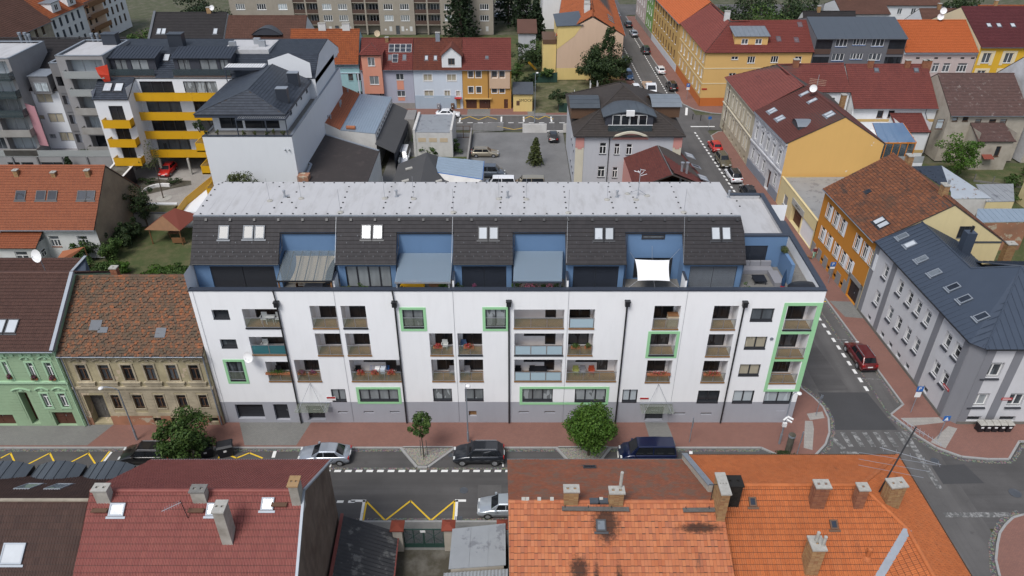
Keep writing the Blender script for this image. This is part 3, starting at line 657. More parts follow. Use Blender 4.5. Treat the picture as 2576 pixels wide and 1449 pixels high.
def glass_door(par,W,r,depth):
 w_=window(par,W,r,depth,2,'dark_frame','glass_dark',None,name='entrance_door',fw=0.09)
 WX(W,'handle','steel',w_,(r[0]+r[1])/2-0.3,(r[0]+r[1])/2+0.3,-depth+0.06,-depth+0.1,r[2]+1.0,r[2]+1.05)
 WX(W,'kick_panel','dark_frame',w_,r[0]+0.09,r[1]-0.09,-depth+0.002,-depth+0.045,r[2]+0.09,r[2]+0.45)
for r,cw in((ENT1,(760.3,1004.5,814,1022)),(ENT2,(1625,1007,1676.8,1024.5))):
 glass_door(apt,MW,r,0.38)
 a=(r[0]+r[1])/2;z=r[3]+0.35;m_=MB();MW.box(m_,a-1.5,a+1.5,0.02,1.35,z,z+0.025);cn=m_.build('canopy','rail_glass',apt)
 m_=MB()
 for s_ in(-1.2,1.2):
  m_.tube(MW.p(a+s_,z+0.03,1.2),MW.p(a,z+2.4,0.02),0.018);m_.tube(MW.p(a+s_,z+0.0,0.02),MW.p(a+s_,z+0.0,1.3),0.03)
 MW.box(m_,a-1.5,a+1.5,0.0,0.08,z+0.02,z+0.1);m_.build('canopy_bracket','steel',cn)
 WX(MW,'intercom_panel','zinc',apt,r[1]+0.35,r[1]+0.75,0.002,0.03,0.9 if r is ENT2 else 1.3,1.9)
for(x0,y0)in((821.5,1002),(1609,1004)):
 u,z=MW.px(x0,y0);m_=MB();MW.box(m_,u,u+0.85,0.003,0.02,z-0.24,z+0.22);hs=m_.build('house_number_sign','sign_white',apt);WX(MW,'red_plate','red_paint',hs,u+.03,u+0.82,0.0205,0.024,z-.02,z+0.19)
m_=MB();u,z=MW.px(742,1033);MW.box(m_,u,u+1.2,0.003,0.02,0.45,1.6);m_.build('meter_box','main_grey',apt)
m_=MB();u,z=MW.px(1952,1037);MW.box(m_,u,u+0.8,0.003,0.03,0.5,1.45);m_.build('meter_box','main_grey',apt)
m_=MB();u,z=MW.px(1941,852);m_.tube(MW.p(u,z,0.0),MW.p(u,z,0.06),0.16,n=14);m_.build('round_vent','zinc',apt)
for i,r in enumerate(wrec):
 d=WIN[i][2];small=d>0.3
 w_=window(apt,MW,(r[0],r[1],r[2]+(0.12 if not small else 0.1),r[3]),d-0.02,WIN[i][1],'dark_frame',WIN[i][3],None,fw=0.09)
 WX(MW,'sill','dark_frame',w_,r[0],r[1],-d+0.05,0.03,r[2]+0.005,r[2]+(0.14 if not small else 0.1))
 if i in(2,5,6):
  m_=MB();h=r[2]+0.2;MW.box(m_,r[0]+0.12,r[1]-0.12,0.03,0.042,h+0.1,h+0.95);m_.build('guard_glass','rail_glass',w_)
  m_=MB();MW.box(m_,r[0]+0.03,r[1]-0.03,0.02,0.06,h+0.95,h+1.0);MW.box(m_,r[0]+0.03,r[1]-0.03,0.02,0.06,h+0.03,h+0.08);m_.build('guard_rail','steel',w_)
  if i==2:
   for k in(0.25,0.8):pass
def frame_ring(name,outer,inner,mat,proud=0.035):
 m_=MB();a,b,c,d=outer;e,f,g,h=inner
 MW.box(m_,a,b,0.002,proud,h+.001,d);MW.box(m_,a,b,0.002,proud,c,g-.001);MW.box(m_,a,e-.001,0.002,proud,g,h);MW.box(m_,f+.001,b,0.002,proud,g,h);return m_.build(name,mat,apt)
def grow(r,a):return(r[0]-a,r[1]+a,r[2]-a,r[3]+a)
for i in(2,5,6,4):frame_ring('green_frame',grow(wrec[i],0.24),wrec[i],'main_green')
r9=(wrec[9][0],wrec[10][1],min(wrec[9][2],wrec[10][2]),max(wrec[9][3],wrec[10][3]));frame_ring('green_frame',grow(r9,0.26),grow(r9,0.02),'main_green')
frame_ring('green_frame',grow(lrec[20],0.26),lrec[20],'main_green')
ua=min(lrec[k][0]for k in(25,26,27))-0.3;ub=MW.L;zt,zb=lrec[25][3]+0.3,lrec[27][2]-0.95
m_=MB();ue=max(lrec[k][1]for k in(25,26,27));us=min(lrec[k][0]for k in(25,26,27))
MW.box(m_,ua,ub,0.002,0.035,lrec[25][3]+.001,zt);MW.box(m_,ua,us-.001,0.002,0.035,zb+.25,lrec[25][3]);MW.box(m_,ue+.001,ub,0.002,0.035,zb+.25,lrec[25][3]);MW.box(m_,ua,ub,0.002,0.035,zb,zb+.25)
for a,b in((25,26),(26,27)):MW.box(m_,us,ue,0.002,0.035,lrec[b][3]+.001,lrec[b][3]+0.28)
m_.build('green_frame','main_green',apt)
back_kinds=['glass_dark','glass_mid','glass_dark','glass_dark']
for i,r in enumerate(lrec):
 u0,u1,z0,z1=r;n,gl=LOG[i][1],LOG[i][2];w_=u1-u0
 m_=MB();MW.box(m_,u0,u1,-1.5,-0.05,z0+0.0,z0+0.06);lf=m_.build('loggia_floor','loggia_floor',apt)
 bw=MB();W2=Wall(MW.p(0,0,-1.45).xy,MW.p(MW.L,0,-1.45).xy)
 wide=w_>3.2
 if wide:bo=[(u0+w_*0.2,u0+w_*0.64,z0+1.05,z1-0.06),(u0+w_*0.64,u0+w_*0.86,z0+0.12,z1-0.06)]
 else:bo=[(u0+w_*0.16 if u0<26 else u0+0.05,u1-0.03 if u0<26 else u1-w_*0.1,z0+0.12,z1-0.02)]
 wall_mesh(bw,W2,u0,u1,z0,z1,bo,0.1);bw.build('loggia_back_wall','main_green' if i==20 and False else 'main_white',apt)
 for b in bo:window(apt,W2,b,0.1,2 if(b[1]-b[0])>1.3 else 1,'dark_frame',R.choice(back_kinds),None,fw=0.1,name='balcony_door' if b[2]<z0+0.5 else 'window')
 m_=MB();MW.box(m_,u0-0.03,u1+0.03,-0.05,0.07,z0-0.06,z0+0.07);m_.build('drip_sill','loggia_floor' if i%5 else 'dark_frame',lf)
 h0,h1=z0+0.14,z0+1.08;rl=MB();MW.box(rl,u0+0.03,u1-0.03,0.00,0.05,h1,h1+0.05);MW.box(rl,u0+0.03,u1-0.03,0.0,0.04,h0-0.04,h0)
 for k in range(n+1):
  uu=u0+0.06+(w_-0.12)*k/n;MW.box(rl,uu-0.02,uu+0.02,0.002,0.038,h0,h1)
 ro=rl.build('railing','steel',apt)
 for k in range(n):
  a=u0+0.1+(w_-0.12)*k/n;b=u0+0.02+(w_-0.12)*(k+1)/n;g=MB();MW.box(g,a,b,0.012,0.026,h0+0.02,h1-0.03);g.build('glass_panel',gl,ro)
for(hx,hy)in((696.5,762),(992.7,762),(1280,760),(1578,760),(1873,762)):
 u,z=MW.px(hx,hy);dp=MB();dp.tube(MW.p(u,0.05,0.14),MW.p(u,z-0.3,0.14),0.075,n=8)
 if hx<1000:dp.tube(MW.p(u,z,0.14),MW.p(u-(0.08),ZC,0.14),0.06)
 d_=dp.build('downpipe','black_metal',apt);m_=MB();MW.box(m_,u-0.2,u+0.2,0.02,0.36,z-0.26,z+0.26);MW.box(m_,u-0.24,u+0.24,0.0,0.4,z+0.16,z+0.24);m_.build('hopper','black_metal',d_)
for(x0,y0)in((846,780),(1141,780),(1428,800),(1722,790)):
 u,z=MW.px(x0,y0);MB().tube(MW.p(u,0.1,0.03),MW.p(u,ZC-.1,0.03),0.012,n=5).build('lightning_conductor','steel',apt)
u0_,z0_=MW.px(497,790);MB().tube(MW.p(0.35,0.1,0.03),MW.p(0.35,ZC-.1,0.03),0.012,n=5).build('lightning_conductor','steel',apt)
ZT=13.75
m_=MB();k=14
for i in range(k):
 a,b=XL-0.03+(XR-XL+0.06)*i/k,XL-0.03+(XR-XL+0.06)*(i+1)/k;m_.box(a+0.004,b-0.004,-0.06,0.42,ZC-0.12,ZC)
pc=m_.build('parapet_cap','main_cap',apt)
m_=MB();n=5
A_,B_=Vector((XR+0.03,0.45,0)),Vector((26.62,12.4,0));dd_=(B_-A_)/n
for i in range(n):m_.obox(A_+dd_*(i+0.001)+Vector((-.45,0,ZC-.12)),dd_*0.998,Vector((.5,0,0)),Vector((0,0,.12)))
m_.build('parapet_cap','main_cap',apt)
m_=MB();m_.box(XL,XR-0.3,0.36,0.42,ZT,ZC-0.12);m_.poly([(XR-0.42,.4,ZT),(26.2,12.3,ZT),(26.2,12.3,ZC-.12),(XR-.42,.4,ZC-.12)]);m_.build('parapet_inner_face','main_white',apt)
MB().poly([(XL,0.3,ZT),(XR,0.3,ZT),(BRx-.1,DB-.1,ZT),(BLx,DB-.1,ZT)]).build('terrace_floor','concrete_dark',apt)
YW,YE,ZE,YT,ZTOP,YR=2.0,1.7,16.4,4.55,19.5,11.2
SL=(ZTOP-ZE)/(YT-YE)
def slope(px,py):return PL(px,py,(0,YE,ZE),(0,-SL,1))
YRC=3.55;ZRC=ZE+(YRC-YE)*SL
AX0=XL-0.08;AX1=YP(1877,663,YE).x
seg=[(AX0,YP(700,663,YE).x),(YP(843,663,YE).x,YP(996,663,YE).x),(YP(1139,663,YE).x,YP(1290,663,YE).x),(YP(1423,663,YE).x,YP(1576,663,YE).x),(YP(1720,663,YE).x,AX1)]
rec=[(seg[i][1],seg[i+1][0])for i in range(4)]
def sl_pt(x,y):return(x,y,ZE+(y-YE)*SL)
near_px=slope(1180,640)
frames=[]
for i,(a,b)in enumerate(seg):
 _,fr=rplane(apt,[sl_pt(a,YE),sl_pt(b,YE),sl_pt(b,YRC),sl_pt(a,YRC)],'main_tile',0.30,0.34,'flat',60,name='mansard_slope');frames.append(fr)
 AW=Wall((a+0.1,YW),(b-0.1,YW));L=AW.L
 op=(0.6 if i else 1.3,L-0.45,ZT+0.05,ZE-0.42)
 m_=MB();wall_mesh(m_,AW,0,L,ZT,ZE+0.1,[op],0.18)
 for x_,sgn in((a+0.1,-1),(b-0.1,1)):
  pts=[(x_,YW,ZT),(x_,YRC,ZT),(x_,YRC,ZRC-0.04),(x_,YW,ZE+(YW-YE)*SL-0.15)];m_.poly(pts if sgn>0 else pts[::-1])
 m_.build('attic_wall','main_blue',apt)
 if i==0:
  for h in(0,1):
   q=(op[0]+(op[1]-op[0])*h/2+0.02,op[0]+(op[1]-op[0])*(h+1)/2-0.02);m_=MB();z=op[2]
   while z<op[3]-0.02:AW.box(m_,q[0],q[1],-0.12,-0.085,z,min(op[3],z+0.052));z+=0.056
   m_.build('roller_shutter','dark_frame',apt)
 elif i==1:
  window(apt,AW,op,0.16,4,'dark_frame','glass_curtain',None,fw=0.1,name='terrace_door')
 else:
  window(apt,AW,op,0.16,2,'dark_frame','glass_dark',None,fw=0.1,name='terrace_door')
  bl=MB();z=op[2]+0.05;mid=(op[0]+op[1])/2
  while z<op[3]-0.05:
   AW.box(bl,op[0]+0.05,mid-0.02,-0.09,-0.05,z,z+0.025);AW.box(bl,mid+0.02,op[1]-0.05,-0.09,-0.05,z,z+0.025);z+=0.075
  bo_=bl.build('venetian_blind','main_cap' if i<4 else 'zinc',apt)
 gutter(apt,(a,YE-0.08,ZE-0.0),(b,YE-0.08,ZE-0.0),'black_metal',0.08)
_,frT=rplane(apt,[sl_pt(AX0,YRC),sl_pt(AX1,YRC),sl_pt(AX1-0.25,YT),sl_pt(AX0-0.05,YT)],'main_tile',0.30,0.34,'flat',120,name='mansard_slope')
for i,(a,b)in enumerate(rec):
 RW=Wall((a-0.1,YRC),(b+0.1,YRC));m_=MB();o_=[(1.1,RW.L-0.6,ZT+0.05,ZT+2.15)]
 wall_mesh(m_,RW,0,RW.L,ZT,ZRC,o_,0.15);m_.build('recess_wall','main_blue',apt);window(apt,RW,o_[0],0.14,2,'dark_frame','glass_dark',None,fw=0.1,name='terrace_door')
 BX('recess_flashing','black_metal',apt,a-.05,b+.05,YRC-.14,YRC-.02,ZRC-.1,ZRC-0.02)
 MB().path([(a+0.12,YRC-0.12,ZRC-0.1),(a+0.12,YRC-0.5,ZRC-1.1),(a+0.0,YRC-1.4,ZRC-1.7),(a+0.05,YW-0.1,ZE-0.2),(a+0.05,YW-0.1,ZT)],0.045).build('downpipe','main_cap',apt)
 if i==3:
  q0=YP(1615,590,YRC-0.02);q1=YP(1672,602,YRC-0.02);m_=MB();m_.box(q0.x,q1.x,YRC-0.05,YRC-0.0,q1.z,q0.z);sw=m_.build('slot_window','dark_frame',apt);BX('pane','sky_pane',sw,q0.x+.12,q1.x-.12,YRC-0.06,YRC-0.051,q1.z+.2,q1.z+.3)
FL_=[(AX0-0.05,YT,ZTOP),(AX1-0.25,YT,ZTOP),(AX1-0.45,YR,ZTOP+0.05),(AX0-0.3,YR,ZTOP+0.05)]
m_=MB();m_.prism(FL_,(0,0,-0.3));fro=m_.build('flat_roof','membrane',apt)
m_=MB();m_.obox(Vector(FL_[0])+Vector((0,-0.12,-0.22)),Vector((AX1-AX0-.2,0,0)),Vector((0,0.14,0)),Vector((0,0,0.24)));m_.build('roof_edge_flashing','zinc',apt)
m_=MB();m_.obox(Vector(FL_[0])+Vector((0,0.02,0.0)),Vector((AX1-AX0-.2,0,0)),Vector((0,0.09,0)),Vector((0,0,0.05)));m_.build('membrane_hem','membrane',fro)
sm=MB();x=FL_[0][0]+1.0
while x<FL_[1][0]-0.3:
 sm.obox((x+(-0.0),YT+0.15,ZTOP+0.0005),(0.05,0,0),(-0.02*(YR-YT),YR-YT-0.2,0.04),(0,0,0.012));x+=1.45
sm.build('membrane_seams','membrane',fro)
m_=MB();side(m_,(AX1-0.3,YT+.02),(AX1-0.45,YR),ZT,ZTOP-.05);m_.poly([(AX1-.05,YW,ZT),(AX1-.05,YRC,ZT),(AX1-.3,YT,ZT),(AX1-.3,YT,ZTOP-.1),(AX1-.05,YE+.2,ZE+.05)]);side(m_,(AX1-.45,YR),(AX0-.3,YR),15,ZTOP);m_.poly([(AX0-.0,YE+.3,ZE),(AX0-.05,YT,ZTOP-.05),(AX0-.3,YR,ZTOP),(AX0-.3,YR,13),(AX0,YE+.3,13)]);m_.build('attic_side_wall','main_blue',apt)
rplane(apt,[(AX1-0.4,DB+1.3,16.4),(BLx-0.1,DB+1.3,16.4),(AX0-.3,YR,ZTOP+.0),(AX1-0.45,YR,ZTOP+.0)],'main_tile',prof='flat',tw=0.6,tl=0.34,name='mansard_slope')
pm=MB();pm.lathe((0,0,0),[(0.085,0),(0.085,0.04),(0.05,0.08),(0.02,0.09)],8);puck=pm.mesh('conductor_foot','black_metal')
def foot(x,y):link('conductor_foot',puck,fro,loc=(x,y,ZTOP+0.02),local=True)
x=AX0+0.5
while x<AX1-0.4:foot(x,YT+0.22);x+=0.985
x=AX0+0.3
while x<AX1-0.5:foot(x,YR-0.2);x+=0.94
for(px0,px1)in((703,745),(765,690),(878,858),(985,965),(1042,1030),(1145,1137),(1264,1258),(1317,1319),(1418,1424),(1530,1542),(1585,1600),(1689,1712)):
 for k in range(5):
  g=G(px0+(px1-px0)*k/4.0,471+k*13.2,ZTOP);foot(g.x,g.y)
for k in range(5):g=G(1835+k*7.5,466+k*13.5,ZTOP);foot(g.x-0.15,g.y)
for k in range(5):g=G(545-k*10,465+k*13.5,ZTOP);foot(g.x+0.2,g.y)
def vent(px,py,r=0.09,h=0.55,mat='steel'):
 g=G(px,py,ZTOP);m_=MB();m_.lathe((g.x,g.y,ZTOP),[(r*2.2,0),(r*2.2,0.03),(r,0.05),(r,h),(r*1.5,h+0.01),(r*1.5,h+0.1),(0.02,h+0.16)],10);m_.build('roof_vent',mat,apt)
for p in((717,496),(998,495),(1277,498),(1552,496),(1833,496)):vent(*p)
def rod(px,py,h=2.2):
 g=G(px,py,ZTOP);m_=MB();m_.lathe((g.x,g.y,ZTOP+.0),[(0.26,0),(0.26,0.07),(0.2,0.1),(0.03,0.14)],12);b=m_.build('lightning_rod_base','concrete',apt);MB().tube((g.x,g.y,ZTOP+.1),(g.x,g.y,ZTOP+h),0.014,n=5).build('rod','steel',b)
for p in((679,506),(758,500),(968,500),(1041,501),(1255,501),(1324,502),(1527,503),(857,535),(1141,535),(1430,536),(1720,535)):rod(*p)
for px in(846,1139,1428,1722):
 a=slope(px,546);b=slope(px-3,662);off=Vector((0,-.05,.06));MB().tube(a+off,b+off,0.014,n=5).build('lightning_conductor','steel',apt)
for i,(a,b)in enumerate(seg):
 sg=MB();o,eu,ev,nn,poly=frames[i]
 for v,step,off in((0.55,0.72,0.3),(0.95,0.72,0.65),(1.75,1.4,0.9),(2.35,1.4,0.4)):
  u=off
  while u<b-a-0.2:sg.obox(o+eu*u+ev*v+nn*0.06,eu*0.03,ev*0.13,nn*0.03);u+=step
 sg.build('snow_guards','lead',apt)
sg=MB();o,eu,ev,nn,poly=frT;u=1.0
while u<poly[1][0]-0.5:sg.obox(o+eu*u+ev*0.95+nn*0.06,eu*0.2,ev*0.22,nn*0.10);u+=2.05
sg.build('roof_vents','black_metal',apt)
def rwin(i,px0,py0,px1,py1,n=1,pane='sky_pane',frame='dark_frame',tilt=0.0):
 fr=frames[i];a=on_roof(fr,px0,py0);b=on_roof(fr,px1,py1);w=(b-a).dot(fr[1]);h=abs((b-a).dot(fr[2]));gap=0.1
 wn=(w-gap*(n-1))/n;rwnd(apt,fr,(a+b)/2+fr[3]*0.05,wn,h,frame,pane,n=n,gap=gap,tilt=tilt)
rwin(0,552,568,576,603,1,'sky_pane_dark','lead');rwin(0,614,568,666,602,2,'sky_pane_dark','lead');rwin(1,910,566,963,603,2,'sky_reflection_pane');rwin(2,1203,571,1254,604,2,'sky_reflection_pane');rwin(3,1493,573,1544,605,2,'sky_reflection_pane',tilt=0.22);rwin(4,1787,571,1839,605,2,'sky_reflection_pane')
BX0,BX1,BY0,BY1,BZ=AX1-0.2,24.4,5.6,14.2,17.0
m_=MB();BWl=Wall((BX0,BY0),(BX1,BY0));o_=[(0.5,3.3,ZT+.05,ZT+2.2)];wall_mesh(m_,BWl,0,BWl.L,ZT,BZ-.12,o_,.15);side(m_,(BX1,BY0),(BX1+.2,BY1),ZT,BZ-.12);side(m_,(BX1+.2,BY1),(BX0,BY1),0,BZ-.12);m_.build('penthouse_wall','main_blue',apt)
window(apt,BWl,o_[0],.14,2,'dark_frame','glass_dark',None,fw=.1,name='terrace_door')
m_=MB();z=ZT+.1
while z<ZT+2.15:BWl.box(m_,.55,3.25,-.09,-.05,z,z+.03);z+=.08
m_.build('venetian_blind','main_cap',apt)
MB().poly([(BX0,BY0,BZ-.45),(BX1,BY0,BZ-.45),(BX1+.2,BY1,BZ-.45),(BX0,BY1,BZ-.45)]).build('flat_roof','membrane',apt)
m_=MB();m_.box(BX0,BX1+.05,BY0-.05,BY0+.4,BZ-.12,BZ);m_.obox((BX1-.35,BY0+.41,BZ-.12),(.42,0,0),(.2,BY1-BY0-.4,0),(0,0,.12));m_.box(BX0,BX1-.2,BY1-.4,BY1+.05,BZ-.12,BZ);m_.build('parapet_cap','main_cap',apt)
m_=MB();m_.box(BX0,BX1-.3,BY0+.33,BY0+.38,BZ-.45,BZ-.12);m_.poly([(BX1-.33,BY0+.4,BZ-.45),(BX1-.13,BY1-.4,BZ-.45),(BX1-.13,BY1-.4,BZ-.12),(BX1-.33,BY0+.4,BZ-.12)]);m_.box(BX0,BX1-.2,BY1-.42,BY1-.38,BZ-.45,BZ-.12);m_.build('parapet_inner_face','membrane',apt)
BX('screen_wall','main_blue',apt,24.0,24.28,2.6,5.5,ZT,ZT+2.0)
for px in(843,1141,1427,1722):
 g=YP(px,700,1.2);m_=MB();m_.box(g.x-.07,g.x+.07,.5,1.9,ZT,ZT+1.75);sc_=m_.build('terrace_divider','main_white',apt);BX('divider_cap','main_cap',sc_,g.x-.1,g.x+.1,.48,1.92,ZT+1.75,ZT+1.82)
def pergola(i,label,z1,z0,y0,nrib,glass,rib,px0,px1,sail=False):
 a,b=rec[i];a=YP(px0,690,y0).x;b=YP(px1,690,y0).x;t=thing('pergola',label,'pergola',((a+b)/2,y0,ZT));y1=YRC-.06
 aa,bb=rec[i][0]+.15,rec[i][1]-.15;m_=MB();
 for k in range(nrib+1):
  f=k/nrib;p0=Vector((a+(b-a)*f,y0,z0));p1=Vector((aa+(bb-aa)*f,y1,z1));m_.obox(p0-Vector((.03,0,0)),Vector((.06,0,0)),p1-p0,Vector((0,0,.09)))
 m_.build('rafters',rib,t);m_=MB();m_.box(a-.05,b+.05,y0-.08,y0-.005,z0-.04,z0+.09);m_.build('front_beam',rib,t)
 MB().prism([(a,y0,z0+.092),(b,y0,z0+.092),(bb,y1,z1+.092),(aa,y1,z1+.092)],(0,0,.015)).build('roof_panel',glass,t)
 for xx in(a+.1,b-.1):m_=MB();m_.box(xx-.06,xx+.06,y0-.0,y0+.12,ZT+.005,z0);m_.build('post','wood' if sail else rib,t)
 if sail:
  m_=MB();n=8;pts=[];fs=[]
  P00,P10,P11,P01=Vector((a+.9,y0+.1,z0-.2)),Vector((b-.6,y0+.1,z0-.2)),Vector((bb-.1,y1-.2,z1-.3)),Vector((aa+.9,y1-.2,z1-.3))
  for j in range(n+1):
   for k in range(n+1):
    s_,r_=j/n,k/n;ins=.16*(4*s_*(1-s_));rr=.5+(r_-.5)*(1-ins);q=P00.lerp(P10,rr).lerp(P01.lerp(P11,rr),s_);pts.append(q+Vector((0,0,-.15*sin(pi*s_)*sin(pi*r_))))
  fs=[(j*(n+1)+k,j*(n+1)+k+1,(j+1)*(n+1)+k+1,(j+1)*(n+1)+k)for j in range(n)for k in range(n)];m_.add(pts,fs);m_.build('shade_cloth','cloth_beige',t,True)
 return t
flat('cloth_beige',(0.52,0.42,0.29),0.9);flat('cloth_white',(0.8,0.8,0.8),0.8,var=0.02)
pergola(0,'terrace pergola with dark ribs and clear roof over a beige shade cloth',16.55,15.5,.35,6,'pergola_clear','black_metal',693,832,True)
pergola(1,'blue-grey panel terrace roof with four pale ribs over a bathtub-like pool',16.3,15.4,.3,5,'pergola_glass','steel',992,1131)
pergola(2,'blue-grey glass terrace roof with thin dark ribs over pink flowers',16.5,15.45,.3,7,'pergola_glass','main_cap',1291,1414)
t=thing('shade_sail','white square shade sail stretched over a terrace of the white building','shade sail',(rec[3][0]+2,1.2,ZT))
c4_=[YP(1604,706,.4),YP(1685,707,.4),YP(1684,654,2.9),YP(1597,652,2.9)]
m_=MB();n=10;pts=[]
for j in range(n+1):
 for k in range(n+1):
  s_,r_=j/n,k/n;i1=.05*4*s_*(1-s_);i2=.05*4*r_*(1-r_);rr=.5+(r_-.5)*(1-i1);ss=.5+(s_-.5)*(1-i2);pts.append(c4_[0].lerp(c4_[1],rr).lerp(c4_[3].lerp(c4_[2],rr),ss)+Vector((0,0,-.12*sin(pi*s_)*sin(pi*r_))))
m_.add(pts,[(j*(n+1)+k,j*(n+1)+k+1,(j+1)*(n+1)+k+1,(j+1)*(n+1)+k)for j in range(n)for k in range(n)]);m_.build('sail_cloth','cloth_white',t,True)
m_=MB()
for c_,e_ in((0,Vector((-.7,-.1,-.6))),(1,Vector((.8,-.1,-.6))),(2,Vector((.9,.55,.8))),(3,Vector((-.35,.55,.35)))):m_.tube(c4_[c_],c4_[c_]+e_,0.014,n=5)
m_.tube(c4_[0].lerp(c4_[1],.5),c4_[0].lerp(c4_[1],.5)+Vector((.15,-.1,-.6)),.012,n=5);m_.tube(c4_[3].lerp(c4_[2],.5),c4_[3].lerp(c4_[2],.5)+Vector((0,.6,1.0)),.012,n=5);m_.build('guy_ropes','steel',t)
t=thing('aerial','tripod aerial on the flat roof of the white building','antenna',G(1605,492,ZTOP));g=G(1605,492,ZTOP);m_=MB();m_.tube(g,g+Vector((0,0,2.6)),.03)
for e_ in((-.9,.3),(.8,-.1),(-.3,-.9)):m_.tube(g+Vector((e_[0],e_[1],.05)),g+Vector((0,0,.6)),.025,n=5)
m_.build('mast','steel',t);m_=MB()
for k in range(7):a=k*.9;m_.tube(g+Vector((0,0,1.9+.1*k)),g+Vector((.6*cos(a),.4*sin(a),2.1+.08*k)),.02,n=5)
m_.build('antenna_rods','white_paint',t);m_=MB()
for e_ in((-.9,.3),(.8,-.1),(-.3,-.9)):m_.lathe(g+Vector((e_[0],e_[1],0)),[(.26,0),(.26,.07),(.05,.1)],10)
m_.build('ballast','concrete',t)
# houses: common builder
def V3(p,z):return Vector((p[0],p[1],z))
def lerp2(a,b,t):return(a[0]+(b[0]-a[0])*t,a[1]+(b[1]-a[1])*t)
def house(name,label,cat,FL,FR,BR,BL,ze,zr,wall,tile,rf=0.5,over=0.4,zeb=None,tw=0.33,tl=0.37,prof='roman',nparts=0,ops_f=(),ops_l=(),ops_r=(),ops_b=(),group=None,wall_side=None,side_over=0.0,caps=True,jit=0.0,bond=False,gut='zinc',back_prof='same',near=None,base=None,z0=0.0):
 t=thing(name,label,cat,(*lerp2(FL,BR,.5),0),group)
 zeb=ze if zeb is None else zeb
 WF,WR,WB,WL=Wall(FL,FR),Wall(FR,BR),Wall(BR,BL),Wall(BL,FL)
 RL,RR=lerp2(FL,BL,rf),lerp2(FR,BR,rf)
 mb=MB();wall_mesh(mb,WF,0,WF.L,z0,ze,ops_f);mb.build('front_wall',wall,t)
 mb=MB();wall_mesh(mb,WB,0,WB.L,z0,zeb,ops_b);mb.build('rear_wall',wall_side or wall,t)
 for W_,op,nm in((WR,ops_r,'gable_wall'),(WL,ops_l,'gable_wall')):
  mb=MB();za,zb=(ze,zeb)if W_ is WR else(zeb,ze);zl=min(za,zb);f=rf if W_ is WR else 1-rf
  top=[(0,zl),(W_.L,zl)]+([(W_.L,zb)]if zb>zl+.01 else[])+[(W_.L*f,zr-0.05)]+([(0,za)]if za>zl+.01 else[])
  wall_mesh(mb,W_,0,W_.L,z0,zl,[o for o in op if o[3]<=zl],0.16,top);mb.build(nm,wall_side or wall,t)
 sf=(zr-ze)/((Vector(RL)-Vector(FL)).length);sb=(zr-zeb)/((Vector(BL)-Vector(RL)).length)
 nf,nb=WF.n,WB.n;so=WF.d*side_over
 e0,e1=V3(FL,ze)+nf*over+Vector((0,0,-sf*over))-so,V3(FR,ze)+nf*over+Vector((0,0,-sf*over))+so
 b0,b1=V3(BR,zeb)+nb*over+Vector((0,0,-sb*over))+so,V3(BL,zeb)+nb*over+Vector((0,0,-sb*over))-so
 r0,r1=V3(RL,zr)-so,V3(RR,zr)+so;up=Vector((0,0,0.10))
 _,ff=rplane(t,[e0+up,e1+up,r1+up,r0+up],tile,tw,tl,prof,nparts,name='roof_slope',jit=jit,bond=bond,near=near)
 bp=prof if back_prof=='same' else back_prof
 _,fb=rplane(t,[b0+up,b1+up,r0+up,r1+up],tile,tw,tl,bp,0,name='roof_slope',jit=jit,bond=bond)
 if caps:ridge_caps(t,r0+up+Vector((0,0,.02)),r1+up+Vector((0,0,.02)),tile)
 if gut:
  gutter(t,e0+nf*.09+Vector((0,0,.08)),e1+nf*.09+Vector((0,0,.08)),gut);gutter(t,b0+nb*.09+Vector((0,0,.08)),b1+nb*.09+Vector((0,0,.08)),gut)
 if base:
  mb=MB();WF.box(mb,0,WF.L,0.0,0.05,z0,base[0]);mb.build('plinth',base[1],t)
 return t,dict(F=WF,R=WR,B=WB,L=WL),dict(f=ff,b=fb,ridge=(r0+up,r1+up))
def chim(par,fr,px,pyb,pyt,w,d,mat='brick',pots=2,rows=True,flash=None,cap='concrete',rz=0.0,extra=0.7):
 b=on_roof(fr,px,pyb);y=b.y;zt_=YP(px,pyt,y).z
 return chimney(par,b.x,b.y+d/2,b.z-extra,max(zt_,b.z+0.3),w,d,mat,cap,pots,rz,rows,None),b
def rw_px(par,fr,x0,y0,x1,y1,frame='steel',pane='sky_pane',n=1,k=1.0):
 a=on_roof(fr,x0,y0);b=on_roof(fr,x1,y1);w=abs((b-a).dot(fr[1]));h=abs((b-a).dot(fr[2]))
 rwnd(par,fr,(a+b)/2+fr[3]*0.05,max(.35,(w-.1*(n-1))/n),max(.4,h),frame,pane,n=n,gap=.1)
def wins(par,W,rects,**kw):
 out=[]
 for r in rects:out.append(window(par,W,r,**kw))
 return out
def bands(par,W,z0,z1,step,ops,mat,proud=0.025,gap=0.03,u0=0,u1=None,name='rustication'):
 u1=W.L if u1 is None else u1;mb=MB();z=z0
 while z<z1-0.05:
  a,b=z,min(z+step-gap,z1);blk=sorted((o[0]-.16,o[1]+.16)for o in ops if o[2]-.2<b and o[3]+.2>a);u=u0
  for q in blk+[(u1,u1)]:
   if q[0]>u+.05:W.box(mb,u,min(q[0],u1),0.001,proud,a,b)
   u=max(u,q[1])
  z+=step
 return mb.build(name,mat,par)
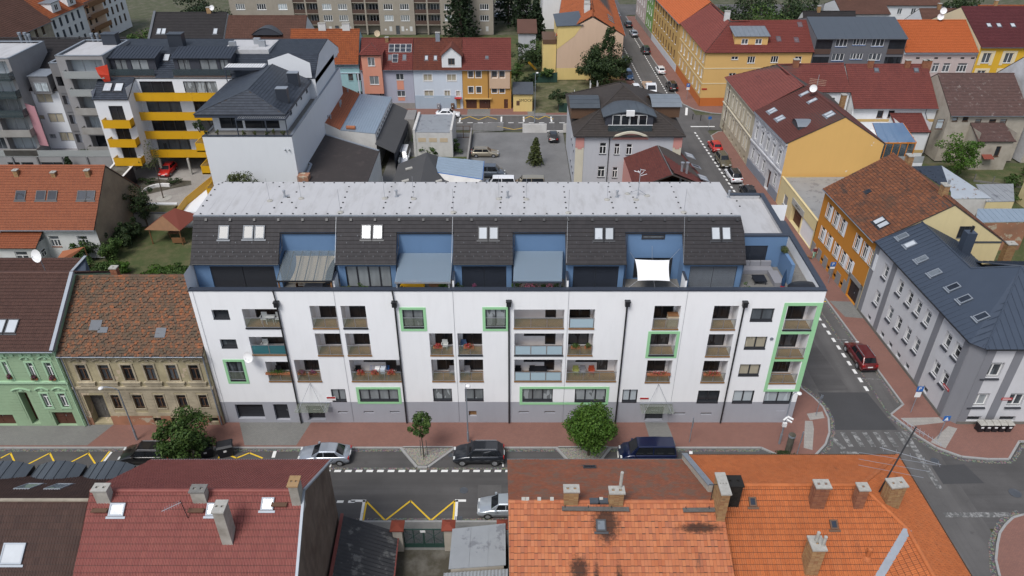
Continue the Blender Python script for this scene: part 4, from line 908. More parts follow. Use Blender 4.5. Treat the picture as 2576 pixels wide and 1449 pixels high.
def pediment(par,W,u,z,w,mat,kind='arch',h=0.3):
 mb=MB();n=8;pr=0.14
 for k in range(n):
  a,b=k/n,(k+1)/n
  za,zb=(z+h*sin(pi*a)*.9,z+h*sin(pi*b)*.9)if kind=='arch' else(z,z)
  p=[W.p(u-w/2+w*a,za),W.p(u-w/2+w*b,zb),W.p(u-w/2+w*b,zb+.1),W.p(u-w/2+w*a,za+.1)];mb.prism([q+W.n*0.002 for q in p],W.n*pr)
 if kind=='arch':mb.prism([W.p(u-w*.1,z-.02,.004),W.p(u+w*.1,z-.02,.004),W.p(u+w*.06,z+h*.55,.004),W.p(u-w*.06,z+h*.55,.004)],W.n*.08)
 return mb.build('pediment',mat,par)
tile_mat('tile_red',[(0.225,0.066,0.056),(0.265,0.083,0.068),(0.24,0.072,0.062)],0.62,big=0.2,fine=0.15)
tile_mat('tile_brown_dark',[(0.072,0.040,0.032),(0.088,0.050,0.040),(0.066,0.038,0.032)],0.7,big=0.25)
tile_mat('tile_orange_old',[(0.45,0.145,0.062),(0.49,0.185,0.09),(0.38,0.12,0.06),(0.51,0.19,0.085),(0.43,0.135,0.057),(.36,.135,.075)],0.8,big=0.25,dirt=((0.07,0.05,0.04),0.64),soot=[((5.6,-22.2,12.6),(1.0,1.2,3)),((6.2,-25.4,11),(.28,1.6,3)),((3.9,-24.4,11),(.7,.8,3)),((4.9,-25.6,11),(.22,2.2,3)),((11.2,-22.4,12.6),(1.6,.35,3))])
tile_mat('tile_orange_worn',[(0.24,0.085,0.050),(0.29,0.105,0.060),(0.21,0.085,0.055),(0.27,0.09,0.045)],0.9,moss=((0.15,0.10,0.075),0.48,1.2),big=0.3)
tile_mat('tile_orange',[(0.50,0.15,0.05),(0.54,0.17,0.058),(0.45,0.135,0.046),(.5,.165,.062)],0.75,big=0.3,fine=0.3,dirt=((.2,.07,.035),.62))
tile_mat('tile_derelict',[(0.13,0.085,0.058),(0.18,0.11,0.07),(0.135,0.092,0.064),(0.34,0.12,0.05),(0.15,0.10,0.068),(0.26,0.11,0.056),(0.12,0.086,0.062)],0.95,moss=((0.085,0.070,0.050),0.50,0.9),big=0.2,fine=0.4)
tile_mat('brick',[(0.34,0.21,0.10),(0.42,0.27,0.13),(0.30,0.16,0.08),(0.38,0.25,0.13),(0.26,0.12,0.06)],0.95,big=0.3,dirt=((0.06,0.05,0.04),0.6))
tile_mat('brick_black',[(0.02,0.018,0.016),(0.03,0.026,0.022),(0.015,0.014,0.013)],0.9)
tile_mat('brick_red',[(0.28,0.11,0.06),(0.34,0.16,0.09),(0.22,0.09,0.06)],0.95,big=0.3,dirt=((0.07,0.06,0.05),0.6))
plaster('chimney_plaster',(0.44,0.42,0.38),0.2,dirt=0.8);plaster('pebbledash',(0.19,0.145,0.115),0.45,dirt=0.9,dirtcol=(0.075,0.045,0.032),streak=0.9,rough=1.0)
plaster('house_plain',(0.46,0.42,0.36),0.12,dirt=0.3);plaster('house_dirty',(0.42,0.37,0.29),0.18,dirt=0.6)
metal_roof('zinc_roof',(0.26,0.29,0.32),0.45,0.4,0.25);metal_roof('zinc_dark',(0.10,0.115,0.13),0.45,0.4,0.3);metal_roof('corrugated',(0.052,0.053,0.057),0.85,0.0,0.5,(0.15,0.15,0.145));metal_roof('grey_sheet',(0.34,0.36,0.38),0.5,0.3,0.2,(0.22,0.23,0.25))
KX=-0.045
def tx(x,y,y0=-13.5):return x+KX*(y-y0)
yb,yr,yn=-13.9,-20.2,-26.8
t,Ws,fr=house('row_house','large red tiled house with rough brown gable wall, nearest left','house',(tx(-26.1,yn),yn),(tx(-13.2,yn),yn),(tx(-13.2,yb),yb),(tx(-26.1,yb),yb),9.1,13.2,'house_plain','tile_red',0.51,0.45,nparts=300,wall_side='pebbledash',side_over=0.06,tw=0.36,tl=0.40)
A2=t
m_=MB();e=fr['f'][0]+fr['f'][1]*fr['f'][4][1][0];
for f_,(p,q)in(('f',(e,fr['ridge'][1])),('b',(fr['b'][0],fr['ridge'][1]))):
 n_=fr[f_][3];m_.obox(p+n_*.0+Vector((.0,0,0)),(q-p),Vector((.16,0,0)),n_*.12)
m_.build('verge_flashing','zinc',t)
chim(t,fr['f'],262,1268,1234,.85,.55,'chimney_plaster',2,False);chim(t,fr['f'],504,1268,1237,.85,.55,'chimney_plaster',2,False,cap='concrete_dark');chim(t,fr['f'],747,1274,1222,.55,.75,'chimney_plaster',2,False,cap='brick')
chim(t,fr['f'],573,1372,1288,.62,.85,'chimney_plaster',2,False,extra=1.2)
for p in((281,1266,312,1299),(524,1266,553,1298),(661,1252,688,1284)):rw_px(t,fr['f'],*p,'zinc','sky_reflection_pane')
for p in(253,495,703):
 a=on_roof(fr['f'],p,1288 if p<600 else 1273);m_=MB();m_.obox(a-Vector((.45,.1,0))+fr['f'][3]*.22,Vector((.95,0,0)),Vector((0,.3,0)),Vector((0,0,.05)));st=m_.build('roof_step','brown_frame',t)
 m_=MB();[m_.tube(a+Vector((s_,0,.0)),a+Vector((s_,.05,.3)),.025,n=5)for s_ in(-.4,.4)];m_.build('step_bracket','brown_frame',st)
an=thing('aerial','thin television aerial on the near red tiled roof','antenna',on_roof(fr['f'],474,1305));a=on_roof(fr['f'],474,1305);m_=MB();m_.tube(a,a+Vector((-.1,0,1.6)),.025);m_.build('mast','black_metal',an);m_=MB();m_.tube(a+Vector((-.1,0,1.45)),a+Vector((-1.1,-.5,1.25)),.02)
[m_.tube(a+Vector((-.1-.12*k,-.06*k,1.45-.02*k))+Vector((-.08,.2,0)),a+Vector((-.1-.12*k,-.06*k,1.45-.02*k))+Vector((.08,-.2,0)),.008,n=4)for k in range(1,8)];m_.build('antenna_rods','steel',an)
yb,yr,yn=-13.9,-20.3,-26.9
t,Ws,fr=house('row_house','dark brown tiled house with grey barrel dormers at the bottom left corner','house',(-46,yn),(tx(-26.2,yn),yn),(tx(-26.2,yb),yb),(-46.6,yb),7.9,12.3,'house_plain','tile_brown_dark',0.51,0.4,nparts=300,tw=0.36,tl=0.40)
p0,p1=fr['ridge'];m_=MB();m_.obox(p0+Vector((0,-.1,.0)),p1-p0,Vector((0,.2,0)),Vector((0,0,.18)));m_.build('ridge_mortar','house_dirty',t)
rw_px(t,fr['f'],14,1366,56,1420,'zinc','sky_reflection_pane')
m_=MB();n_=fr['f'][3];e=fr['f'][0]+fr['f'][1]*fr['f'][4][1][0];m_.obox(e-Vector((.0,0,0)),fr['ridge'][1]-e,Vector((.22,0,0)),n_*.22);m_.build('verge_flashing','black_metal',t)
for(pa,pb)in((-58,62),(75,196),(207,322)):
 za=8.15;ya=-13.75;x0=YP(pa,1178,-14.6).x;x1=YP(pb,1178,-14.6).x;n=10;top=9.2;W_=x1-x0
 prof_=[(x0+W_*k/n,za+.35+(top-za-.35)*sin(pi*(k/n*.8+.1))**1.0)for k in range(n+1)]
 def ys(z):return fr['b'][0].y-(z-fr['b'][0].z)/((fr['ridge'][0].z-fr['b'][0].z)/(fr['b'][0].y-fr['ridge'][0].y))
 m_=MB();near_=[Vector((x,ys(z)-.15,z))for x,z in prof_];far_=[Vector((x,ya,z))for x,z in prof_]
 m_.add(near_+far_,[(k,k+1,n+2+k,n+1+k)for k in range(n)]);dr=m_.build('dormer_roof','zinc_dark',t)
 m_=MB()
 for k in range(0,n+1,2):m_.obox(near_[k]+Vector((-.015,0,0)),Vector((.03,0,0)),far_[k]-near_[k],Vector((0,0,.05)))
 m_.build('standing_seam','zinc_dark',dr)
 m_=MB();m_.poly([Vector((x0,ya-.02,za-.3))]+[p-Vector((0,.02,.01))for p in far_]+[Vector((x1,ya-.02,za-.3))])
 for k_,xx in((0,x0),(n,x1)):m_.poly([near_[k_],far_[k_],Vector((xx,ya,za-.4)),Vector((xx,ys(za-.1),za-.1))])
 m_.build('dormer_cheek','black_metal',dr)
for(x0,y0,x1,y1)in((120,1218,175,1229),(45,1217,100,1229)):
 c_=on_roof(fr['b'],(x0+x1)/2,(y0+y1)/2+3);rwnd(t,fr['b'],c_,1.1,1.5,'zinc','sky_pane')
yb,yn=-13.9,-28.2
xl,xr=-0.3,12.3
t,Ws,fr=house('row_house','old orange tiled house with soot stains and walkway boards, nearest middle','house',(tx(xl,yn)-.4,yn),(tx(xr,yn),yn),(tx(xr,yb),yb),(xl,yb),9.1,13.15,'house_dirty','tile_orange_old',0.5,0.4,nparts=300,tw=0.2,tl=0.36,prof='beaver',jit=0.05,side_over=0.05,back_prof=None)
A4=t
o_,eu_,ev_,nn_,pl_=fr['b'];P_=[o_+eu_*a+ev_*b+nn_*.004 for a,b in pl_]
rplane(t,P_,'tile_orange_worn',0.2,0.17,'beaver',0,name='roof_slope',jit=0.06,bond=True)
for(px,pyb,pyt)in((1436,1273,1236),(1549,1276,1240)):chim(t,fr['f'],px,pyb,pyt,.85,.5,'brick',2)
b=on_roof(fr['f'],1558,1262);MB().tube(b+Vector((0,.2,.9)),b+Vector((.02,.2,2.3)),.1,n=10).build('flue_pipe','concrete',t)
chim(t,fr['f'],1812,1312,1242,.5,1.6,'brick',3)
rw_px(t,fr['f'],1498,1307,1525,1337,'dark_frame','sky_pane');c_=on_roof(fr['b'],1483,1177);rwnd(t,fr['b'],c_,.9,.6,'dark_frame','sky_pane_dark')
for(a,b)in(((1413,1287),(1582,1289)),((1717,1291),(1797,1290))):
 p,q=on_roof(fr['f'],*a),on_roof(fr['f'],*b);m_=MB();L_=(q-p).length;d_=(q-p)/L_
 m_.obox(p+fr['f'][3]*.25,d_*L_,Vector((0,.28,.03)),Vector((0,0,.05)));wb=m_.build('walkway_board','wood_grey',t);m_=MB()
 k=.2
 while k<L_:m_.tube(p+d_*k,p+d_*k+Vector((0,.1,.32)),.03,n=5);m_.tube(p+d_*k+Vector((0,.25,.1)),p+d_*k+Vector((0,.2,.32)),.03,n=5);k+=1.4
 m_.build('bracket','black_metal',wb)
m_=MB();[m_.obox(on_roof(fr['f'],px,1266)+fr['f'][3]*.06,Vector((.22,0,0)),fr['f'][2]*.35,fr['f'][3]*.05)for px in(1312,1352,1322,1384,1508)];m_.build('mortar_patch','concrete',t)
m_=MB();p0,p1=fr['ridge'];[m_.obox(p0+(p1-p0)*f+Vector((0,-.2,.02)),Vector((.6,0,0)),Vector((0,.4,-.02)),Vector((0,0,.14)))for f in(.38,.42)];m_.build('patch_felt','lead',t)
an=thing('aerial','short aerial with crossbar by the triple brick chimney','antenna',on_roof(fr['b'],1790,1262));a=on_roof(fr['f'],1787,1262);m_=MB();m_.tube(a,a+Vector((0,0,1.5)),.025);m_.tube(a+Vector((-.3,0,1.5)),a+Vector((.3,0,1.5)),.02);m_.build('mast','black_metal',an)
t=thing('corner_house','bright orange tiled corner house with brick chimneys at the bottom right','house',(20,-20,0));A5=t
ex,ey,ez,rz_,ry=27.8,-13.4,9.3,12.75,-19.3;sl_=(rz_-ez)/(ey-ry);rx=ex-(ey-ry);lz=11.4;hx=rx+(rz_-lz)/sl_;hy=ry-(rz_-lz)/sl_;xw=12.4
mb=MB();side(mb,(27.4,-13.9),(12.5,-13.9),0,9.5);side(mb,(27.4,-34),(27.4,-13.9),0,9.5);side(mb,(12.5,-13.9),(12.9,-28),0,9.2);side(mb,(12.9,-28),(17.5,-28.2),0,7.6);side(mb,(17.5,-28.2),(17.5,-34),0,7.6);mb.build('wall','house_plain',t)
kw=dict(tw=0.26,tl=0.34,prof='roman')
_,frb=rplane(t,[(ex,ey,ez),(xw,ey,ez),(xw,ry,rz_),(rx,ry,rz_)],'tile_orange',name='roof_slope',**kw)
_,frn=rplane(t,[(12.75,-28.6,rz_-sl_*(ry+28.6)),(hx-7.0,-28.6,rz_-sl_*(ry+28.6)),(hx,hy,lz),(rx,ry,rz_),(xw+.2,ry,rz_)],'tile_orange',name='roof_slope',nparts=300,**kw)
_,frr=rplane(t,[(ex,hy,ez),(ex,ey,ez),(rx,ry,rz_),(hx,hy,lz)],'tile_orange',name='roof_slope',**kw)
rplane(t,[(ex,-34,ez),(ex,hy,ez),(hx,hy,lz),(hx,-34,lz)],'tile_orange',name='roof_slope',**kw)
_,frw=rplane(t,[(hx-7,-28.6,lz-7*sl_),(hx-7,-34.0,lz-7*sl_),(hx,-34,lz),(hx,hy,lz)],'tile_orange',name='roof_slope',**kw)
ridge_caps(t,(xw,ry,rz_+.05),(rx,ry,rz_+.05),'tile_orange');ridge_caps(t,(rx,ry,rz_+.05),(ex,ey,ez+.08),'tile_orange');ridge_caps(t,(rx,ry,rz_+.05),(hx,hy,lz+.05),'tile_orange');ridge_caps(t,(hx,hy,lz+.05),(hx,-34,lz+.05),'tile_orange')
a,b=Vector((hx-.05,hy-.05,lz+.12)),Vector((hx-7,-28.6,lz-7*sl_+.15));d_=(b-a);m_=MB();m_.prism([a+Vector((-.16,.16,0)),a+Vector((.16,-.16,0)),b+Vector((.16,-.16,0)),b+Vector((-.16,.16,0))],Vector((0,0,.03)));m_.build('valley_gutter','zinc',t)
gutter(t,(ex,ey+.08,ez+.02),(xw,ey+.08,ez+.02),'brown_frame',.09);gutter(t,(ex+.08,-34,ez+.02),(ex+.08,ey,ez+.02),'brown_frame',.09)
m_=MB();m_.prism([(xw-.12,ey,9.0),(xw-.12,ry-.3,12.2),(xw-.12,ry-.3,rz_+.32),(xw-.12,ey,ez+.25)],(.24,0,0));m_.build('fire_wall','house_plain',t)
m_=MB();m_.obox((xw-.2,ey,ez+.25),(.4,0,0),(0,ry-.3-ey,rz_+.07-ez),(0,0,.05));m_.build('fire_wall_cap','zinc',t)
chim(t,frn,1838,1277,1222,.95,.8,'brick_black',2,cap='soot');chim(t,frn,2055,1282,1226,.85,.6,'brick_red',2);chim(t,frn,2158,1282,1232,.6,.55,'brick_red',1)
b=PL(2243,1278,frr[0],frr[3]);chimney(t,b.x,b.y+.4,b.z-.9,YP(2243,1226,b.y).z,1.0,.7,'brick','concrete',2,0.12)
chim(t,frn,2040,1450,1383,.75,.95,'brick',1,extra=1.4);b=on_roof(frn,2040,1450);zt_=YP(2040,1383,b.y).z
for e_ in(-.12,.18):MB().tube((b.x+e_+.1,b.y+.5-e_,zt_-.1),(b.x+e_+.1,b.y+.5-e_,zt_+.75),.1,n=10).build('flue_pipe','concrete',t)
for p in((1881,1251,1903,1275),(2084,1308,2108,1332)):rw_px(t,frn,*p,'brown_frame','sky_pane_dark')
b=on_roof(frn,2180,1405);m_=MB();m_.lathe(b,[(.3,0),(.22,.12),(.1,.2),(.1,.75),(.17,.78),(.15,.92),(.02,.97)],12);m_.build('roof_vent','tile_orange',t)
b=PL(2210,1240,frr[0],frr[3]);an=thing('aerial','tall leaning black aerial mast with long yagi booms on the corner house','antenna',b);tp=b+Vector((1.9,1.6,4.2));MB().tube(b,tp,.05).build('mast','black_metal',an)
def boom(f,vec,rods,nm='antenna_boom'):
 c_=b+(tp-b)*f;v_=Vector(vec);m_=MB();m_.tube(c_-v_*.35,c_+v_*.65,.02,n=5);s_=v_.cross(Vector((0,0,1))).normalized()
 for k in range(rods):
  q=c_+v_*(-.3+.92*k/max(1,rods-1));m_.tube(q-s_*.25,q+s_*.25,.01,n=4)
 m_.build(nm,'steel',an)
boom(.98,(2.2,-1.3,-1.0),10);boom(.95,(-1.6,.7,.5),8);boom(.6,(3.6,-.9,-.6),5)
for f,L_ in((.52,2.4),(.42,2.2),(.33,2.0)):
 c_=b+(tp-b)*f;MB().tube(c_+Vector((-L_,.3,.25)),c_+Vector((L_,-.3,-.25)),.013,n=5).build('dipole','zinc',an)
sheet('courtyard',[(-13,-30),(-.4,-30),(-.4,-14.3),(-13,-14.3)],0.006,'soil')
t=thing('shed','shed with dark corrugated roof beside the rough brown gable','shed',(-11,-18,0));pr_=MB();n=60
za,zb=3.55,1.55;pts=[]
for k in range(n+1):
 y=-13.9-10.0*k/n;w_=.045*cos(k*pi);pts+=[(-13.0+KX*(y+13.9),y,za+w_),(-8.75+KX*(y+13.9),y-.0,zb+w_)]
pr_.add(pts,[(2*k,2*k+2,2*k+3,2*k+1)for k in range(n)]);pr_.build('roof_sheet','corrugated',t)
m_=MB();m_.obox((-13.0,-13.8,za-.05),(.22,0,0),(.45,-10,0),(0,0,.14));m_.build('verge_flashing','tile_red',t);m_=MB();m_.obox((-8.8,-13.8,zb-.12),(.1,0,0),(.45,-10,0),(0,0,.16));m_.build('gutter_board','tile_red',t)
m_=MB();side(m_,(-8.8,-23.5),(-8.9,-14.0),0,zb);m_.poly([(-8.9,-14,0),(-13,-14,0),(-13,-14,za-.05),(-8.9,-14,zb-.05)]);m_.build('wall','house_plain',t)
t=thing('shed','flat grey sheet metal shed roof next to the gate','shed',(-2.4,-16.2,0));z=2.75
m_=MB();m_.prism([(-4.55,-18.0,z-.1),(-.45,-17.7,z-.05),(-.5,-14.15,z+.12),(-4.5,-14.6,z+.05)],(0,0,.06));rf_=m_.build('roof_sheet','grey_sheet',t);m_=MB()
for k in(1,2):a=-4.5+k*1.35;m_.obox((a,-17.85,z-.03),(.04,0,0),(.02,3.4,.15),(0,0,.05))
m_.build('standing_seam','grey_sheet',rf_);m_=MB();side(m_,(-4.4,-14.7),(-4.4,-18),0,z);side(m_,(-4.4,-18),(-.6,-17.6),0,z-.1);side(m_,(-.5,-14.3),(-4.4,-14.6),0,z);m_.build('wall','house_plain',t)
t=thing('shed','low corrugated grey shed roof at the bottom edge beside the courtyard','shed',(-2.4,-20,0));m_=MB();pts=[];n=36
for k in range(n+1):x=-4.9+4.6*k/n;w_=.03*cos(k*pi);pts+=[(x,-23,2.0+w_),(x,-18.15+.35*k/n,2.45+w_)]
m_.add(pts,[(2*k,2*k+2,2*k+3,2*k+1)for k in range(n)]);m_.build('roof_sheet','grey_sheet',t);BX('wall','house_plain',t,-4.8,-.4,-22.8,-18.3,0,1.9)
tile_mat('cap_red',[(0.22,0.05,0.03),(0.24,0.055,0.032)],0.8,big=.4)
def pillar(x,y,w,h,label):
 t=thing('gate_pillar',label,'pillar',(x,y,0),'plastered gate pillars with red caps');BX('shaft','house_plain',t,x-w/2,x+w/2,y-w/2,y+w/2,0,h);m_=MB();c_=w/2+.16;m_.box(x-c_,x+c_,y-c_,y+c_,h,h+.1);q=[(x-c_,y-c_,h+.1),(x+c_,y-c_,h+.1),(x+c_,y+c_,h+.1),(x-c_,y+c_,h+.1)];i_=c_*.25;q2=[(x-i_,y-i_,h+.3),(x+i_,y-i_,h+.3),(x+i_,y+i_,h+.3),(x-i_,y+i_,h+.3)]
 m_.add(q+q2,[(0,1,5,4),(1,2,6,5),(2,3,7,6),(3,0,4,7),(4,5,6,7)]);m_.build('cap','cap_red',t)
pillar(-8.75,-14.1,.72,2.5,'plastered gate pillar with red cap beside the dark corrugated shed');pillar(-4.85,-14.05,.72,2.5,'plastered gate pillar with red cap beside the grey sheet roof');pillar(-.72,-14.0,.6,2.55,'gate pillar with red cap against the old orange tiled house')
gt=thing('gate','dark green wire mesh double gate between two red-capped pillars','gate',(-6.8,-14.1,0))
clear_mat('mesh_wire',(0.09,0.10,0.105),0.55,0.6);flat('gate_green',(0.02,0.055,0.045),0.5)
for(a,b)in((-8.35,-6.85),(-6.78,-5.28)):
 m_=MB();[m_.box(x-.03,x+.03,-14.13,-14.07,.1,2.2)for x in(a,(a+b)/2,b)];[m_.box(a,b,-14.135,-14.065,z-.03,z+.03)for z in(.13,2.17)];m_.tube((a,-14.1,.6),(b,-14.1,2.1),.02);m_.tube((b,-14.1,.6),(a,-14.1,2.1),.02);lf=m_.build('gate_leaf','gate_green',gt)
 BX('wire_mesh','mesh_wire',lf,a+.03,b-.03,-14.105,-14.095,.55,2.14);BX('bottom_panel','gate_green',lf,a+.02,b-.02,-14.12,-14.08,.16,.54)
BX('notice_plate','sign_white',gt,-7.05,-6.65,-14.15,-14.14,1.85,2.1)
plaster('green_wall',(0.29,0.41,0.26),0.06,dirt=0.15,streak=0.2);plaster('green_trim',(0.36,0.54,0.36),0.05);plaster('derelict_wall',(0.46,0.40,0.25),0.2,dirt=0.6,dirtcol=(0.24,0.20,0.12),peel=(0.58,(0.50,0.40,0.29)),streak=0.4);plaster('derelict_trim',(0.52,0.45,0.32),0.15,dirt=0.6,streak=0.4);plaster('brick_bare',(0.36,0.17,0.10),0.4,dirt=0.4,peel=(0.55,(0.42,0.36,0.27)))
tile_mat('tile_brown',[(0.085,0.042,0.033),(0.105,0.052,0.040),(0.095,0.048,0.038)],0.65,big=0.15,fine=0.15)
Gp=Wall((-58,-.45),(-39.85,-.45));Z3=lambda W,a:W.rect(a[0]/4,724.5+a[1]/4,a[2]/4,724.5+a[3]/4)
up=[(15,742,132,905),(258,752,392,915),(437,750,575,918)];gr=[(405,1062,532,1198),(577,1060,705,1195)]
gu=[Z3(Gp,a)for a in up];gg=[Z3(Gp,a)for a in gr];gd=Z3(Gp,(178,1050,385,1308));ga=Z3(Gp,(515,1250,775,1368));ga2=Z3(Gp,(-150,1275,180,1388))
gu2=[(gu[0][0]-3.6,gu[0][1]-3.6,gu[0][2],gu[0][3]),(gu[0][0]-2.2-3.6,gu[0][1]-2.2-3.6,gu[0][2],gu[0][3])];gg2=[(gg[0][0]-7.3,gg[0][1]-7.3,gg[0][2],gg[0][3])]
gd=(gd[0],gd[1],.25,gd[3]);ga=(ga[0],ga[1],.02,ga[3]);ga2=(ga2[0],ga2[1],.02,ga2[3]);gops=gu+gg+gu2+gg2+[(*gd,.7),(*ga,.35),(*ga2,.35)]
t,Ws,fr=house('row_house','green stuccoed town house with white windows and brown tiled roof','house',(-58,-.45),(-39.85,-.45),(-40.4,12),(-58.5,12),9.2,12.9,'green_wall','tile_brown',0.5,0.4,ops_f=gops,nparts=300,tw=0.34,tl=0.34)
bands(t,Gp,.9,5.2,.34,gops,'green_wall');bands(t,Gp,5.6,8.3,.42,gops,'green_wall',.018)
for r in gu+gu2+gg+gg2:
 window(t,Gp,r,.16,2,'white_frame','glass_mid','green_trim',.28,.08,'green_trim',.16,.06);pediment(t,Gp,(r[0]+r[1])/2,r[3]+.42,r[1]-r[0]+.7,'green_trim')
door(t,Gp,gd,'door_brown',.65);pediment(t,Gp,(gd[0]+gd[1])/2,gd[3]+.2,gd[1]-gd[0]+1.0,'green_trim')
for g_ in(ga,ga2):door(t,Gp,g_,'door_brown',.3,2,'cellar_door')
m_=MB();Gp.box(m_,0,Gp.L,.002,.2,5.25,5.45);Gp.box(m_,0,Gp.L,.002,.3,8.85,9.1);Gp.box(m_,0,Gp.L,.002,.16,8.6,8.75);m_.build('cornice','green_trim',t)
m_=MB();k=.4
while k<Gp.L:Gp.box(m_,k,k+.3,.002,.1,8.28,8.55);k+=.8
m_.build('frieze_blocks','green_trim',t)
rw_px(t,fr['f'],-8,804,40,840,'dark_frame','sky_reflection_pane',2)
m_=MB();n_=fr['f'][3];e=fr['f'][0]+fr['f'][1]*fr['f'][4][1][0];m_.obox(e-Vector((.12,0,0)),fr['ridge'][1]-e,Vector((.3,0,0)),n_*.28);m_.build('verge_flashing','zinc',t);MB().tube((-39.95,-.6,.1),(-39.95,-.6,8.8),.06).build('downpipe','green_trim',t)
for r,lab in zip(gu,('purple and white flowers on the first green house windowsill','red flowers on the middle green house windowsill','purple flowers on the green house windowsill nearest the derelict house')):
 FLOWERS=globals().setdefault('FLOWERS',[]);FLOWERS.append((Gp.p((r[0]+r[1])/2,r[2]+.02,.12),r[1]-r[0],lab))
Dp=Wall((-39.8,-.3),(-27.05,-.3));Dx=[(755,772,915,930),(980,772,1145,930),(1210,772,1370,930),(1437,772,1590,930),(1665,772,1815,930),(1890,772,2035,930)];Dg=[(1108,1075,1240,1210),(1325,1075,1468,1210),(1550,1075,1682,1206),(1770,1075,1902,1203),(1990,1075,2112,1200)]
du=[Z3(Dp,a)for a in Dx];dg=[Z3(Dp,a)for a in Dg];dd_=Z3(Dp,(835,1078,1130,1330));dd_=(dd_[0],dd_[1],.2,dd_[3]);dc=[(x,x+.75,.35,.85)for x in(6.3,7.95,9.6,12.0-.4)]
dops=du+dg+[(*dd_,.9)]+dc
t,Ws,fr=house('row_house','derelict brown town house with crumbling plaster and mossy patched tile roof','house',(-39.8,-.3),(-27.05,-.3),(-27.4,12.4),(-40.35,12.4),8.55,12.35,'derelict_wall','tile_derelict',0.5,0.4,ops_f=dops,nparts=300,tw=0.22,tl=0.26,prof='beaver',jit=0.22,bond=True)
for r in du:
 window(t,Dp,r,.16,2,'brown_frame',R.choice(['glass_dark','glass_dark','glass_mid']),'derelict_trim',.3,.08,'derelict_trim',.16,.07);pediment(t,Dp,(r[0]+r[1])/2,r[3]+.4,r[1]-r[0]+.75,'derelict_trim')
 m_=MB();Dp.box(m_,r[0]-.3,r[1]+.3,.002,.13,r[2]-.55,r[2]-.22);Dp.box(m_,r[0]-.4,r[1]+.4,.002,.2,r[2]-.22,r[2]-.1);m_.build('window_apron','derelict_trim',t)
for r in dg:window(t,Dp,r,.16,2,'brown_frame','glass_dark','derelict_trim',.3,.08,'derelict_trim',.12,.05)
for r in dc:WX(Dp,'cellar_opening','soot',t,r[0],r[1],-.22,-.17,r[2],r[3])
door(t,Dp,dd_,'wood_grey',.8);bands(t,Dp,1.15,4.3,.4,dops,'derelict_trim',.03);m_=MB();Dp.box(m_,0,Dp.L,.002,.16,4.45,4.7);Dp.box(m_,0,Dp.L,.002,.26,8.25,8.45);m_.build('cornice','derelict_trim',t)
blk=sorted([(o[0],o[1])for o in dc+[dd_]]);u=0
for q in blk+[(Dp.L,Dp.L)]:
 if q[0]>u+.05:bm_=MB();Dp.box(bm_,u,q[0],.001,.03,0,1.08);bm_.build('plinth','brick_bare',t)
 u=max(u,q[1])
for(px,py,w,h)in((242,819,1.0,1.0),(260,831,.85,.55),(405,838,.9,.95)):
 a=on_roof(fr['f'],px,py);f_=fr['f'];m_=MB();m_.obox(a-f_[1]*w/2-f_[2]*h/2+f_[3]*.1,f_[1]*w,f_[2]*h,f_[3]*.02);m_.build('felt_patch','lead',t)
MB().tube((-39.6,-.5,.1),(-39.6,-.5,8.3),.06).build('downpipe','zinc',t);MB().tube((-27.2,-.42,.1),(-27.2,-.42,8.2),.06).build('downpipe','zinc',t)
chimney(t,-27.9,6.9,11.2,13.6,.55,.9,'brick_red','concrete',2);chimney(t,-37.0,7.0,11.3,12.9,.6,.5,'brick_red','concrete',1)
# helpers for free-form buildings
def poly_block(par,pts,z1,wall,roof,z0=0.0,name='wall',rname='roof',lip=0.0):
 n=len(pts);zs=z1 if isinstance(z1,(list,tuple))else[z1]*n;mb=MB()
 for i in range(n):
  j=(i+1)%n;mb.poly([V3(pts[i],z0),V3(pts[j],z0),V3(pts[j],zs[j]),V3(pts[i],zs[i])])
 w_=mb.build(name,wall,par)
 m2=MB();m2.prism([V3(pts[i],zs[i]+.002)for i in range(n)],(0,0,.08));r_=m2.build(rname,roof,par)
 return w_,r_
def cap_edges(par,pts,z,w=0.3,h=0.08,mat='zinc',closed=True,name='parapet_cap'):
 mb=MB();n=len(pts)
 for i in range(n if closed else n-1):
  a,b=V3(pts[i],z),V3(pts[(i+1)%n],z);d=(b-a).normalized();s=Vector((-d.y,d.x,0));mb.obox(a-s*.05+d*.003,(b-a)-d*.006,s*w,Vector((0,0,h)))
 return mb.build(name,mat,par)
def gpx(pts,z):return[G(x,y,z).xy for x,y in pts]
flat('yellow_panel',(0.58,0.32,0.012),0.35,var=0.08,scale=.6);plaster('new_white',(0.66,0.68,0.71),0.03,streak=.05);tile_mat('slate',[(0.030,0.037,0.050),(0.038,0.046,0.062),(0.045,0.054,0.070)],0.45,big=0.1,fine=0.1)
metal_roof('anthracite',(0.038,0.046,0.062),0.42,0.25,0.12);plaster('dark_render',(0.045,0.048,0.062),0.1);plaster('grey_render',(0.27,0.265,0.27),0.08,dirt=.15);plaster('grey_render2',(0.17,0.17,0.18),0.15,dirt=.3);plaster('concrete_wall',(0.30,0.29,0.275),0.15,dirt=.4);plaster('pink_panel',(0.42,0.21,0.24),.04);flat('red_panel',(0.62,0.06,0.03),.5)
tile_mat('tile_black',[(0.022,0.020,0.021),(0.03,0.027,0.028),(0.026,0.023,0.025)],0.7);clear_mat('smoke_glass',(0.05,0.07,0.08),0.72);clear_mat('frost_glass',(0.36,0.38,0.38),0.75,.3)
yel=thing('apartment_building','white apartment block with yellow balconies and dark slate roof','building',(-48,60,0))
YF=58.5;xl,xr=-62.2,-29.6;BF=Wall((xl,YF),(xr,YF));zE=14.9
tw0,tw1=-61.9,-56.7;YT_=55.0
def fl(z):return z
levels=[3.3,6.45,9.5,12.45]
bops=[]
for z in levels[:3]:
 bops+=[(6.2,11.4,z+.1,z+2.4),(13.4,18.6,z+.1,z+2.4),(20.2,25,z+.1,z+2.4)]
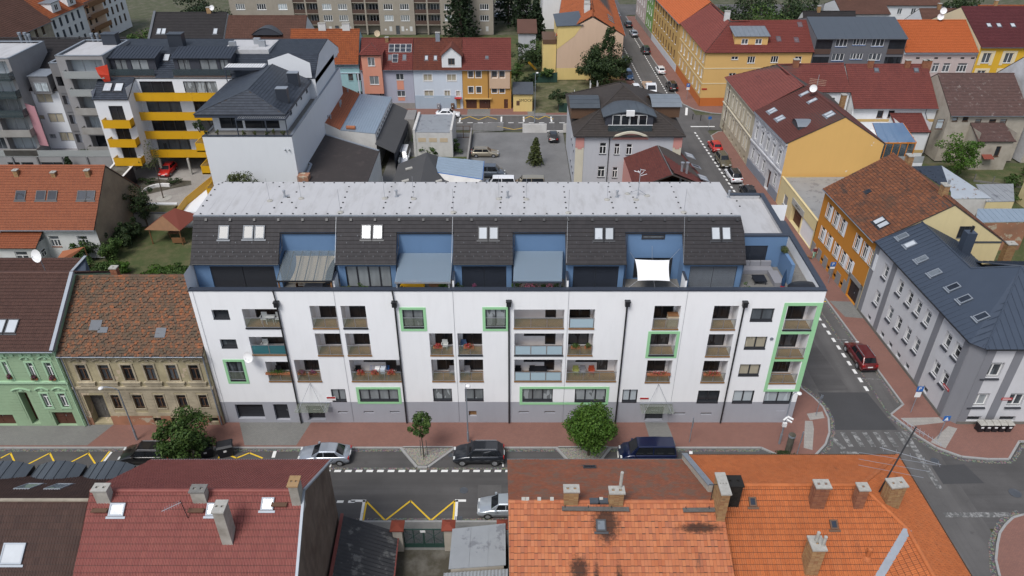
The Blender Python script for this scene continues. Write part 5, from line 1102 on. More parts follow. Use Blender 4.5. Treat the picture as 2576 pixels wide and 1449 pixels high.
bops+=[(6.0,11.0,12.3,14.4),(12.6,17.6,12.3,14.4),(19.5,24,12.3,14.4)]
m_=MB();wall_mesh(m_,BF,5.0,BF.L,2.7,zE,bops,.2);side(m_,(xr,YF),(xr,72),0,zE);m_.poly([(-57,YF,2.7),(xr,YF,2.7),(xr,72,2.7),(-57,72,2.7)]);m_.build('wall','new_white',yel)
for i,o in enumerate(bops):window(yel,BF,o,.18,3,'dark_frame',['glass_dark','glass_curtain','glass_dark'][i%3]if o[2]>12 else R.choice(['glass_dark','glass_mid']),None,fw=.09)
TWl=Wall((tw0,YT_),(tw1,YT_));tops=[(1.9,4.0,z+.1,z+2.5)for z in(3.0,6.2,9.3)]
m_=MB();wall_mesh(m_,TWl,0,TWl.L,2.4,12.9,tops,.2);side(m_,(tw1,YT_),(tw1,YF),2.4,zE-.4);side(m_,(tw0,68),(tw0,YT_),2.4,14);m_.poly([(tw0,YT_,2.4),(tw1,YT_,2.4),(tw1,YF+3,2.4),(tw0,YF+3,2.4)]);m_.build('wall','new_white',yel)
for o in tops:window(yel,TWl,o,.18,2,'dark_frame','glass_dark',None,fw=.09)
m_=MB();side(m_,(tw0-.5,57),(tw0-.5,72),0,2.5);side(m_,(-57,66),(xr,66),0,2.7);m_.build('ground_floor_wall','concrete_dark',yel)
def balcony(W,u0,u1,z,dep,w0=0.0,h=1.05,left=True,right=True,floor=True,n=None):
 b_=MB()
 if floor:W.box(b_,u0,u1,w0,w0+dep,z-.18,z);
 bo=b_.build('balcony_slab','new_white',yel);n=n or max(1,round((u1-u0)/2.6))
 for k in range(n):
  a,c=u0+(u1-u0)*k/n+.008,u0+(u1-u0)*(k+1)/n-.008;WX(W,'balcony_panel','yellow_panel',bo,a,c,w0+dep,w0+dep+.04,z-.2,z+h)
 for s_,on in((u0,left),(u1-.04,right)):
  if on:WX(W,'balcony_panel','yellow_panel',bo,s_,s_+.04,w0,w0+dep-.002,z-.2,z+h)
 WX(W,'handrail','yellow_panel',bo,u0,u1,w0+dep-.02,w0+dep+.06,z+h+.001,z+h+.05)
for z in(12.05,9.05,6.05,3.0):balcony(BF,5.1,20.2,z,1.5,n=5)
for z in(9.0,6.0,3.0):balcony(TWl,1.0,5.15,z,1.3,n=1)
for x_ in(-51.0,-46.5,-55.5):BX('column','concrete',yel,x_-.15,x_+.15,56.6,56.9,0,2.75)
kw=dict(tw=0.55,tl=0.42,prof='flat',bond=True)
ybr,zbr=69.5,17.9
_,fy=rplane(yel,[(tw0-.1,YF-.1,zE+.0),(xr,YF-.1,zE),(xr,YF+4.2,17.4),(tw0-.1,YF+4.2,17.4)],'slate',name='roof_slope',**kw)
_,fy2=rplane(yel,[(tw0-.1,YF+4.2,17.4),(xr,YF+4.2,17.4),(xr,ybr,zbr),(tw0-.1,ybr,zbr)],'slate',name='roof_slope',**kw)
rplane(yel,[(xr,76,14.9),(tw0,76,14.9),(tw0,ybr,zbr),(xr,ybr,zbr)],'slate',name='roof_slope',tw=1.2,tl=.42,prof='flat')
_,ft=rplane(yel,[(tw0-.2,YT_-.2,12.8),(tw1+.05,YT_-.2,12.8),(tw1+.05,YF+.1,15.05),(tw0-.2,YF+.1,15.05)],'slate',name='roof_slope',**kw)
rw_px(yel,ft,264,210,279,231,'dark_frame','sky_reflection_pane');rw_px(yel,ft,292,210,307,231,'dark_frame','sky_reflection_pane');rw_px(yel,fy,414,137,425,155,'dark_frame','sky_reflection_pane');rw_px(yel,fy,452,137,463,155,'dark_frame','sky_reflection_pane')
m_=MB();side(m_,(xr,YF),(xr,76),14,14.9);m_.poly([(xr+.02,YF-.1,14.8),(xr+.02,76,14.8),(xr+.02,ybr,zbr-.05),(xr+.02,YF+4.2,17.35)]);m_.build('gable_wall','new_white',yel)
for(x0,x1)in((-60.3,-53.6),(-50.8,-42.2)):
 D_=Wall((x0,YF+1.2),(x1,YF+1.2));L=D_.L;zf=15.2;o2=[(.6,2.4,zf+.05,zf+2.1),(L*.45,L*.45+2.6,zf+.05,zf+2.1)]+([(L-1.7,L-.4,zf+.05,zf+2.1)]if L>7 else[])
 m_=MB();wall_mesh(m_,D_,0,L,14.8,17.6,o2,.1)
 for xx in(x0,x1):m_.poly([(xx,YF+1.2,14.9),(xx,YF+4.4,17.3),(xx,YF+3.4,17.75),(xx,YF+1.2,17.6)])
 dw=m_.build('dormer_wall','dark_render',yel)
 for o in o2:window(yel,D_,o,.09,2,'dark_frame','glass_curtain',None,fw=.08)
 seam_roof(yel,[(x0-.25,YF+.8,17.62),(x1+.25,YF+.8,17.62),(x1+.25,YF+4.8,18.35),(x0-.25,YF+4.8,18.35)],'anthracite',.5,'dormer_roof')
 BX('dormer_balcony_floor','wood',yel,x0,x1,YF+.15,YF+1.2,zf-.3,zf-.02)
 BX('glass_balustrade','smoke_glass',yel,x0,x1,YF+.1,YF+.13,zf,zf+1.0);BX('balcony_edge','cloth_beige',yel,x0-.05,x1+.05,YF-.05,YF+.12,zf-.32,zf-.2)
for(px,py)in((280,118),(445,118)):
 b=on_roof(fy2,px,py);m_=MB();m_.box(b.x-1.1,b.x+1.1,b.y-.2,b.y+1.2,b.z-.5,b.z+1.9);vb=m_.build('roof_shaft','anthracite',yel);BX('shaft_cap','anthracite',vb,b.x-1.2,b.x+1.2,b.y-.3,b.y+1.3,b.z+1.9,b.z+2.0)
t_=G(630,107,17.9);BX('service_deck','membrane',yel,-44.2,-37.2,62.6,68.5,17.3,18.0)
for(x_,y_)in((-43,64),(-38.6,64.5),(-39.8,66)):BX('air_unit','steel',yel,x_-.5,x_+.5,y_-.3,y_+.3,18.0,18.9)
m_=MB();m_.poly([(-36.2,58.4,14.9),(-30.0,58.4,14.9),(-30.0,58.4,17.2),(-33,58.4,18.6),(-36.2,58.4,17.6)]);m_.build('gable_wall','new_white',yel)
bx0,bx1,by,zt_=-41.4,-29.45,42.1,12.0
m_=MB();side(m_,(bx0,by),(bx1,by),0,zt_);side(m_,(bx1,by),(-29.3,74),0,zt_);side(m_,(bx0,58.4),(bx0,by),2.6,zt_);m_.build('wall','new_white',yel)
MB().poly([(bx0,by,zt_-.3),(bx1,by,zt_-.3),(-29.3,74,zt_-.3),(bx0,74,zt_-.3)]).build('terrace_floor','concrete_dark',yel)
BX('parapet_cap','main_cap',yel,bx0-.03,bx1+.03,by-.04,by+.4,zt_,zt_+.1);m_=MB();n=9
for k in range(n):m_.obox((bx1-.35+.015*k,by+.41+31.4*k/n,zt_),(.38,0,0),(.015,31.4/n-.015,0),(0,0,.1))
m_.build('parapet_cap','zinc',yel)
BX('base_flashing','sky_pane',yel,bx0+.1,bx1-.1,by-.03,by-.003,3.0,3.35)
for px in(718,728):g=YP(px,376,by);MB().tube((g.x,by,g.z),(g.x,by-.25,g.z-.05),.09,n=10).build('wall_vent','steel',yel)
px0,px1,py0=-40.8,-30.8,45.2
PW=Wall((px0,py0),(px1,py0));o3=[(.9,4.0,zt_,14.3),(4.3,9.0,zt_,14.3)];m_=MB();wall_mesh(m_,PW,0,PW.L,zt_-.3,14.75,o3,.12)
PR=Wall((px1,py0),(px1+.1,66));o4=[(2.2,3.2,12.9,14.2),(5.6,6.2,13.1,14.1),(8.2,9.0,13.1,14.1),(11.5,12.5,13,14.2)];wall_mesh(m_,PR,0,PR.L,zt_-.3,14.75,o4,.12);side(m_,(px0,58.4),(px0,py0),zt_-.3,14.75);m_.build('penthouse_wall','new_white',yel)
for o in o3:window(yel,PW,o,.1,2,'dark_frame','glass_dark',None,fw=.1,name='terrace_door')
for o in o4:window(yel,PR,o,.1,1,'dark_frame','glass_dark',None,fw=.07)
ze_,za_=14.6,17.0;ex0,ex1,ey0=-42.4,-30.2,43.3;ap=Vector((-35.6,46.3,za_));ap2=Vector((-35.6,60,za_))
rplane(yel,[(ex0,ey0,ze_),(ex1,ey0,ze_),ap],'slate',name='roof_slope',**kw);rplane(yel,[(ex1,ey0,ze_),(ex1,62,ze_),ap2+Vector((0,2,0)),ap],'slate',name='roof_slope',**kw);rplane(yel,[(ex0,58.5,ze_),(ex0,ey0,ze_),ap,ap2-Vector((0,1.5,0))],'slate',name='roof_slope',**kw)
ridge_caps(yel,ap+Vector((0,0,.03)),(ex0,ey0,ze_+.04),'slate',.06);ridge_caps(yel,ap+Vector((0,0,.03)),(ex1,ey0,ze_+.04),'slate',.06);ridge_caps(yel,ap+Vector((0,0,.03)),ap2+Vector((0,0,.03)),'slate',.06)
m_=MB();m_.box(ex0+.05,ex1-.05,ey0+.05,ey0+.25,ze_-.45,ze_-.09);m_.obox((ex1-.2,ey0+.26,ze_-.45),(.15,0,0),(0,19,0),(0,0,.36));m_.build('fascia','main_cap',yel)
for(px,py)in((712,245),(740,205)):b=G(px,py,15.6);m_=MB();m_.box(b.x-.75,b.x+.75,b.y-.5,b.y+.5,14.9,16.9);vb=m_.build('roof_shaft','anthracite',yel);BX('shaft_cap','zinc',vb,b.x-.8,b.x+.8,b.y-.55,b.y+.55,16.9,16.98)
pg=thing('pergola','dark steel pergola with white louvre slats on the penthouse terrace','pergola',(-33.5,43,zt_));z=14.2;a0,a1,b0,b1=-36.6,-29.9,42.2,44.9
m_=MB();m_.box(a0,a1,b0,b0+.12,z,z+.22);m_.box(a0,a1,b1-.12,b1,z,z+.22);m_.box(a0,a0+.12,b0+.121,b1-.121,z,z+.22);m_.box(a1-.12,a1,b0+.121,b1-.121,z,z+.22);m_.build('frame','main_cap',pg)
for k in range(24):x_=a0+.2+(a1-a0-.45)*k/23;m_=MB();m_.obox((x_,b0+.13,z+.12),(.16,0,.05),(0,b1-b0-.26,0),(0,0,.02));m_.build('louvre','steel',pg)
for x_ in(a0+.06,(a0+a1)/2+.6,a1-.06):BX('post','main_cap',pg,x_-.06,x_+.06,b0,b0+.12,zt_+.1,z)
pg=thing('pergola','white louvred terrace canopy below the dark dormer roof','pergola',(-41,57.5,14.9));g0,g1=G(605,157,17.0),G(711,143,17.0);BX('louvre_roof','steel',pg,-42.4,-36.6,57.0,59.2,16.7,16.85);BX('frame','main_cap',pg,-42.45,-36.55,56.95,57.05,16.55,16.9)
for k in range(14):BX('louvre','sign_white',pg,-42.3+k*.4,-42.06+k*.4,57.1,59.1,16.851,16.9)
for x_ in(-42.3,-36.8):BX('post','main_cap',pg,x_-.06,x_+.06,57.0,57.12,14.8,16.55)
for(za,yy)in((9.6,43.0),(6.3,43.0),(2.9,43.0)):
 W_=Wall((bx0,yy+6),(bx0,yy));balcony(W_,2.2,5.9,za,1.6,n=1)
m_=MB()
rp=[(-47.3,40.0,.2),(-46.6,43.6,1.1),(-44.2,47.5,2.4),(-41.6,51.0,3.8)]
for a,b in zip(rp[:-1],rp[1:]):m_=MB();m_.prism([Vector(a),Vector(b),Vector(b)+Vector((0,0,1.2)),Vector(a)+Vector((0,0,1.2))],(.05,-.02,0));m_.build('ramp_panel','yellow_panel',yel)
MB().prism([(-47.2,40.2,.3),(-44.0,39.2,.3),(-41.5,46,2.4),(-41.5,50.8,3.7),(-44.2,47.4,2.3),(-46.5,43.5,1.0)],(0,0,.1)).build('ramp','new_white',yel)
BX('ramp_wall','new_white',yel,-47.4,-41.6,38.9,39.15,0,2.2)
gb=thing('apartment_building','grey and white modern apartment block with stacked concrete balconies at the left edge','building',(-75,62,0));GW_=Wall((-92,60),(-62.6,60))
m_=MB();gops=[]
for k,z in enumerate((3.6,6.7,9.9)):
 a=GW_.px(100+k*-12,300)[0]
 gops+=[(a+.6,a+1.6,z+1.2,z+1.9),(a+2.2,a+4.6,z+.7,z+2.2)]
wall_mesh(m_,GW_,0,GW_.L,3.0,12.7,gops,.15);side(m_,(-62.6,60),(-62.6,80),0,13);side(m_,(-92,80),(-92,60),0,13);m_.build('wall','new_white',gb)
for o in gops:window(gb,GW_,o,.13,2 if o[1]-o[0]>1.3 else 1,'steel',R.choice(['glass_curtain','glass_mid','glass_beige']),None,fw=.1)
_,fg=rplane(gb,[(-92,59.7,12.6),(-62.4,59.7,12.6),(-62.4,70.5,17.7),(-92,70.5,17.7)],'tile_black',.33,.36,'flat',0,name='roof_slope');rplane(gb,[(-62.4,82,12.6),(-92,82,12.6),(-92,70.5,17.7),(-62.4,70.5,17.7)],'tile_black',.7,.36,'flat',0,name='roof_slope');ridge_caps(gb,(-92,70.5,17.8),(-62.4,70.5,17.8),'tile_black')
m_=MB();m_.poly([(-62.5,59.9,12.6),(-62.5,82,12.6),(-62.5,70.5,17.65)]);m_.build('gable_wall','grey_render',gb)
def tower_bay(x0,x1,yf,ztop,mat,side_mat,openings,yb=67.5,nm='bay'):
 W_=Wall((x0,yf),(x1,yf));m_=MB();wall_mesh(m_,W_,0,W_.L,0,ztop,openings,1.3);side(m_,(x1,yf),(x1,yb),0,ztop);side(m_,(x0,yb),(x0,yf),0,ztop);m_.build('%s_wall'%nm,mat,gb)
 MB().poly([(x0,yf,ztop-.25),(x1,yf,ztop-.25),(x1,yb,ztop-.25),(x0,yb,ztop-.25)]).build('flat_roof','membrane',gb);cap_edges(gb,[(x0,yf),(x1,yf),(x1,yb),(x0,yb)],ztop,.3,.1,'zinc')
 return W_
c0,c1=YP(139,139,58.6).x,YP(258,139,58.6).x;d0=YP(112,130,59.2).x
lv=[3.4,6.5,9.6,12.5,15.2]
Wc=tower_bay(c0,c1,58.4,18.2,'grey_render','grey_render',[(1.35,c1-c0-.25,z+.1,z+2.45)for z in lv])
for z in lv:
 Wb=Wall((c0,59.7),(c1,59.7));bo=(1.35,c1-c0-.25,z+.1,z+2.45);window(gb,Wb,bo,.0,3,'steel',R.choice(['glass_pale','glass_curtain','glass_dark']),None,fw=.07)
 bl=MB();Wc.box(bl,.95,c1-c0-.1,.0,.9,z-.1,z+.02);sl=bl.build('balcony_slab','concrete_wall',gb);m_=MB();Wc.box(m_,.95,c1-c0-.1,.9,.96,z-.1,z+1.0);m_.build('balcony_front','concrete_wall' if z<10 else 'frost_glass',sl);m_=MB();Wc.box(m_,.95,1.0,0,.895,z-.1,z+1.0);m_.build('balcony_side','concrete_wall' if z<10 else 'frost_glass',sl)
Wd=tower_bay(d0,c0-.01,59.2,16.9,'grey_render2','grey_render',[(.35,c0-d0-.1,z+.1,z+2.4)for z in lv[:4]],nm='recess')
for z in lv[:4]:
 WX(Wd,'balcony_front','grey_render2',gb,.3,c0-d0-.05,.02,.1,z-.15,z+1.0);W2_=Wall((d0,60.4),(c0,60.4));window(gb,W2_,(.35,c0-d0-.1,z+.1,z+2.4),.0,2,'dark_frame','glass_dark',None,fw=.07)
e0=YP(70,190,59.4).x;e1=YP(118,190,59.4).x;BX('bay_wall','grey_render2',gb,e0,e1,59.3,63,12.2,14.9);W2_=Wall((e0,59.3),(e1,59.3));window(gb,W2_,(.5,e1-e0-.3,12.6,14.0),-.02,2,'steel','glass_pale',None,fw=.08);BX('bay_roof','zinc',gb,e0-.1,e1+.1,59.2,63,14.9,15.0)
f0,f1=-92.0,YP(26,139,58.4).x
Wf=tower_bay(f0,f1,57.6,18.0,'grey_render','grey_render',[(f1-f0-4.8,f1-f0-.5,z+.1,z+2.45)for z in lv]+[(f1-f0-10,f1-f0-5.2,z+.1,z+2.45)for z in lv])
for z in lv:
 W2_=Wall((f0,58.9),(f1,58.9));window(gb,W2_,(f1-f0-4.8,f1-f0-.5,z+.1,z+2.45),.0,3,'steel',R.choice(['glass_pale','glass_curtain']),None,fw=.07);window(gb,W2_,(f1-f0-10,f1-f0-5.2,z+.1,z+2.45),.0,3,'steel','glass_mid',None,fw=.07)
 sl=MB();Wf.box(sl,f1-f0-5.2,f1-f0,.0,1.1,z-.12,z+.02);sl=sl.build('balcony_slab','concrete_wall',gb);m_=MB();Wf.box(m_,f1-f0-5.2,f1-f0,1.1,1.15,z-.15,z+1.0);m_.build('balcony_front','smoke_glass' if z>8 else 'concrete_wall',sl);m_=MB();Wf.box(m_,f1-f0-.05,f1-f0,0,1.095,z-.15,z+1.0);m_.build('balcony_side','smoke_glass' if z>8 else 'concrete_wall',sl)
g0=YP(45,250,57.8);m_=MB();m_.prism([(f1+.03,57.7,4.6),(f1+1.6,57.3,4.6),(f1+1.6,57.3,10.9),(f1+.03,57.7,11.3)],(0,-.08,0));m_.build('pink_screen','pink_panel',gb)
m_=MB();m_.prism([(c1+.05,58.3,12.9),(c1+.7,57.6,15.6),(c1+.9,57.5,17.2),(c1-.9,57.3,16.8),(c1-.7,57.3,15.8)],(0,-.08,0));m_.build('red_screen','red_panel',gb)
for(px,py)in((56,108),(70,108),(80,112),(237,110),(250,110)):b=on_roof(fg,px,py);m_=MB();m_.tube(b,b+Vector((0,0,1.3)),.2,n=10);m_.tube(b+Vector((0,0,1.3)),b+Vector((0,0,1.65)),.28,n=10);m_.build('roof_vent','zinc',gb)
m_=MB();PWd=Wall((-95,56.5),(-62.2,56.5));pops=[]
for px in(20,54,103,133):a=PWd.px(px,412)[0];pops.append((a,a+1.9,1.55,2.2))
wall_mesh(m_,PWd,0,PWd.L,0,3.1,pops,.15);side(m_,(-62.2,56.5),(-62.2,60),0,3.1);m_.poly([(-95,56.5,3.1),(-62.2,56.5,3.1),(-62.2,60,3.1),(-95,60,3.1)]);m_.build('podium_wall','grey_render',gb)
for o in pops:window(gb,PWd,o,.13,1,'steel','glass_dark',None,fw=.06)
BX('terrace_balustrade','frost_glass',gb,-95,-62.2,56.45,56.5,3.15,4.2)
for k in range(9):BX('pilaster','grey_render2',gb,-94+k*3.9,-93.8+k*3.9,56.3,56.49,0,3.1)
tile_mat('tile_copper',[(0.29,0.092,0.043),(0.32,0.104,0.048),(0.27,0.086,0.042)],0.6,big=.1,fine=.12);plaster('white_old',(0.60,0.61,0.60),.05,dirt=.15);plaster('gable_brown',(0.34,0.27,0.19),.35,dirt=.8,dirtcol=(.2,.155,.11))
yf=30.6;k_=-.06
hw=Wall((-68.5,yf),(-52.6,yf));C1=lambda x,y:(x/2.898/1.5652,(600+y/2.898)/1.5652)
ho=[hw.rect(*C1(550,955),*C1(708,1075)),hw.rect(*C1(872,955),*C1(1030,1075))];ho=[(a,b,max(.9,c),d)for a,b,c,d in ho]
t,Ws,fr=house('garden_house','orange tiled house with five roof windows in the left garden','house',(-68.5,yf),(-52.6,yf),(-52.0,42.2),(-68,42.2),4.6,10.2,'white_old','tile_copper',.5,.45,ops_f=ho,nparts=300,wall_side='gable_brown',side_over=.08,tw=.33,tl=.36)
for o in ho:window(t,hw,o,.15,3,'white_frame','glass_mid','terracotta',.35,.08)
for x0,x1 in((185,295),(418,525),(552,655),(888,992),(988,1088)):a,b=C1(x0+15,440),C1(x1-15,552);rw_px(t,fr['f'],a[0]-2,a[1],b[0]+2,b[1],'dark_frame','sky_pane_dark')
for(px,pb,pt)in((190,290,205),(615,295,228),(1005,292,205)):
 q0,q1=C1(px,pb),C1(px,pt);chim(t,fr['f'],q0[0],q0[1],q1[1],.55,.5,'brick',1)
pw=Wall((-64.2,28.6),(-59.6,28.6));po=[(1.7,3.3,.1,2.1)]
m_=MB();wall_mesh(m_,pw,0,pw.L,0,2.7,po,.15);side(m_,(-59.6,28.6),(-59.5,yf),0,2.9);side(m_,(-64.2,yf),(-64.2,28.6),0,2.9);m_.build('porch_wall','white_old',t);window(t,pw,po[0],.13,2,'white_frame','glass_mid',None,.3,.09,name='porch_door');rplane(t,[(-64.6,28.2,2.75),(-59.3,28.2,2.75),(-59.3,yf,3.9),(-64.6,yf,3.9)],'tile_copper',.33,.36,'roman',0,name='porch_roof');p2=Wall((-59.6,28.6),(-59.5,yf));window(t,p2,(.5,1.4,.9,1.9),-.02,2,'white_frame','glass_dark',None,.4,.06)
plaster('blue_grey',(0.085,0.11,0.155),.1)
t=thing('house_annex','rear annex with brown roof and blue-grey gable wall behind the green house','annex',(-52,16,0))
A_,B_,C_=G(130,632,7.5),G(39,692,7.5),None
m_=MB();e0,e1=Vector((-44.5,12.8,5.2)),Vector((-44.5,18.6,7.4));
rplane(t,[(-60,11.0,4.9),(-49.2,11.0,4.9),(-46.2,17.2,7.9),(-60,17.2,7.9)],'tile_brown',.34,.36,'roman',0,name='roof_slope')
m_.poly([(-49.2,11.0,0),(-43.9,13.0,0),(-46.2,17.3,0),(-46.2,17.3,8.0),(-49.2,11.0,5.0)]);m_.poly([(-49.2,11.02,0),(-43.9,11.02,0),(-43.9,11.02,4.4),(-46.2,17.3,8.0),(-49.2,11.02,5.0)]);m_.build('gable_wall','blue_grey',t)
m_=MB();m_.obox((-49.3,10.95,5.05),(3.05,6.3,3.0),(.3,0,0),(0,0,.08));m_.build('verge_flashing','zinc',t);chimney(t,-50.6,11.2,4.0,7.6,.6,.6,'brick','concrete',1)
t=thing('lean_to','rusty brown sheet roof lean-to beside the garden bushes','lean-to',(-50,24,0));q=[G(136,662,2.6),G(178,650,2.4),G(212,622,3.0),G(158,632,3.2)];MB().prism(q,(0,0,.06)).build('roof_sheet','terracotta',t);m_=MB();[m_.tube((p.x,p.y,0),(p.x,p.y,p.z),.06)for p in q];m_.build('posts','wood',t)
t=thing('gazebo','wooden garden gazebo with red hipped roof','gazebo',(-45.6,35.0,0));cx,cy=-45.4,36.0;w,d,h,a=2.6,2.1,2.3,3.9
flat('roof_red',(0.20,0.05,0.032),.75)
R0,R1=Vector((cx-.5,cy-1.2,a)),Vector((cx+.3,cy+1.0,a));q=[Vector((cx-w-.3,cy-d,h)),Vector((cx+w-.7,cy-d-.3,h)),Vector((cx+w+.2,cy+d,h)),Vector((cx-w+.4,cy+d,h))]
m_=MB()
for f_ in([q[1],q[2],R1,R0],[q[2],q[3],R1],[q[3],q[0],R0,R1]):m_.prism(f_,(0,0,.05))
m_.build('roof','roof_red',t);m_=MB();m_.prism([q[0],q[1],R0],(0,.06,0));m_.build('gable_board','wood',t)
for p in q:m_=MB();m_.tube((cx+(p.x-cx)*.85,cy+(p.y-cy)*.85,0),(cx+(p.x-cx)*.85,cy+(p.y-cy)*.85,h+.1),.08);m_.build('post','wood',t)
BX('side_panel','wood',t,cx+.2,cx+1.9,cy-d*.85-.05,cy-d*.85+.05,.2,.95);m_=MB();m_.box(cx-1,cx+.6,cy-.3,cy+.5,.7,.77);[m_.box(cx+s-.05,cx+s+.05,cy,cy+.1,0,.7)for s in(-.9,.5)];m_.build('table','wood',t)
sheet('lawn',[(-60,12.6),(-27.6,12.9),(-40.5,39.0),(-53,39.0),(-52.4,30),(-62,29)],0.004,'grass');sheet('courtyard_paving',[(-66,40.5),(-40.5,40.5),(-41.4,66),(-66,66)],0.008,'paver_light')
w_=thing('garden_wall','long grey block garden wall behind the gazebo','wall',(-48,39.2,0));BX('masonry','concrete_wall',w_,-55,-41.6,39.2,39.45,0,2.0);BX('coping','lead',w_,-55.05,-41.55,39.15,39.5,2.0,2.08)
slab('roof_garden',[(-54.8,39.5),(-47.6,39.5),(-47.2,42.0),(-54.8,42.0)],'grass_dry',1.9);w_=thing('low_wall','pale low retaining wall along the planted courtyard','wall',(-51,42.1,0));BX('masonry','main_white',w_,-55,-47.2,42.0,42.3,0,2.15)
sheet('planting_bed',[G(*p,.02).xy for p in((310,497),(330,467),(350,447),(420,452),(480,455),(482,465),(430,475),(360,492),(345,507))],0.03,'soil')
cw=thing('curved_bench','curved white concrete bench wall in the planted courtyard','bench',G(385,480));pts=[G(*p,0)for p in((358,492),(362,484),(375,477),(392,472),(410,470),(427,471))]
m_=MB()
for a,b in zip(pts[:-1],pts[1:]):m_.obox(a,b-a,Vector((0,.35,0)),Vector((0,0,.5)))
m_.build('bench_wall','sign_white',cw)
g=G(413,499);tr=thing('tree_grate','round white tree surround in the courtyard paving','tree surround',g);m_=MB();m_.lathe((g.x,g.y,.01),[(1.1,0),(1.1,.05),(.3,.05),(.28,.01)],28);m_.build('ring','concrete',tr)
sh=thing('garage','flat roofed garage with gravel roof and dark doors in the courtyard','garage',G(300,470));q=[G(*p,2.6).xy for p in((262,440),(293,465),(334,420),(290,410))];poly_block(sh,q,2.6,'door_dark','soil');cap_edges(sh,q,2.69,.3,.08,'white_frame')
cl=thing('chimney_pillar','free-standing brick pillar beside the dark mansard roof','pillar',(-28.6,14.0,0));BX('masonry','brick_bare',cl,-28.9,-28.1,13.6,14.5,0,6.0);BX('slab_cap','concrete',cl,-29,-28,13.5,14.6,6.0,6.12)
# yards between the streets
C2=lambda x,y:(753.9+x/5.04,191.7+y/5.04);C3=lambda x,y:(1405.6+x/5.156,191.7+y/5.156)
tile_mat('tile_villa',[(0.045,0.038,0.034),(0.06,0.05,0.045),(0.05,0.043,0.04)],.75,big=.15);tile_mat('shingle_red',[(0.115,0.032,0.026),(0.135,0.04,0.032),(0.10,0.03,0.026)],.8,big=.12);metal_roof('blue_sheet',(0.36,0.44,0.52),.38,.45,.15);metal_roof('felt_dark',(0.038,0.031,0.030),.9,0,.25,(0.05,.04,.038));metal_roof('felt_grey',(0.065,0.065,0.067),.85,0,.15)
plaster('villa_grey',(0.46,0.47,0.50),.04);plaster('villa_pink',(0.55,0.26,0.23),.06);plaster('cream',(0.58,0.54,0.43),.06,dirt=.1);plaster('off_white',(0.58,0.57,0.55),.06,dirt=.2)
sheet('yard',[(-20.5,44),(-8,44),(-7.2,75),(-20.5,75)],.004,'yard_gravel');sheet('car_park',[(-7.1,44),(9.2,44),(9.2,75.2),(-7.0,75.2)],.008,'yard_gravel')
bars([[(x-.06,y,),(x+.06,y),(x+.06,y+4.2),(x-.06,y+4.2)]for x,y in((4.6,68.5),(7.3,68.5))],'paint_worn','bay_marking');
for o in SC.objects:
 if o.name.startswith('bay_marking')and o is SC.objects[-1]:o.location.z=.14
t=thing('house','low house with half orange tile and half blue ribbed metal roof','house',(-26,66,0))
z0,z1,z2=8.2,6.3,6.1;a0,b0=G(850,212,z0),G(791,301,z0);a1,b1=G(905,236,z1),G(855,327,z1);a2,b2=G(986,244,z2),G(944,336,z2)
rplane(t,[b1,a1,a0,b0],'tile_copper',.33,.36,'roman',0,name='roof_slope');seam_roof(t,[a1,b1,b2,a2],'blue_sheet',.42,'metal_roof',.08,.06,along='u')
m_=MB();m_.poly([b0+Vector((0,0,-8)),b1+Vector((0,0,-6.2)),b1,b0+Vector((0,0,.3))]);m_.poly([b1+Vector((0,0,-6.2)),b2+Vector((0,0,-6)),b2+Vector((0,0,-.1)),b1+Vector((0,0,-.1))]);m_.poly([b2+Vector((0,0,-6)),a2+Vector((0,0,-6)),a2+Vector((0,0,-.1)),b2+Vector((0,0,-.1))]);m_.build('wall','off_white',t)
W_=Wall(b2.xy,a2.xy)
for k in range(9):window(t,W_,(1.0+k*1.75,2.3+k*1.75,5.1,5.8),-.03,1,'white_frame','glass_mid',None,fw=.06)
q=[b2+Vector((.1,-1.5,-1.2)),b2+Vector((3.1,-1.8,-2.6)),a2+Vector((3.4,-.5,-2.6)),a2+Vector((.1,0,-1.2))];MB().prism(q,(0,0,.08)).build('lower_roof','felt_grey',t);m_=MB();m_.poly([(q[1].x-.1,q[1].y,0),(q[2].x-.1,q[2].y,0),q[2]-Vector((.1,0,0)),q[1]-Vector((.1,0,0))]);m_.build('gallery_wall','dark_render',t)
BX('gallery_railing','smoke_glass',t,q[1].x+.3,q[1].x+.36,q[1].y+.5,q[2].y-1,0.1,2.2)
for(px,py,h)in((825,302,1.3),(832,300,1.2),(856,268,1.4),(858,262,1.2),(875,232,1.0)):
 b=G(px,py,7.2);m_=MB();m_.tube((b.x,b.y,6.6),(b.x,b.y,7.2+h*.5),.12,n=10);m_.tube((b.x,b.y,7.2+h*.5),(b.x,b.y,7.2+h*.5+.12),.18,n=10);m_.build('flue','steel',t)
b=G(883,322,6.4);m_=MB();m_.tube((b.x-.7,b.y,6.5),(b.x+.7,b.y-.1,6.5),.3,n=10);m_.build('tarp_roll','terracotta',t)
t=thing('workshop','workshop with large dark felt flat roof behind the white building','workshop',(-25,48,0));q=[G(*p,5.8).xy for p in((762,459),(925,460),(955,380),(793,331),(757,404),(781,415))];poly_block(t,[q[0],q[1],q[2],q[3],q[4],q[5]],5.8,'white_old','felt_dark');cap_edges(t,[q[2],q[3],q[4],q[5],q[0]],5.9,.35,.06,'zinc',False)
t=thing('wall_fragment','bare brick wall fragment at the corner of the white block','wall',(-29,41.5,0));BX('masonry','brick_bare',t,-29.4,-27.9,41.2,42.6,0,6.6)
t=thing('shed','shed with dark grey felt hipped roof in the yard','shed',(-13,50,0));ap=G(1073,384,5.0);e0=G(986,462,3.2);e1=G(1002,414,3.2);e2=G(1102,394,3.6);e3=G(1131,462,3.4);rg=Vector((ap.x+.25,41,5.0))
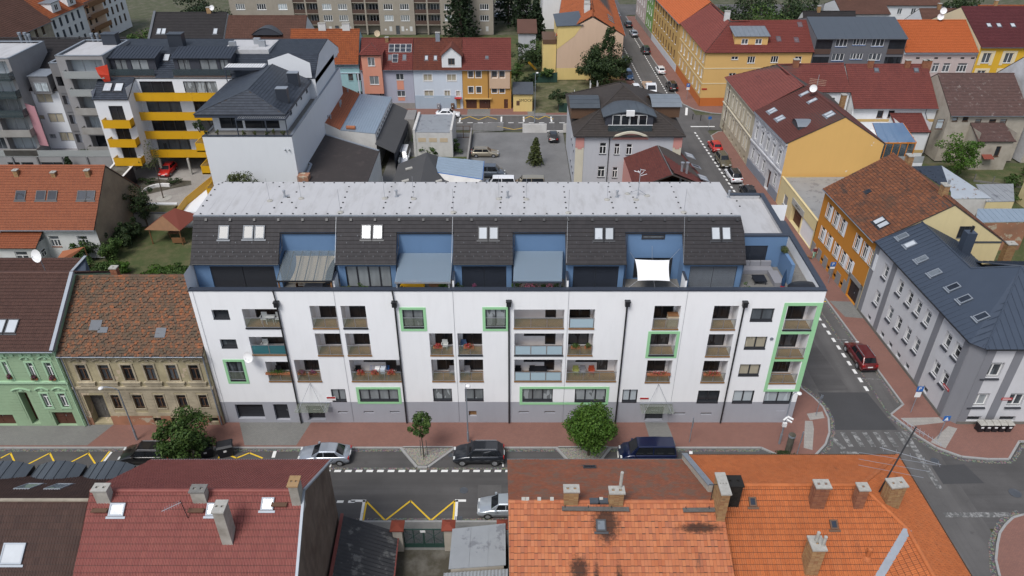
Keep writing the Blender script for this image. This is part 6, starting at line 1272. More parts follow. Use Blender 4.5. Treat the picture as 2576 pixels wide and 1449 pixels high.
MB().prism([Vector((e0.x,41,3.2)),rg,ap,e1],(0,0,.06)).build('roof_slope','felt_grey',t);MB().prism([rg,Vector((e3.x+.4,41,3.4)),e3,e2,ap],(0,0,.06)).build('roof_slope','felt_grey',t);m_=MB();side(m_,(e0.x,41),(e3.x,41),0,3.2);side(m_,(e1.x,e1.y),(e0.x,41),0,3.15);m_.build('wall','off_white',t)
for p in((1030,424),(1021,455),(1104,456)):g=G(*p,4.3);m_=MB();m_.obox(g+Vector((-.5,-.3,-.2)),(1.0,.1,.25),(-.15,.5,0),(0,0,.18));m_.build('roof_hatch','concrete',t)
t=thing('shed','shed with pale blue ribbed sheet roof beside the car park','shed',(-7.5,51,0));q=[G(1095,432.8,4.2),G(1213,450.6,4.0),G(1217,405,4.2),G(1102,394,4.4)];seam_roof(t,[q[0],q[1],q[2],q[3]],'blue_sheet',.85,'roof_sheet',.1,.05,along='u');m_=MB();side(m_,q[0].xy,q[1].xy,0,3.95);side(m_,q[1].xy,q[2].xy,0,3.95);m_.poly([Vector((e2.x,42,0)),Vector((q[1].x,q[1].y,0)),q[1],q[0]]);m_.build('wall','off_white',t);m_=MB();m_.obox(q[0]+Vector((0,-.08,-.1)),q[1]-q[0],(0,.06,0),(0,0,.14));m_.obox(q[1]+Vector((.02,0,-.1)),q[2]-q[1],(.06,0,0),(0,0,.14));m_.build('gutter','blue_paint',t)
t=thing('garage','low white garage with flat grey roof facing the back street','garage',(-13,68,0));q=[G(*p,4.2).xy for p in((1044.6,333.6),(1132,334.5),(1140.8,289),(1053.5,289))];poly_block(t,q,4.2,'off_white','grey_sheet');m_=MB();m_.box(q[0][0]-.4,q[0][0],q[0][1]-.1,q[3][1],0,4.75);m_.box(q[1][0],q[1][0]+.35,q[1][1]-.1,q[2][1],0,4.75);m_.build('side_parapet','off_white',t);W_=Wall(q[0],q[1])
for k in(.4,2.2,4.0):WX(W_,'boarded_window','cloth_beige',t,k,k+1.3,.0,.03,2.6,3.3)
t=thing('garage','small garage with rusty sheet roof left of the low white garage','garage',(-19,72,0));q=[G(*p,3.8).xy for p in((1005,300.8),(1042.6,301.8),(1048.5,277),(998,278))];metal_roof('rusty',(0.28,0.27,0.26),.6,.2,.3,(0.13,.08,.06));poly_block(t,q,3.8,'concrete_wall','rusty')
flat('fence_grey',(0.30,0.30,0.30),.6);flat('fence_green',(0.018,0.055,0.04),.7)
f=thing('sliding_gate','grey slatted sliding gate of the car park','gate',G(1228,330));a,b=G(1192,334),G(1265,330);n=26
for k in range(n):p=a.lerp(b,k/(n-1));BX('slat','fence_grey',f,p.x-.06,p.x+.06,p.y-.03,p.y+.03,.1,1.7)
m_=MB();m_.obox(a+Vector((0,.04,.1)),b-a,(0,.05,0),(0,0,.1));m_.obox(a+Vector((0,.04,1.6)),b-a,(0,.05,0),(0,0,.1));m_.build('rails','fence_grey',f)
f=thing('boundary_wall','white low wall with openings between car park and back street','wall',G(1400,334));m_=MB()
for(x0,x1,h)in((1.9,6.2,1.6),(9.2,10.4,1.6),(6.21,9.19,.35),(10.41,14,.35)):m_.box(x0,x1,75.0,75.3,0,h)
m_.build('masonry','off_white',f)
f=thing('yard_wall','concrete wall between the overgrown yard and car park','wall',(-7.2,62,0));BX('masonry','concrete_wall',f,-7.35,-7.1,53,74,0,1.3)
f=thing('yard_gate','rusty frame gate beside the low white garage','gate',(-8.7,72.5,0));m_=MB()
for x_ in(-9.9,-8.6,-7.4):m_.box(x_-.05,x_+.05,72.45,72.55,0,2.2)
for z in(.1,1.1,2.15):m_.box(-9.9,-7.4,72.46,72.54,z,z+.06)
m_.build('gate_frame','brown_frame',f)
sheet('overgrown_yard',[(-17,54),(-7.5,54),(-7.5,64),(-17,64)],.012,'grass')
vil=thing('villa','grey villa with dark hipped roof and arched metal dormers','house',(17,58,0));vx0,vx1,vy0,vy1,vz=9.3,24.9,50.6,69.0,8.9
VW=Wall((vx0,vy0),(vx1,vy0));VL=Wall((vx0,vy1),(vx0,vy0))
vr=[VW.rect(*C3(532,862),*C3(612,1010)),VW.rect(*C3(725,872),*C3(785,1018)),VW.rect(*C3(508,1168),*C3(592,1310)),VW.rect(*C3(700,1178),*C3(757,1318)),VW.rect(*C3(880,878),*C3(945,1020))];vl=[]
for z in(5.6,2.0):
 for u in(11.0,13.4,15.8):vl.append((u,u+.8,z,z+1.8))
m_=MB();wall_mesh(m_,VW,0,VW.L,0,vz,vr,.15);wall_mesh(m_,VL,0,VL.L,0,vz,vl,.15);side(m_,(vx1,vy0),(vx1,vy1),0,vz);m_.build('wall','villa_grey',vil)
for r in vr:window(vil,VW,r,.13,2,'white_frame','glass_dark','lead',.33,.09)
for r in vl:window(vil,VL,r,.13,2,'white_frame','glass_dark','lead',.33,.08)
for(u0,u1)in((.02,1.25),(VW.L-1.25,VW.L-.02)):
 WX(VW,'corner_pilaster','cream',vil,u0,u1,.002,.06,0,7.0);m_=MB();VW.box(m_,u0-.02,u1+.02,.002,.09,7.05,8.55);VW.box(m_,u0+.3,u1-.3,.002,.09,6.8,7.04);m_.build('pilaster_capital','villa_pink',vil)
VPX=VW.px(*C3(700,775))[0];VPX2=VW.px(*C3(1165,765))[0];n=10;m_=MB();pk=[VW.p(VPX+(VPX2-VPX)*k/n,8.55+.75*sin(pi*k/n),.02)for k in range(n+1)];m_.prism([VW.p(VPX,8.3,.02)]+pk+[VW.p(VPX2,8.3,.02)],VW.n*.08);m_.build('arched_panel','villa_pink',vil);m_=MB()
for a,b in zip(pk[:-1],pk[1:]):m_.prism([a,b,b+Vector((0,0,.28)),a+Vector((0,0,.28))],VW.n*.35)
m_.build('arched_cornice','cream',vil)
o_=.35;zl=vz-.05;E=[(vx0-o_,vy0-o_),(vx1+o_,vy0-o_),(vx1+o_,vy1+o_),(vx0-o_,vy1+o_)];r0,r1=Vector((17.2,60.6,13.1)),Vector((16.7,62.2,13.1));kw=dict(tw=.34,tl=.36,prof='flat')
_,vf=rplane(vil,[V3(E[0],zl),V3(E[1],zl),r0],'tile_villa',name='roof_slope',**kw);rplane(vil,[V3(E[1],zl),V3(E[2],zl),r1,r0],'tile_villa',name='roof_slope',**kw);rplane(vil,[V3(E[2],zl),V3(E[3],zl),r1],'tile_villa',name='roof_slope',**kw);_,vlf=rplane(vil,[V3(E[3],zl),V3(E[0],zl),r0,r1],'tile_villa',name='roof_slope',**kw)
for p in E:ridge_caps(vil,(r0 if p[1]<60 else r1)+Vector((0,0,.04)),V3(p,zl+.05),'tile_villa',.09)
gutter(vil,V3(E[0],zl)-Vector((0,.1,0)),V3(E[1],zl)-Vector((0,.1,0)),'black_metal',.08);MB().tube(VW.p(VW.px(*C3(645,1000))[0],.1,.1),VW.p(VW.px(*C3(645,1000))[0],8.7,.1),.06).build('downpipe','black_metal',vil)
def barrel(axis0,axis1,half,rise,zb,mat,face,cols,nm='dormer',deep=.3):
 a,b=Vector((*axis0,0)),Vector((*axis1,0));d=(b-a).normalized();s=Vector((d.y,-d.x,0));n=12;prof_=[]
 for k in range(n+1):f=-1+2*k/n;prof_.append((f*half*1.12,zb+rise*cos(f*pi/2*.92)))
 A=[a-d*.25-s*u+Vector((0,0,z))for u,z in prof_];B=[b-s*u+Vector((0,0,z))for u,z in prof_];m_=MB();m_.add(A+B,[(k,n+1+k,n+2+k,k+1)for k in range(n)]);m_.add([p-Vector((0,0,.12))for p in A]+A,[(k,n+1+k,n+2+k,k+1)for k in range(n)]);r_=m_.build('%s_roof'%nm,mat,vil);m_=MB()
 for k in range(0,n+1,2):m_.obox(A[k]-s*.015,B[k]-A[k],s*.03,Vector((0,0,.04)))
 m_.build('standing_seam',mat,r_)
 m_=MB();fl_=[a+s*(-u)*.89+Vector((0,0,z-.1))for u,z in prof_];m_.poly([a+s*half+Vector((0,0,zb-1.6))]+fl_+[a-s*half+Vector((0,0,zb-1.6))])
 for sg in(-1,1):m_.poly([a+s*half*sg+Vector((0,0,zb-1.6)),b+s*half*sg+Vector((0,0,zb-1.6)),b+s*half*sg+Vector((0,0,zb)),a+s*half*sg+Vector((0,0,zb))])
 m_.build('%s_wall'%nm,face,vil);return a,d,s
xc=(YP(*C3(640,560),53).x+YP(*C3(1180,560),53).x)/2
a,d,s=barrel((xc,52.4),(xc,57.2),3.5,.95,11.0,'zinc_dark','dark_render',4,'front_dormer')
FW_=Wall((xc-3.4,52.4),(xc+3.4,52.4))
for k in range(4):window(vil,FW_,(.9+k*1.28,2.1+k*1.28,9.5,11.35),-.03,1,'white_frame','glass_dark',None,fw=.07,name='dormer_window')
BX('glass_balustrade','smoke_glass',vil,xc-3.2,xc+3.2,51.2,51.24,9.2,10.2);BX('handrail','sign_white',vil,xc-3.25,xc+3.25,51.18,51.26,10.2,10.26);BX('air_unit','sign_white',vil,xc-.6,xc+.6,51.9,52.3,11.3,12.1)
barrel((8.9,58.3),(13.2,58.3),2.6,.9,11.2,'zinc_dark','brown_frame',3,'side_dormer');barrel((25.3,58.8),(21.0,58.8),2.6,.9,11.2,'zinc_roof','brown_frame',3,'side_dormer')
t=thing('house_annex','low annex with dark red shingle hipped roof and steel flues','annex',(21.5,48,0));ze=5.4;w0,b0,r0_=G(1564.6,375,ze),G(1710,372,ze),G(1637.4,347,7.2);x0,x1=16.6,26.4;yb=54.0;rx=21.6
rplane(t,[(x0-.1,yb,ze),(x0+.1,40,ze),(rx,40,7.4),(rx-.3,yb-.2,7.4)],'shingle_red',.5,.3,'flat',0,name='roof_slope',bond=True);rplane(t,[(27.2,40,ze),(25.2,yb,ze),(rx-.3,yb-.2,7.4),(rx,40,7.4)],'shingle_red',.5,.3,'flat',0,name='roof_slope',bond=True);m_=MB();side(m_,(x0,yb),(x0,41.5),0,ze);side(m_,(26.6,41.5),(25.2,yb),0,ze);side(m_,(x0,41.5),(26.6,41.5),0,ze);m_.build('wall','villa_pink',t)
m_=MB();m_.tube((rx-.3,yb-.2,7.47),(rx,40,7.47),.03,n=5);m_.build('lightning_conductor','steel',t)
q=[YP(*C3(1200,1362),45),YP(*C3(1440,1268),45),YP(*C3(1735,1385),45)];m_=MB();m_.prism([q[0],q[2]+Vector((0,0,-.3)),q[1]],(0,.1,0));gw_=m_.build('gable_board','wood',t);m_=MB();[m_.obox(p+Vector((0,-.12,-.02)),r-p,(0,.25,0),(0,0,.12))for p,r in((q[0],q[1]),(q[1],q[2]))];m_.build('verge_trim','zinc',gw_);p=YP(*C3(1495,1355),44.9);BX('attic_window','dark_frame',gw_,p.x-.5,p.x+.5,44.86,44.95,p.z-.6,p.z+.35)
for px in(1585,1650):g=G(*C3(px,1300),6.2);zt2=YP(*C3(px,1130),g.y).z;m_=MB();m_.tube((g.x,g.y,5.4),(g.x,g.y,zt2),.17,n=12);m_.tube((g.x,g.y,zt2),(g.x,g.y,zt2+.15),.26,n=12);m_.build('flue','steel',t)
for(px,py,k)in((1690,1040,2),(1770,1180,1),(1865,1330,2)):
 g=G(*C3(px,py),6.0);nn_=Vector((.33,.05,.95)).normalized();e_=Vector((0,1,-.05));fr_=(g,Vector((-.05,1,0)),Vector((-.95,0,.33)),nn_,None);rwnd(t,fr_,g+nn_*.1,.75,1.2,'zinc','sky_reflection_pane' if k==2 else 'sky_pane_dark',n=k,gap=.08)
 # right side of the side street
def ZD(c,r,x,y):return(644*c+x/4,362.25*r+y/4)
def row(W,px_list,w,z0,z1):
 out=[]
 for(x,y)in px_list:u,z=W.px(x,y);out.append((u-w/2,u+w/2,z0,z1))
 return out
plaster('r1_white',(0.57,0.575,0.595),.03,dirt=.08);plaster('r1_grey',(0.20,0.205,0.225),.06);plaster('r1_base',(0.16,0.155,0.14),.2,dirt=.3);plaster('ochre',(0.50,0.20,0.022),.06,streak=.1);plaster('ochre_base',(0.24,0.235,0.23),.15,dirt=.3);plaster('pale_yellow',(0.66,0.55,0.30),.05,dirt=.08);plaster('gable_yellow',(0.66,0.40,0.13),.03,peel=(.715,(.7,.68,.62)),streak=.05);plaster('ornate_white',(0.62,0.63,0.66),.05,dirt=.55,dirtcol=(.27,.26,.25));plaster('ornate_base',(0.23,0.26,0.31),.1,dirt=.2);plaster('beige',(0.47,0.42,0.31),.06,dirt=.2);plaster('beige_light',(0.58,0.53,0.42),.05);plaster('beige_grey',(0.42,0.38,0.32),.08,dirt=.35);plaster('white_clean',(0.70,0.71,0.72),.04,dirt=.05);plaster('tan',(0.48,0.33,0.13),.06)
tile_mat('tile_old_mix',[(0.155,0.062,0.034),(0.19,0.072,0.036),(0.135,0.06,0.038),(0.27,0.10,0.046),(0.115,0.06,0.042)],.9,moss=((.085,.055,.04),.56,.25),dirt=((.055,.04,.034),.56),big=.3);tile_mat('tile_maroon',[(0.17,0.048,0.040),(0.195,0.056,0.046),(0.155,0.045,0.04)],.7,big=.25,dirt=((.10,.03,.028),.6));tile_mat('tile_maroon2',[(0.105,0.036,0.03),(0.12,0.042,0.035)],.8,big=.2,dirt=((.07,.03,.028),.62));tile_mat('tile_mossy',[(0.115,0.068,0.06),(0.13,0.078,0.07),(0.10,0.062,0.057)],.95,moss=((.27,.24,.22),.575,1.6),big=.3);tile_mat('tile_burgundy',[(0.10,0.025,0.028),(0.115,0.03,0.033)],.6);tile_mat('tile_vivid',[(0.42,0.105,0.03),(0.45,0.115,0.035)],.7,big=.1);metal_roof('flake_sheet',(0.42,0.46,0.50),.5,.25,.1,(.22,.15,.11))
t=thing('corner_house','white and grey corner house with dark blue standing seam roof','house',(45,8,0));ZE1=9.0
WA=Wall((40.0,18.8),(40.75,.75));WB=Wall((40.75,.75),(41.75,-.15));WC=Wall((41.75,-.15),(75,-.15))
up=row(WA,[ZD(3,2,x,y)for x,y in((1305,60),(1405,150),(1490,250),(1580,355),(1785,575),(1880,680))],.95,6.15,7.75);md=row(WA,[ZD(3,2,x,y)for x,y in((1085,135),(1205,320),(1290,420),(1380,530),(1470,630),(1665,865),(1750,970))],.95,2.75,4.35);up+=[(md[0][0],md[0][1],6.15,7.75)]
bs=row(WA,[ZD(3,2,x,y)for x,y in((1007,320),(1140,490),(1220,595),(1300,700),(1388,805),(1570,1050))],.8,.35,.95)
cw=[WC.rect(*ZD(3,2,2205,752),*ZD(3,2,2320,900)),WC.rect(*ZD(3,2,2065,1060),*ZD(3,2,2180,1190)),WC.rect(*ZD(3,2,2450,1060),*ZD(3,2,2540,1190))];cw+=[(cw[0][0]+k,cw[0][1]+k,cw[0][2],cw[0][3])for k in(4.5,8,11)]+[(cw[2][0]+k,cw[2][1]+k,cw[2][2],cw[2][3])for k in(3.5,7)];cb=row(WC,[ZD(3,2,2050,1335),ZD(3,2,2395,1335)],1.5,.3,.9)
m_=MB();wall_mesh(m_,WA,0,WA.L,0,ZE1,up+md+bs,.3);wall_mesh(m_,WC,0,WC.L,0,ZE1,cw+cb,.3);m_.build('wall','r1_white',t);WX(WB,'corner_wall','r1_grey',t,0,WB.L,-.3,.0,0,ZE1)
m_=MB();side(m_,(48.5,18.8),(40,18.8),0,ZE1);side(m_,(48.5,14),(48.5,18.8),0,ZE1);side(m_,(75,14),(48.5,14),0,ZE1);m_.build('rear_wall','r1_white',t)
for r in up+md:window(t,WA,r,.28,1,'white_frame',R.choice(['glass_mid','glass_dark']),None,.2,.1,bars=2);
for r in up+md+cw:
 W_=WA if r in up+md else WC;m_=MB();m_.prism([W_.p(r[0]-.05,r[2]-.02,-.2),W_.p(r[1]+.05,r[2]-.02,-.2),W_.p(r[1]+.05,r[2]-.22,.14),W_.p(r[0]-.05,r[2]-.22,.14)],(0,0,.06));m_.build('sloping_sill','dark_frame',t)
for r in cw:window(t,WC,r,.28,2,'white_frame',R.choice(['glass_mid','glass_curtain']),None,.18,.09)
for r in bs+cb:W_=WA if r in bs else WC;WX(W_,'cellar_window','glass_dark',t,r[0],r[1],-.3,-.24,r[2],r[3])
for W_,us in((WA,[WA.px(*ZD(3,2,x,y))[0]for x,y in((1170,120),(1655,520))]+[.35,WA.L-.35]),(WC,[.4,WC.px(*ZD(3,2,2350,1050))[0],12,20])):
 for u in us:WX(W_,'pilaster','r1_grey',t,u-.4,u+.4,.002,.05,0,ZE1-.05)
m_=MB();WA.box(m_,0,WA.L-.0,.05,.09,0,.3);WC.box(m_,0,WC.L,.05,.09,0,.3);m_.build('plinth','r1_base',t)
A_=Vector((47.2,6.9,13.0));Sw=(39.7,9.3);metal_roof('seam_blue',(0.062,0.08,0.112),.42,.25,.15)
_,f1=seam_roof(t,[(39.65,18.9,9.0),(40.05,9.3,9.0),(44.3,9.3,11.35),(44.1,18.9,11.35)],'seam_blue',.62,'roof_slope');seam_roof(t,[(40.05,9.3,9.0),(40.4,.5,9.0),(41.3,-.4,9.0),A_,(44.3,9.3,11.35)],'seam_blue',.62,'roof_slope');seam_roof(t,[(41.3,-.45,9.0),(75.3,-.45,9.0),(75.3,6.9,13),A_],'seam_blue',.62,'roof_slope')
seam_roof(t,[(48.6,9.3,9.1),(48.6,18.9,9.1),(44.1,18.9,11.35),(44.3,9.3,11.35)],'seam_blue',.62,'roof_slope');seam_roof(t,[(75.3,14.3,9),(47.5,14.3,9.2),A_,(75.3,6.9,13)],'seam_blue',.62,'roof_slope')
MB().tube((41.3,-.4,9.04),A_+Vector((0,0,.05)),.07).build('hip_cap','seam_blue',t);MB().tube((44.3,9.3,11.38),A_+Vector((0,0,.05)),.07).build('hip_cap','seam_blue',t);MB().tube((44.3,9.3,11.38),(44.1,18.9,11.38),.07).build('ridge_cap','seam_blue',t)
for(x0,y0,x1,y1,rr,pn)in((1285,890,1425,980,1,'sky_pane'),(1360,970,1505,1060,1,'sky_reflection_pane'),(1495,1130,1600,1200,1,'sky_pane'),(1630,1270,1730,1335,1,'sky_pane'),(1790,1400,1940,1490,1,'sky_pane_dark'),(1900,1520,2060,1610,1,'sky_pane_dark'),(2070,1700,2230,1785,1,'sky_pane_dark')):
 c_=on_roof(f1,*ZD(3,1,(x0+x1)/2,(y0+y1)/2));rwnd(t,f1,c_+f1[3]*.03,.8,1.15,'zinc',pn,flash=True)
b=PL(*ZD(3,1,1965,1090),(46,14,10.3),(.45,0,1));m_=MB();m_.box(b.x-.5,b.x+.5,b.y-.4,b.y+.5,b.z-.5,b.z+2.4);ch_=m_.build('chimney','seam_blue',t);m_=MB();m_.tube((b.x,b.y,b.z+2.4),(b.x,b.y,b.z+3.1),.1);m_.build('flue','black_metal',ch_)
gutter(t,(39.6,18.9,9.0),(40.35,.5,9.0),'black_metal',.09);gutter(t,(41.3,-.55,9.0),(75,-.55,9.0),'black_metal',.09)
for W_,pxy in((WA,ZD(3,2,1798,1000)),(WC,ZD(3,2,2400,1112))):
 u,z=W_.px(*pxy);m_=MB();W_.box(m_,u-.5,u+.5,.055,.08,z-.14,z+.14);sn=m_.build('street_name_plate','red_paint',t);WX(W_,'lettering_line','sign_white',sn,u-.4,u+.4,.0805,.083,z-.04,z+.04)
W_=Wall((39.25,32.5),(39.95,18.95));uo=row(W_,[ZD(3,1,x,y)for x,y in((622,640),(690,725),(755,800),(905,960),(985,1045),(1060,1120))],1.0,5.8,7.7)+row(W_,[ZD(3,1,x,y)for x,y in((545,900),(610,975),(682,1070),(752,1150),(815,1225))],1.0,2.6,4.4);gd_=(W_.L-3.0,W_.L-.5,.05,2.4);bo=[(1.0+k*1.9,1.8+k*1.9,.3,.8)for k in range(5)]
t,Ws,fr=house('row_house','ochre house with deep windows and old patched brown-red tile roof','house',(39.25,32.5),(39.95,18.95),(53.6,18.95),(53.2,33.2),9.0,13.3,'ochre','tile_old_mix',.52,.4,ops_f=uo+[(*gd_,.3)]+bo,nparts=300,tw=.24,tl=.34,prof='beaver',jit=.08,wall_side='pale_yellow',side_over=.05)
for r in uo:window(t,W_,r,.14,2,'white_frame','glass_dark','concrete',.28,.08);m_=MB();W_.box(m_,r[1]+.03,r[1]+.45,-.1,-.02,r[2],r[3])if False else None
for r in uo:m_=MB();W_.box(m_,r[0]-.08,r[0]-.003,-.0,.05,r[2]-.05,r[3]);W_.box(m_,r[1]+.003,r[1]+.5,.002,.05,r[2]-.05,r[3]);m_.build('white_reveal','white_paint',t)
door(t,W_,gd_,'door_dark',.25,2,'garage_door');m_=MB();W_.box(m_,0,W_.L-3.2,.002,.05,0,1.4);
u=0
for q in sorted((b[0],b[1])for b in bo)+[(W_.L-3.1,W_.L-3.1)]:
 if q[0]>u+.05:bl_=MB();W_.box(bl_,u,q[0],.002,.05,0,1.5);bl_.build('plinth','ochre_base',t)
 u=q[1]
m_=MB();W_.box(m_,W_.L-3.4,W_.L-3.02,.002,.06,0,3.0);W_.box(m_,W_.L-.48,W_.L,.002,.06,0,3.0);W_.box(m_,W_.L-3.4,W_.L,.002,.06,2.42,3.0);m_.build('garage_surround','ochre_base',t)
c_=on_roof(fr['f'],*ZD(3,1,1140,795));rwnd(t,fr['f'],c_,.9,1.25,'dark_frame','sky_reflection_pane',n=2,gap=.06);c_=on_roof(fr['f'],*ZD(3,1,1010,480));rwnd(t,fr['f'],c_,.7,.6,'dark_frame','sky_pane_dark')
for px,py in((1370,140),(1720,440)):b=PL(*ZD(3,1,px,py+40),fr['ridge'][0],(1,0,0));chimney(t,b.x+.5,b.y,b.z-1,b.z+.9,.6,.9,'brick','concrete',2)
b=fr['ridge'][0].lerp(fr['ridge'][1],.8);MB().tube(b+Vector((.4,0,0)),b+Vector((.4,0,1.6)),.12).build('flue','steel',t)
GW2=Ws['R'];window(t,GW2,(GW2.L*.62,GW2.L*.62+1.6,9.4,10.8),-.02,3,'dark_frame','glass_dark','zinc',0,.07);WX(GW2,'gable_cornice','lead',t,0,GW2.L,.003,.06,8.75,8.95)
t=thing('shop','low pale yellow shop with flat grey sheet roof and dark doorway','shop',(42,40,0));W_=Wall((39.0,46.6),(39.25,32.7));so_=[W_.rect(*ZD(3,1,160,520),*ZD(3,1,215,665))];dr_=W_.rect(*ZD(3,1,250,600),*ZD(3,1,330,800));dr_=(dr_[0],dr_[1]-.2,.05,2.5);gr_=W_.rect(*ZD(3,1,330,800),*ZD(3,1,425,1015));gr_=(gr_[0],gr_[1],.05,2.6);so_=[(so_[0][0],so_[0][0]+1.6,1.0,2.6)]
m_=MB();wall_mesh(m_,W_,0,W_.L,0,4.2,so_+[(*dr_,.6),(*gr_,.2)],.15);side(m_,(50,46.4),(39,46.6),0,4.2);m_.build('wall','pale_yellow',t);window(t,W_,so_[0],.13,1,'white_frame','glass_curtain','concrete',fw=.1);door(t,W_,dr_,'door_brown',.55,1);WX(W_,'garage_door','sign_white',t,gr_[0],gr_[1],-.18,-.12,gr_[2],gr_[3])
m_=MB();m_.prism([(39.3,32.9,4.0),(50.5,33.4,4.3),(50.5,46.2,4.3),(39.2,46.4,4.0)],(0,0,.08));m_.build('roof_sheet','grey_sheet',t);WX(W_,'parapet_cap','pale_yellow',t,0,W_.L,-.25,.05,4.2,4.3)
u,z=W_.px(*ZD(3,1,295,640));m_=MB();W_.box(m_,dr_[0]-.2,dr_[1]+.6,.02,.12,2.65,3.5);sg=m_.build('shop_sign','concrete',t);
def text_obj(name,body,par,origin,d,up,size,mat,proud=.012):
 cu=bpy.data.curves.new(name,'FONT');cu.body=body;cu.size=size;cu.extrude=.004;cu.align_x='CENTER';cu.align_y='CENTER'
 tmp=bpy.data.objects.new(name+'_tmp',cu);COL.objects.link(tmp);bpy.context.view_layer.update();me=bpy.data.meshes.new_from_object(tmp.evaluated_get(bpy.context.evaluated_depsgraph_get()));bpy.data.objects.remove(tmp,do_unlink=True)
 d,up=Vector(d).normalized(),Vector(up).normalized();n_=d.cross(up);mat4=Matrix((d,up,n_)).transposed().to_4x4();mat4.translation=Vector(origin)+n_*proud;me.transform(mat4);me.materials.clear();me.materials.append(MATS[mat]);return link(name,me,par)
text_obj('lettering','ARCHA',sg,W_.p((dr_[0]+dr_[1])/2+.2,3.05,.12),W_.d,(0,0,1),.5,'soot')
W_=Wall((38.25,60.3),(39.0,46.9));oo=[]
for k in range(5):oo.append((1.2+k*2.45,2.3+k*2.45,5.2,7.4));
for k in range(5):
 if k!=3:oo.append((1.2+k*2.45,2.3+k*2.45,1.9,3.8))
dd_=(1.2+3*2.45-.2,2.5+3*2.45,.1,3.2)
t,Ws,fr=house('row_house','white ornate house with bare yellow gable wall and brown roof','house',(38.25,60.3),(39.0,46.9),(52.4,46.6),(52.0,60.8),9.2,13.0,'ornate_white','tile_maroon2',.53,.3,ops_f=oo+[(*dd_,.4)],prof='flat',tw=.5,tl=.33,wall_side='gable_yellow',side_over=.05)
for r in oo:window(t,W_,r,.14,2,'white_frame','glass_mid','ornate_white',.3,.08,'ornate_white',.2,.09);pediment(t,W_,(r[0]+r[1])/2,r[3]+.35,1.7,'ornate_white','arch',.45 if r[2]>4 else.25)
door(t,W_,dd_,'door_brown',.4);m_=MB();W_.box(m_,0,W_.L,.002,.2,4.4,4.65);W_.box(m_,0,W_.L,.002,.35,8.8,9.05);m_.build('cornice','ornate_white',t);WX(W_,'plinth','ornate_base',t,0,dd_[0],.002,.05,0,1.4);WX(W_,'plinth','ornate_base',t,dd_[1],W_.L,.002,.05,0,1.4)
m_=MB();k=.3
while k<W_.L:W_.box(m_,k,k+.18,.002,.25,8.5,8.78);k+=.55
m_.build('cornice_brackets','ornate_white',t)
for(x,y,n_)in((690,680,2),(780,765,2),(1335,720,2)):c_=on_roof(fr['f'],1788.9+x/4.48,127.8+y/4.48);rwnd(t,fr['f'],c_,.7,1.25,'zinc','sky_reflection_pane',n=n_,gap=.06)
for(x,y)in((1055,485),(1145,565)):c_=on_roof(fr['f'],1788.9+x/4.48,127.8+y/4.48);rwnd(t,fr['f'],c_,.8,1.3,'zinc','sky_reflection_pane')
yc=50.2;n=8;A=[];B=[]
for k in range(n+1):f=-1+2*k/n;z=10.7+.75*cos(f*pi/2*.85);A.append(Vector((40.6,yc+f*1.5,z)));B.append(Vector((45.2,yc+f*1.5,z)))
m_=MB();m_.add(A+B,[(k,n+1+k,n+2+k,k+1)for k in range(n)]);dr=m_.build('dormer_roof','zinc_roof',t);m_=MB();m_.poly([Vector((40.8,yc-1.4,9.5))]+[a+Vector((.2,0,-.05))for a in A]+[Vector((40.8,yc+1.4,9.5))]);m_.poly([(40.8,yc-1.4,9.6),(44.8,yc-1.4,10),(44.8,yc-1.4,10.75),(40.8,yc-1.4,10.75)]);m_.build('dormer_cheek','zinc_dark',dr)
an=thing('aerial_cluster','cluster of aerials and dish on the brown roof ridge of the ornate house','antenna',fr['ridge'][0].lerp(fr['ridge'][1],.25));p=fr['ridge'][0].lerp(fr['ridge'][1],.22);MB().tube(p,p+Vector((0,0,2.6)),.04).build('mast','steel',an);m_=MB();[m_.tube(p+Vector((-1.2,.2,1.2+.25*k)),p+Vector((1.2,-.2,1.0+.25*k)),.02,n=4)for k in range(4)];m_.build('antenna_rods','cloth_beige',an)
def dish(par,c,r,n_,mat='sign_white'):
 n_=Vector(n_).normalized();a=n_.orthogonal().normalized();b=n_.cross(a);m_=MB();rings=[(0,0),(.5,.06),(.8,.16),(1,.26)];k=14;pts=[Vector(c)]
 for rr,h in rings[1:]:pts+=[Vector(c)+(a*cos(2*pi*i/k)+b*sin(2*pi*i/k))*r*rr+n_*h*r for i in range(k)]
 fs=[(0,1+i,1+(i+1)%k)for i in range(k)]+[(1+j*k+i,1+(j+1)*k+i,1+(j+1)*k+(i+1)%k,1+j*k+(i+1)%k)for j in range(2)for i in range(k)]
 m_.add(pts,fs);m_.tube(Vector(c)+a*r*.9,Vector(c)+n_*r*.9,.015,n=4);m_.tube(Vector(c)+n_*r*.85,Vector(c)+n_*r*1.0,.05,n=6);return m_.build('dish',mat,par,True)
dish(an,p+Vector((-.9,-1.2,.9)),.55,(-.5,-.8,.3))
t2=thing('conservatory','orange timber conservatory with glass roof behind the yellow gable','conservatory',(55.5,53,0));clear_mat('roof_glass',(.12,.2,.32),.75,.05);flat('orange_timber',(.50,.17,.02),.5);q=[G(2165,302,9.5),G(2218,304,9.3),G(2236,303,9.2)]
x0,x1,y0,y1=53.2,58.5,49.5,53.0;zc0,zc1=8.2,9.8
for k in range(5):f=k/4;m_=MB();a=Vector((x0+(x1-x0)*f,y0,zc0));b=Vector((x0+(x1-.8-x0)*f,y1,zc1));m_.obox(a,(.1,0,0),b-a,(0,0,.1));m_.build('rafter','orange_timber',t2)
MB().prism([(x0,y0,zc0+.1),(x1,y0,zc0+.1),(x1-.8,y1,zc1+.1),(x0,y1,zc1+.1)],(0,0,.02)).build('roof_glass','roof_glass',t2);m_=MB();m_.box(x0,x1+.1,y0-.06,y0+.06,zc0-.12,zc0+.05);m_.box(x0,x1+.1,y0-.06,y0+.06,5.6,5.75);m_.build('beam','orange_timber',t2)
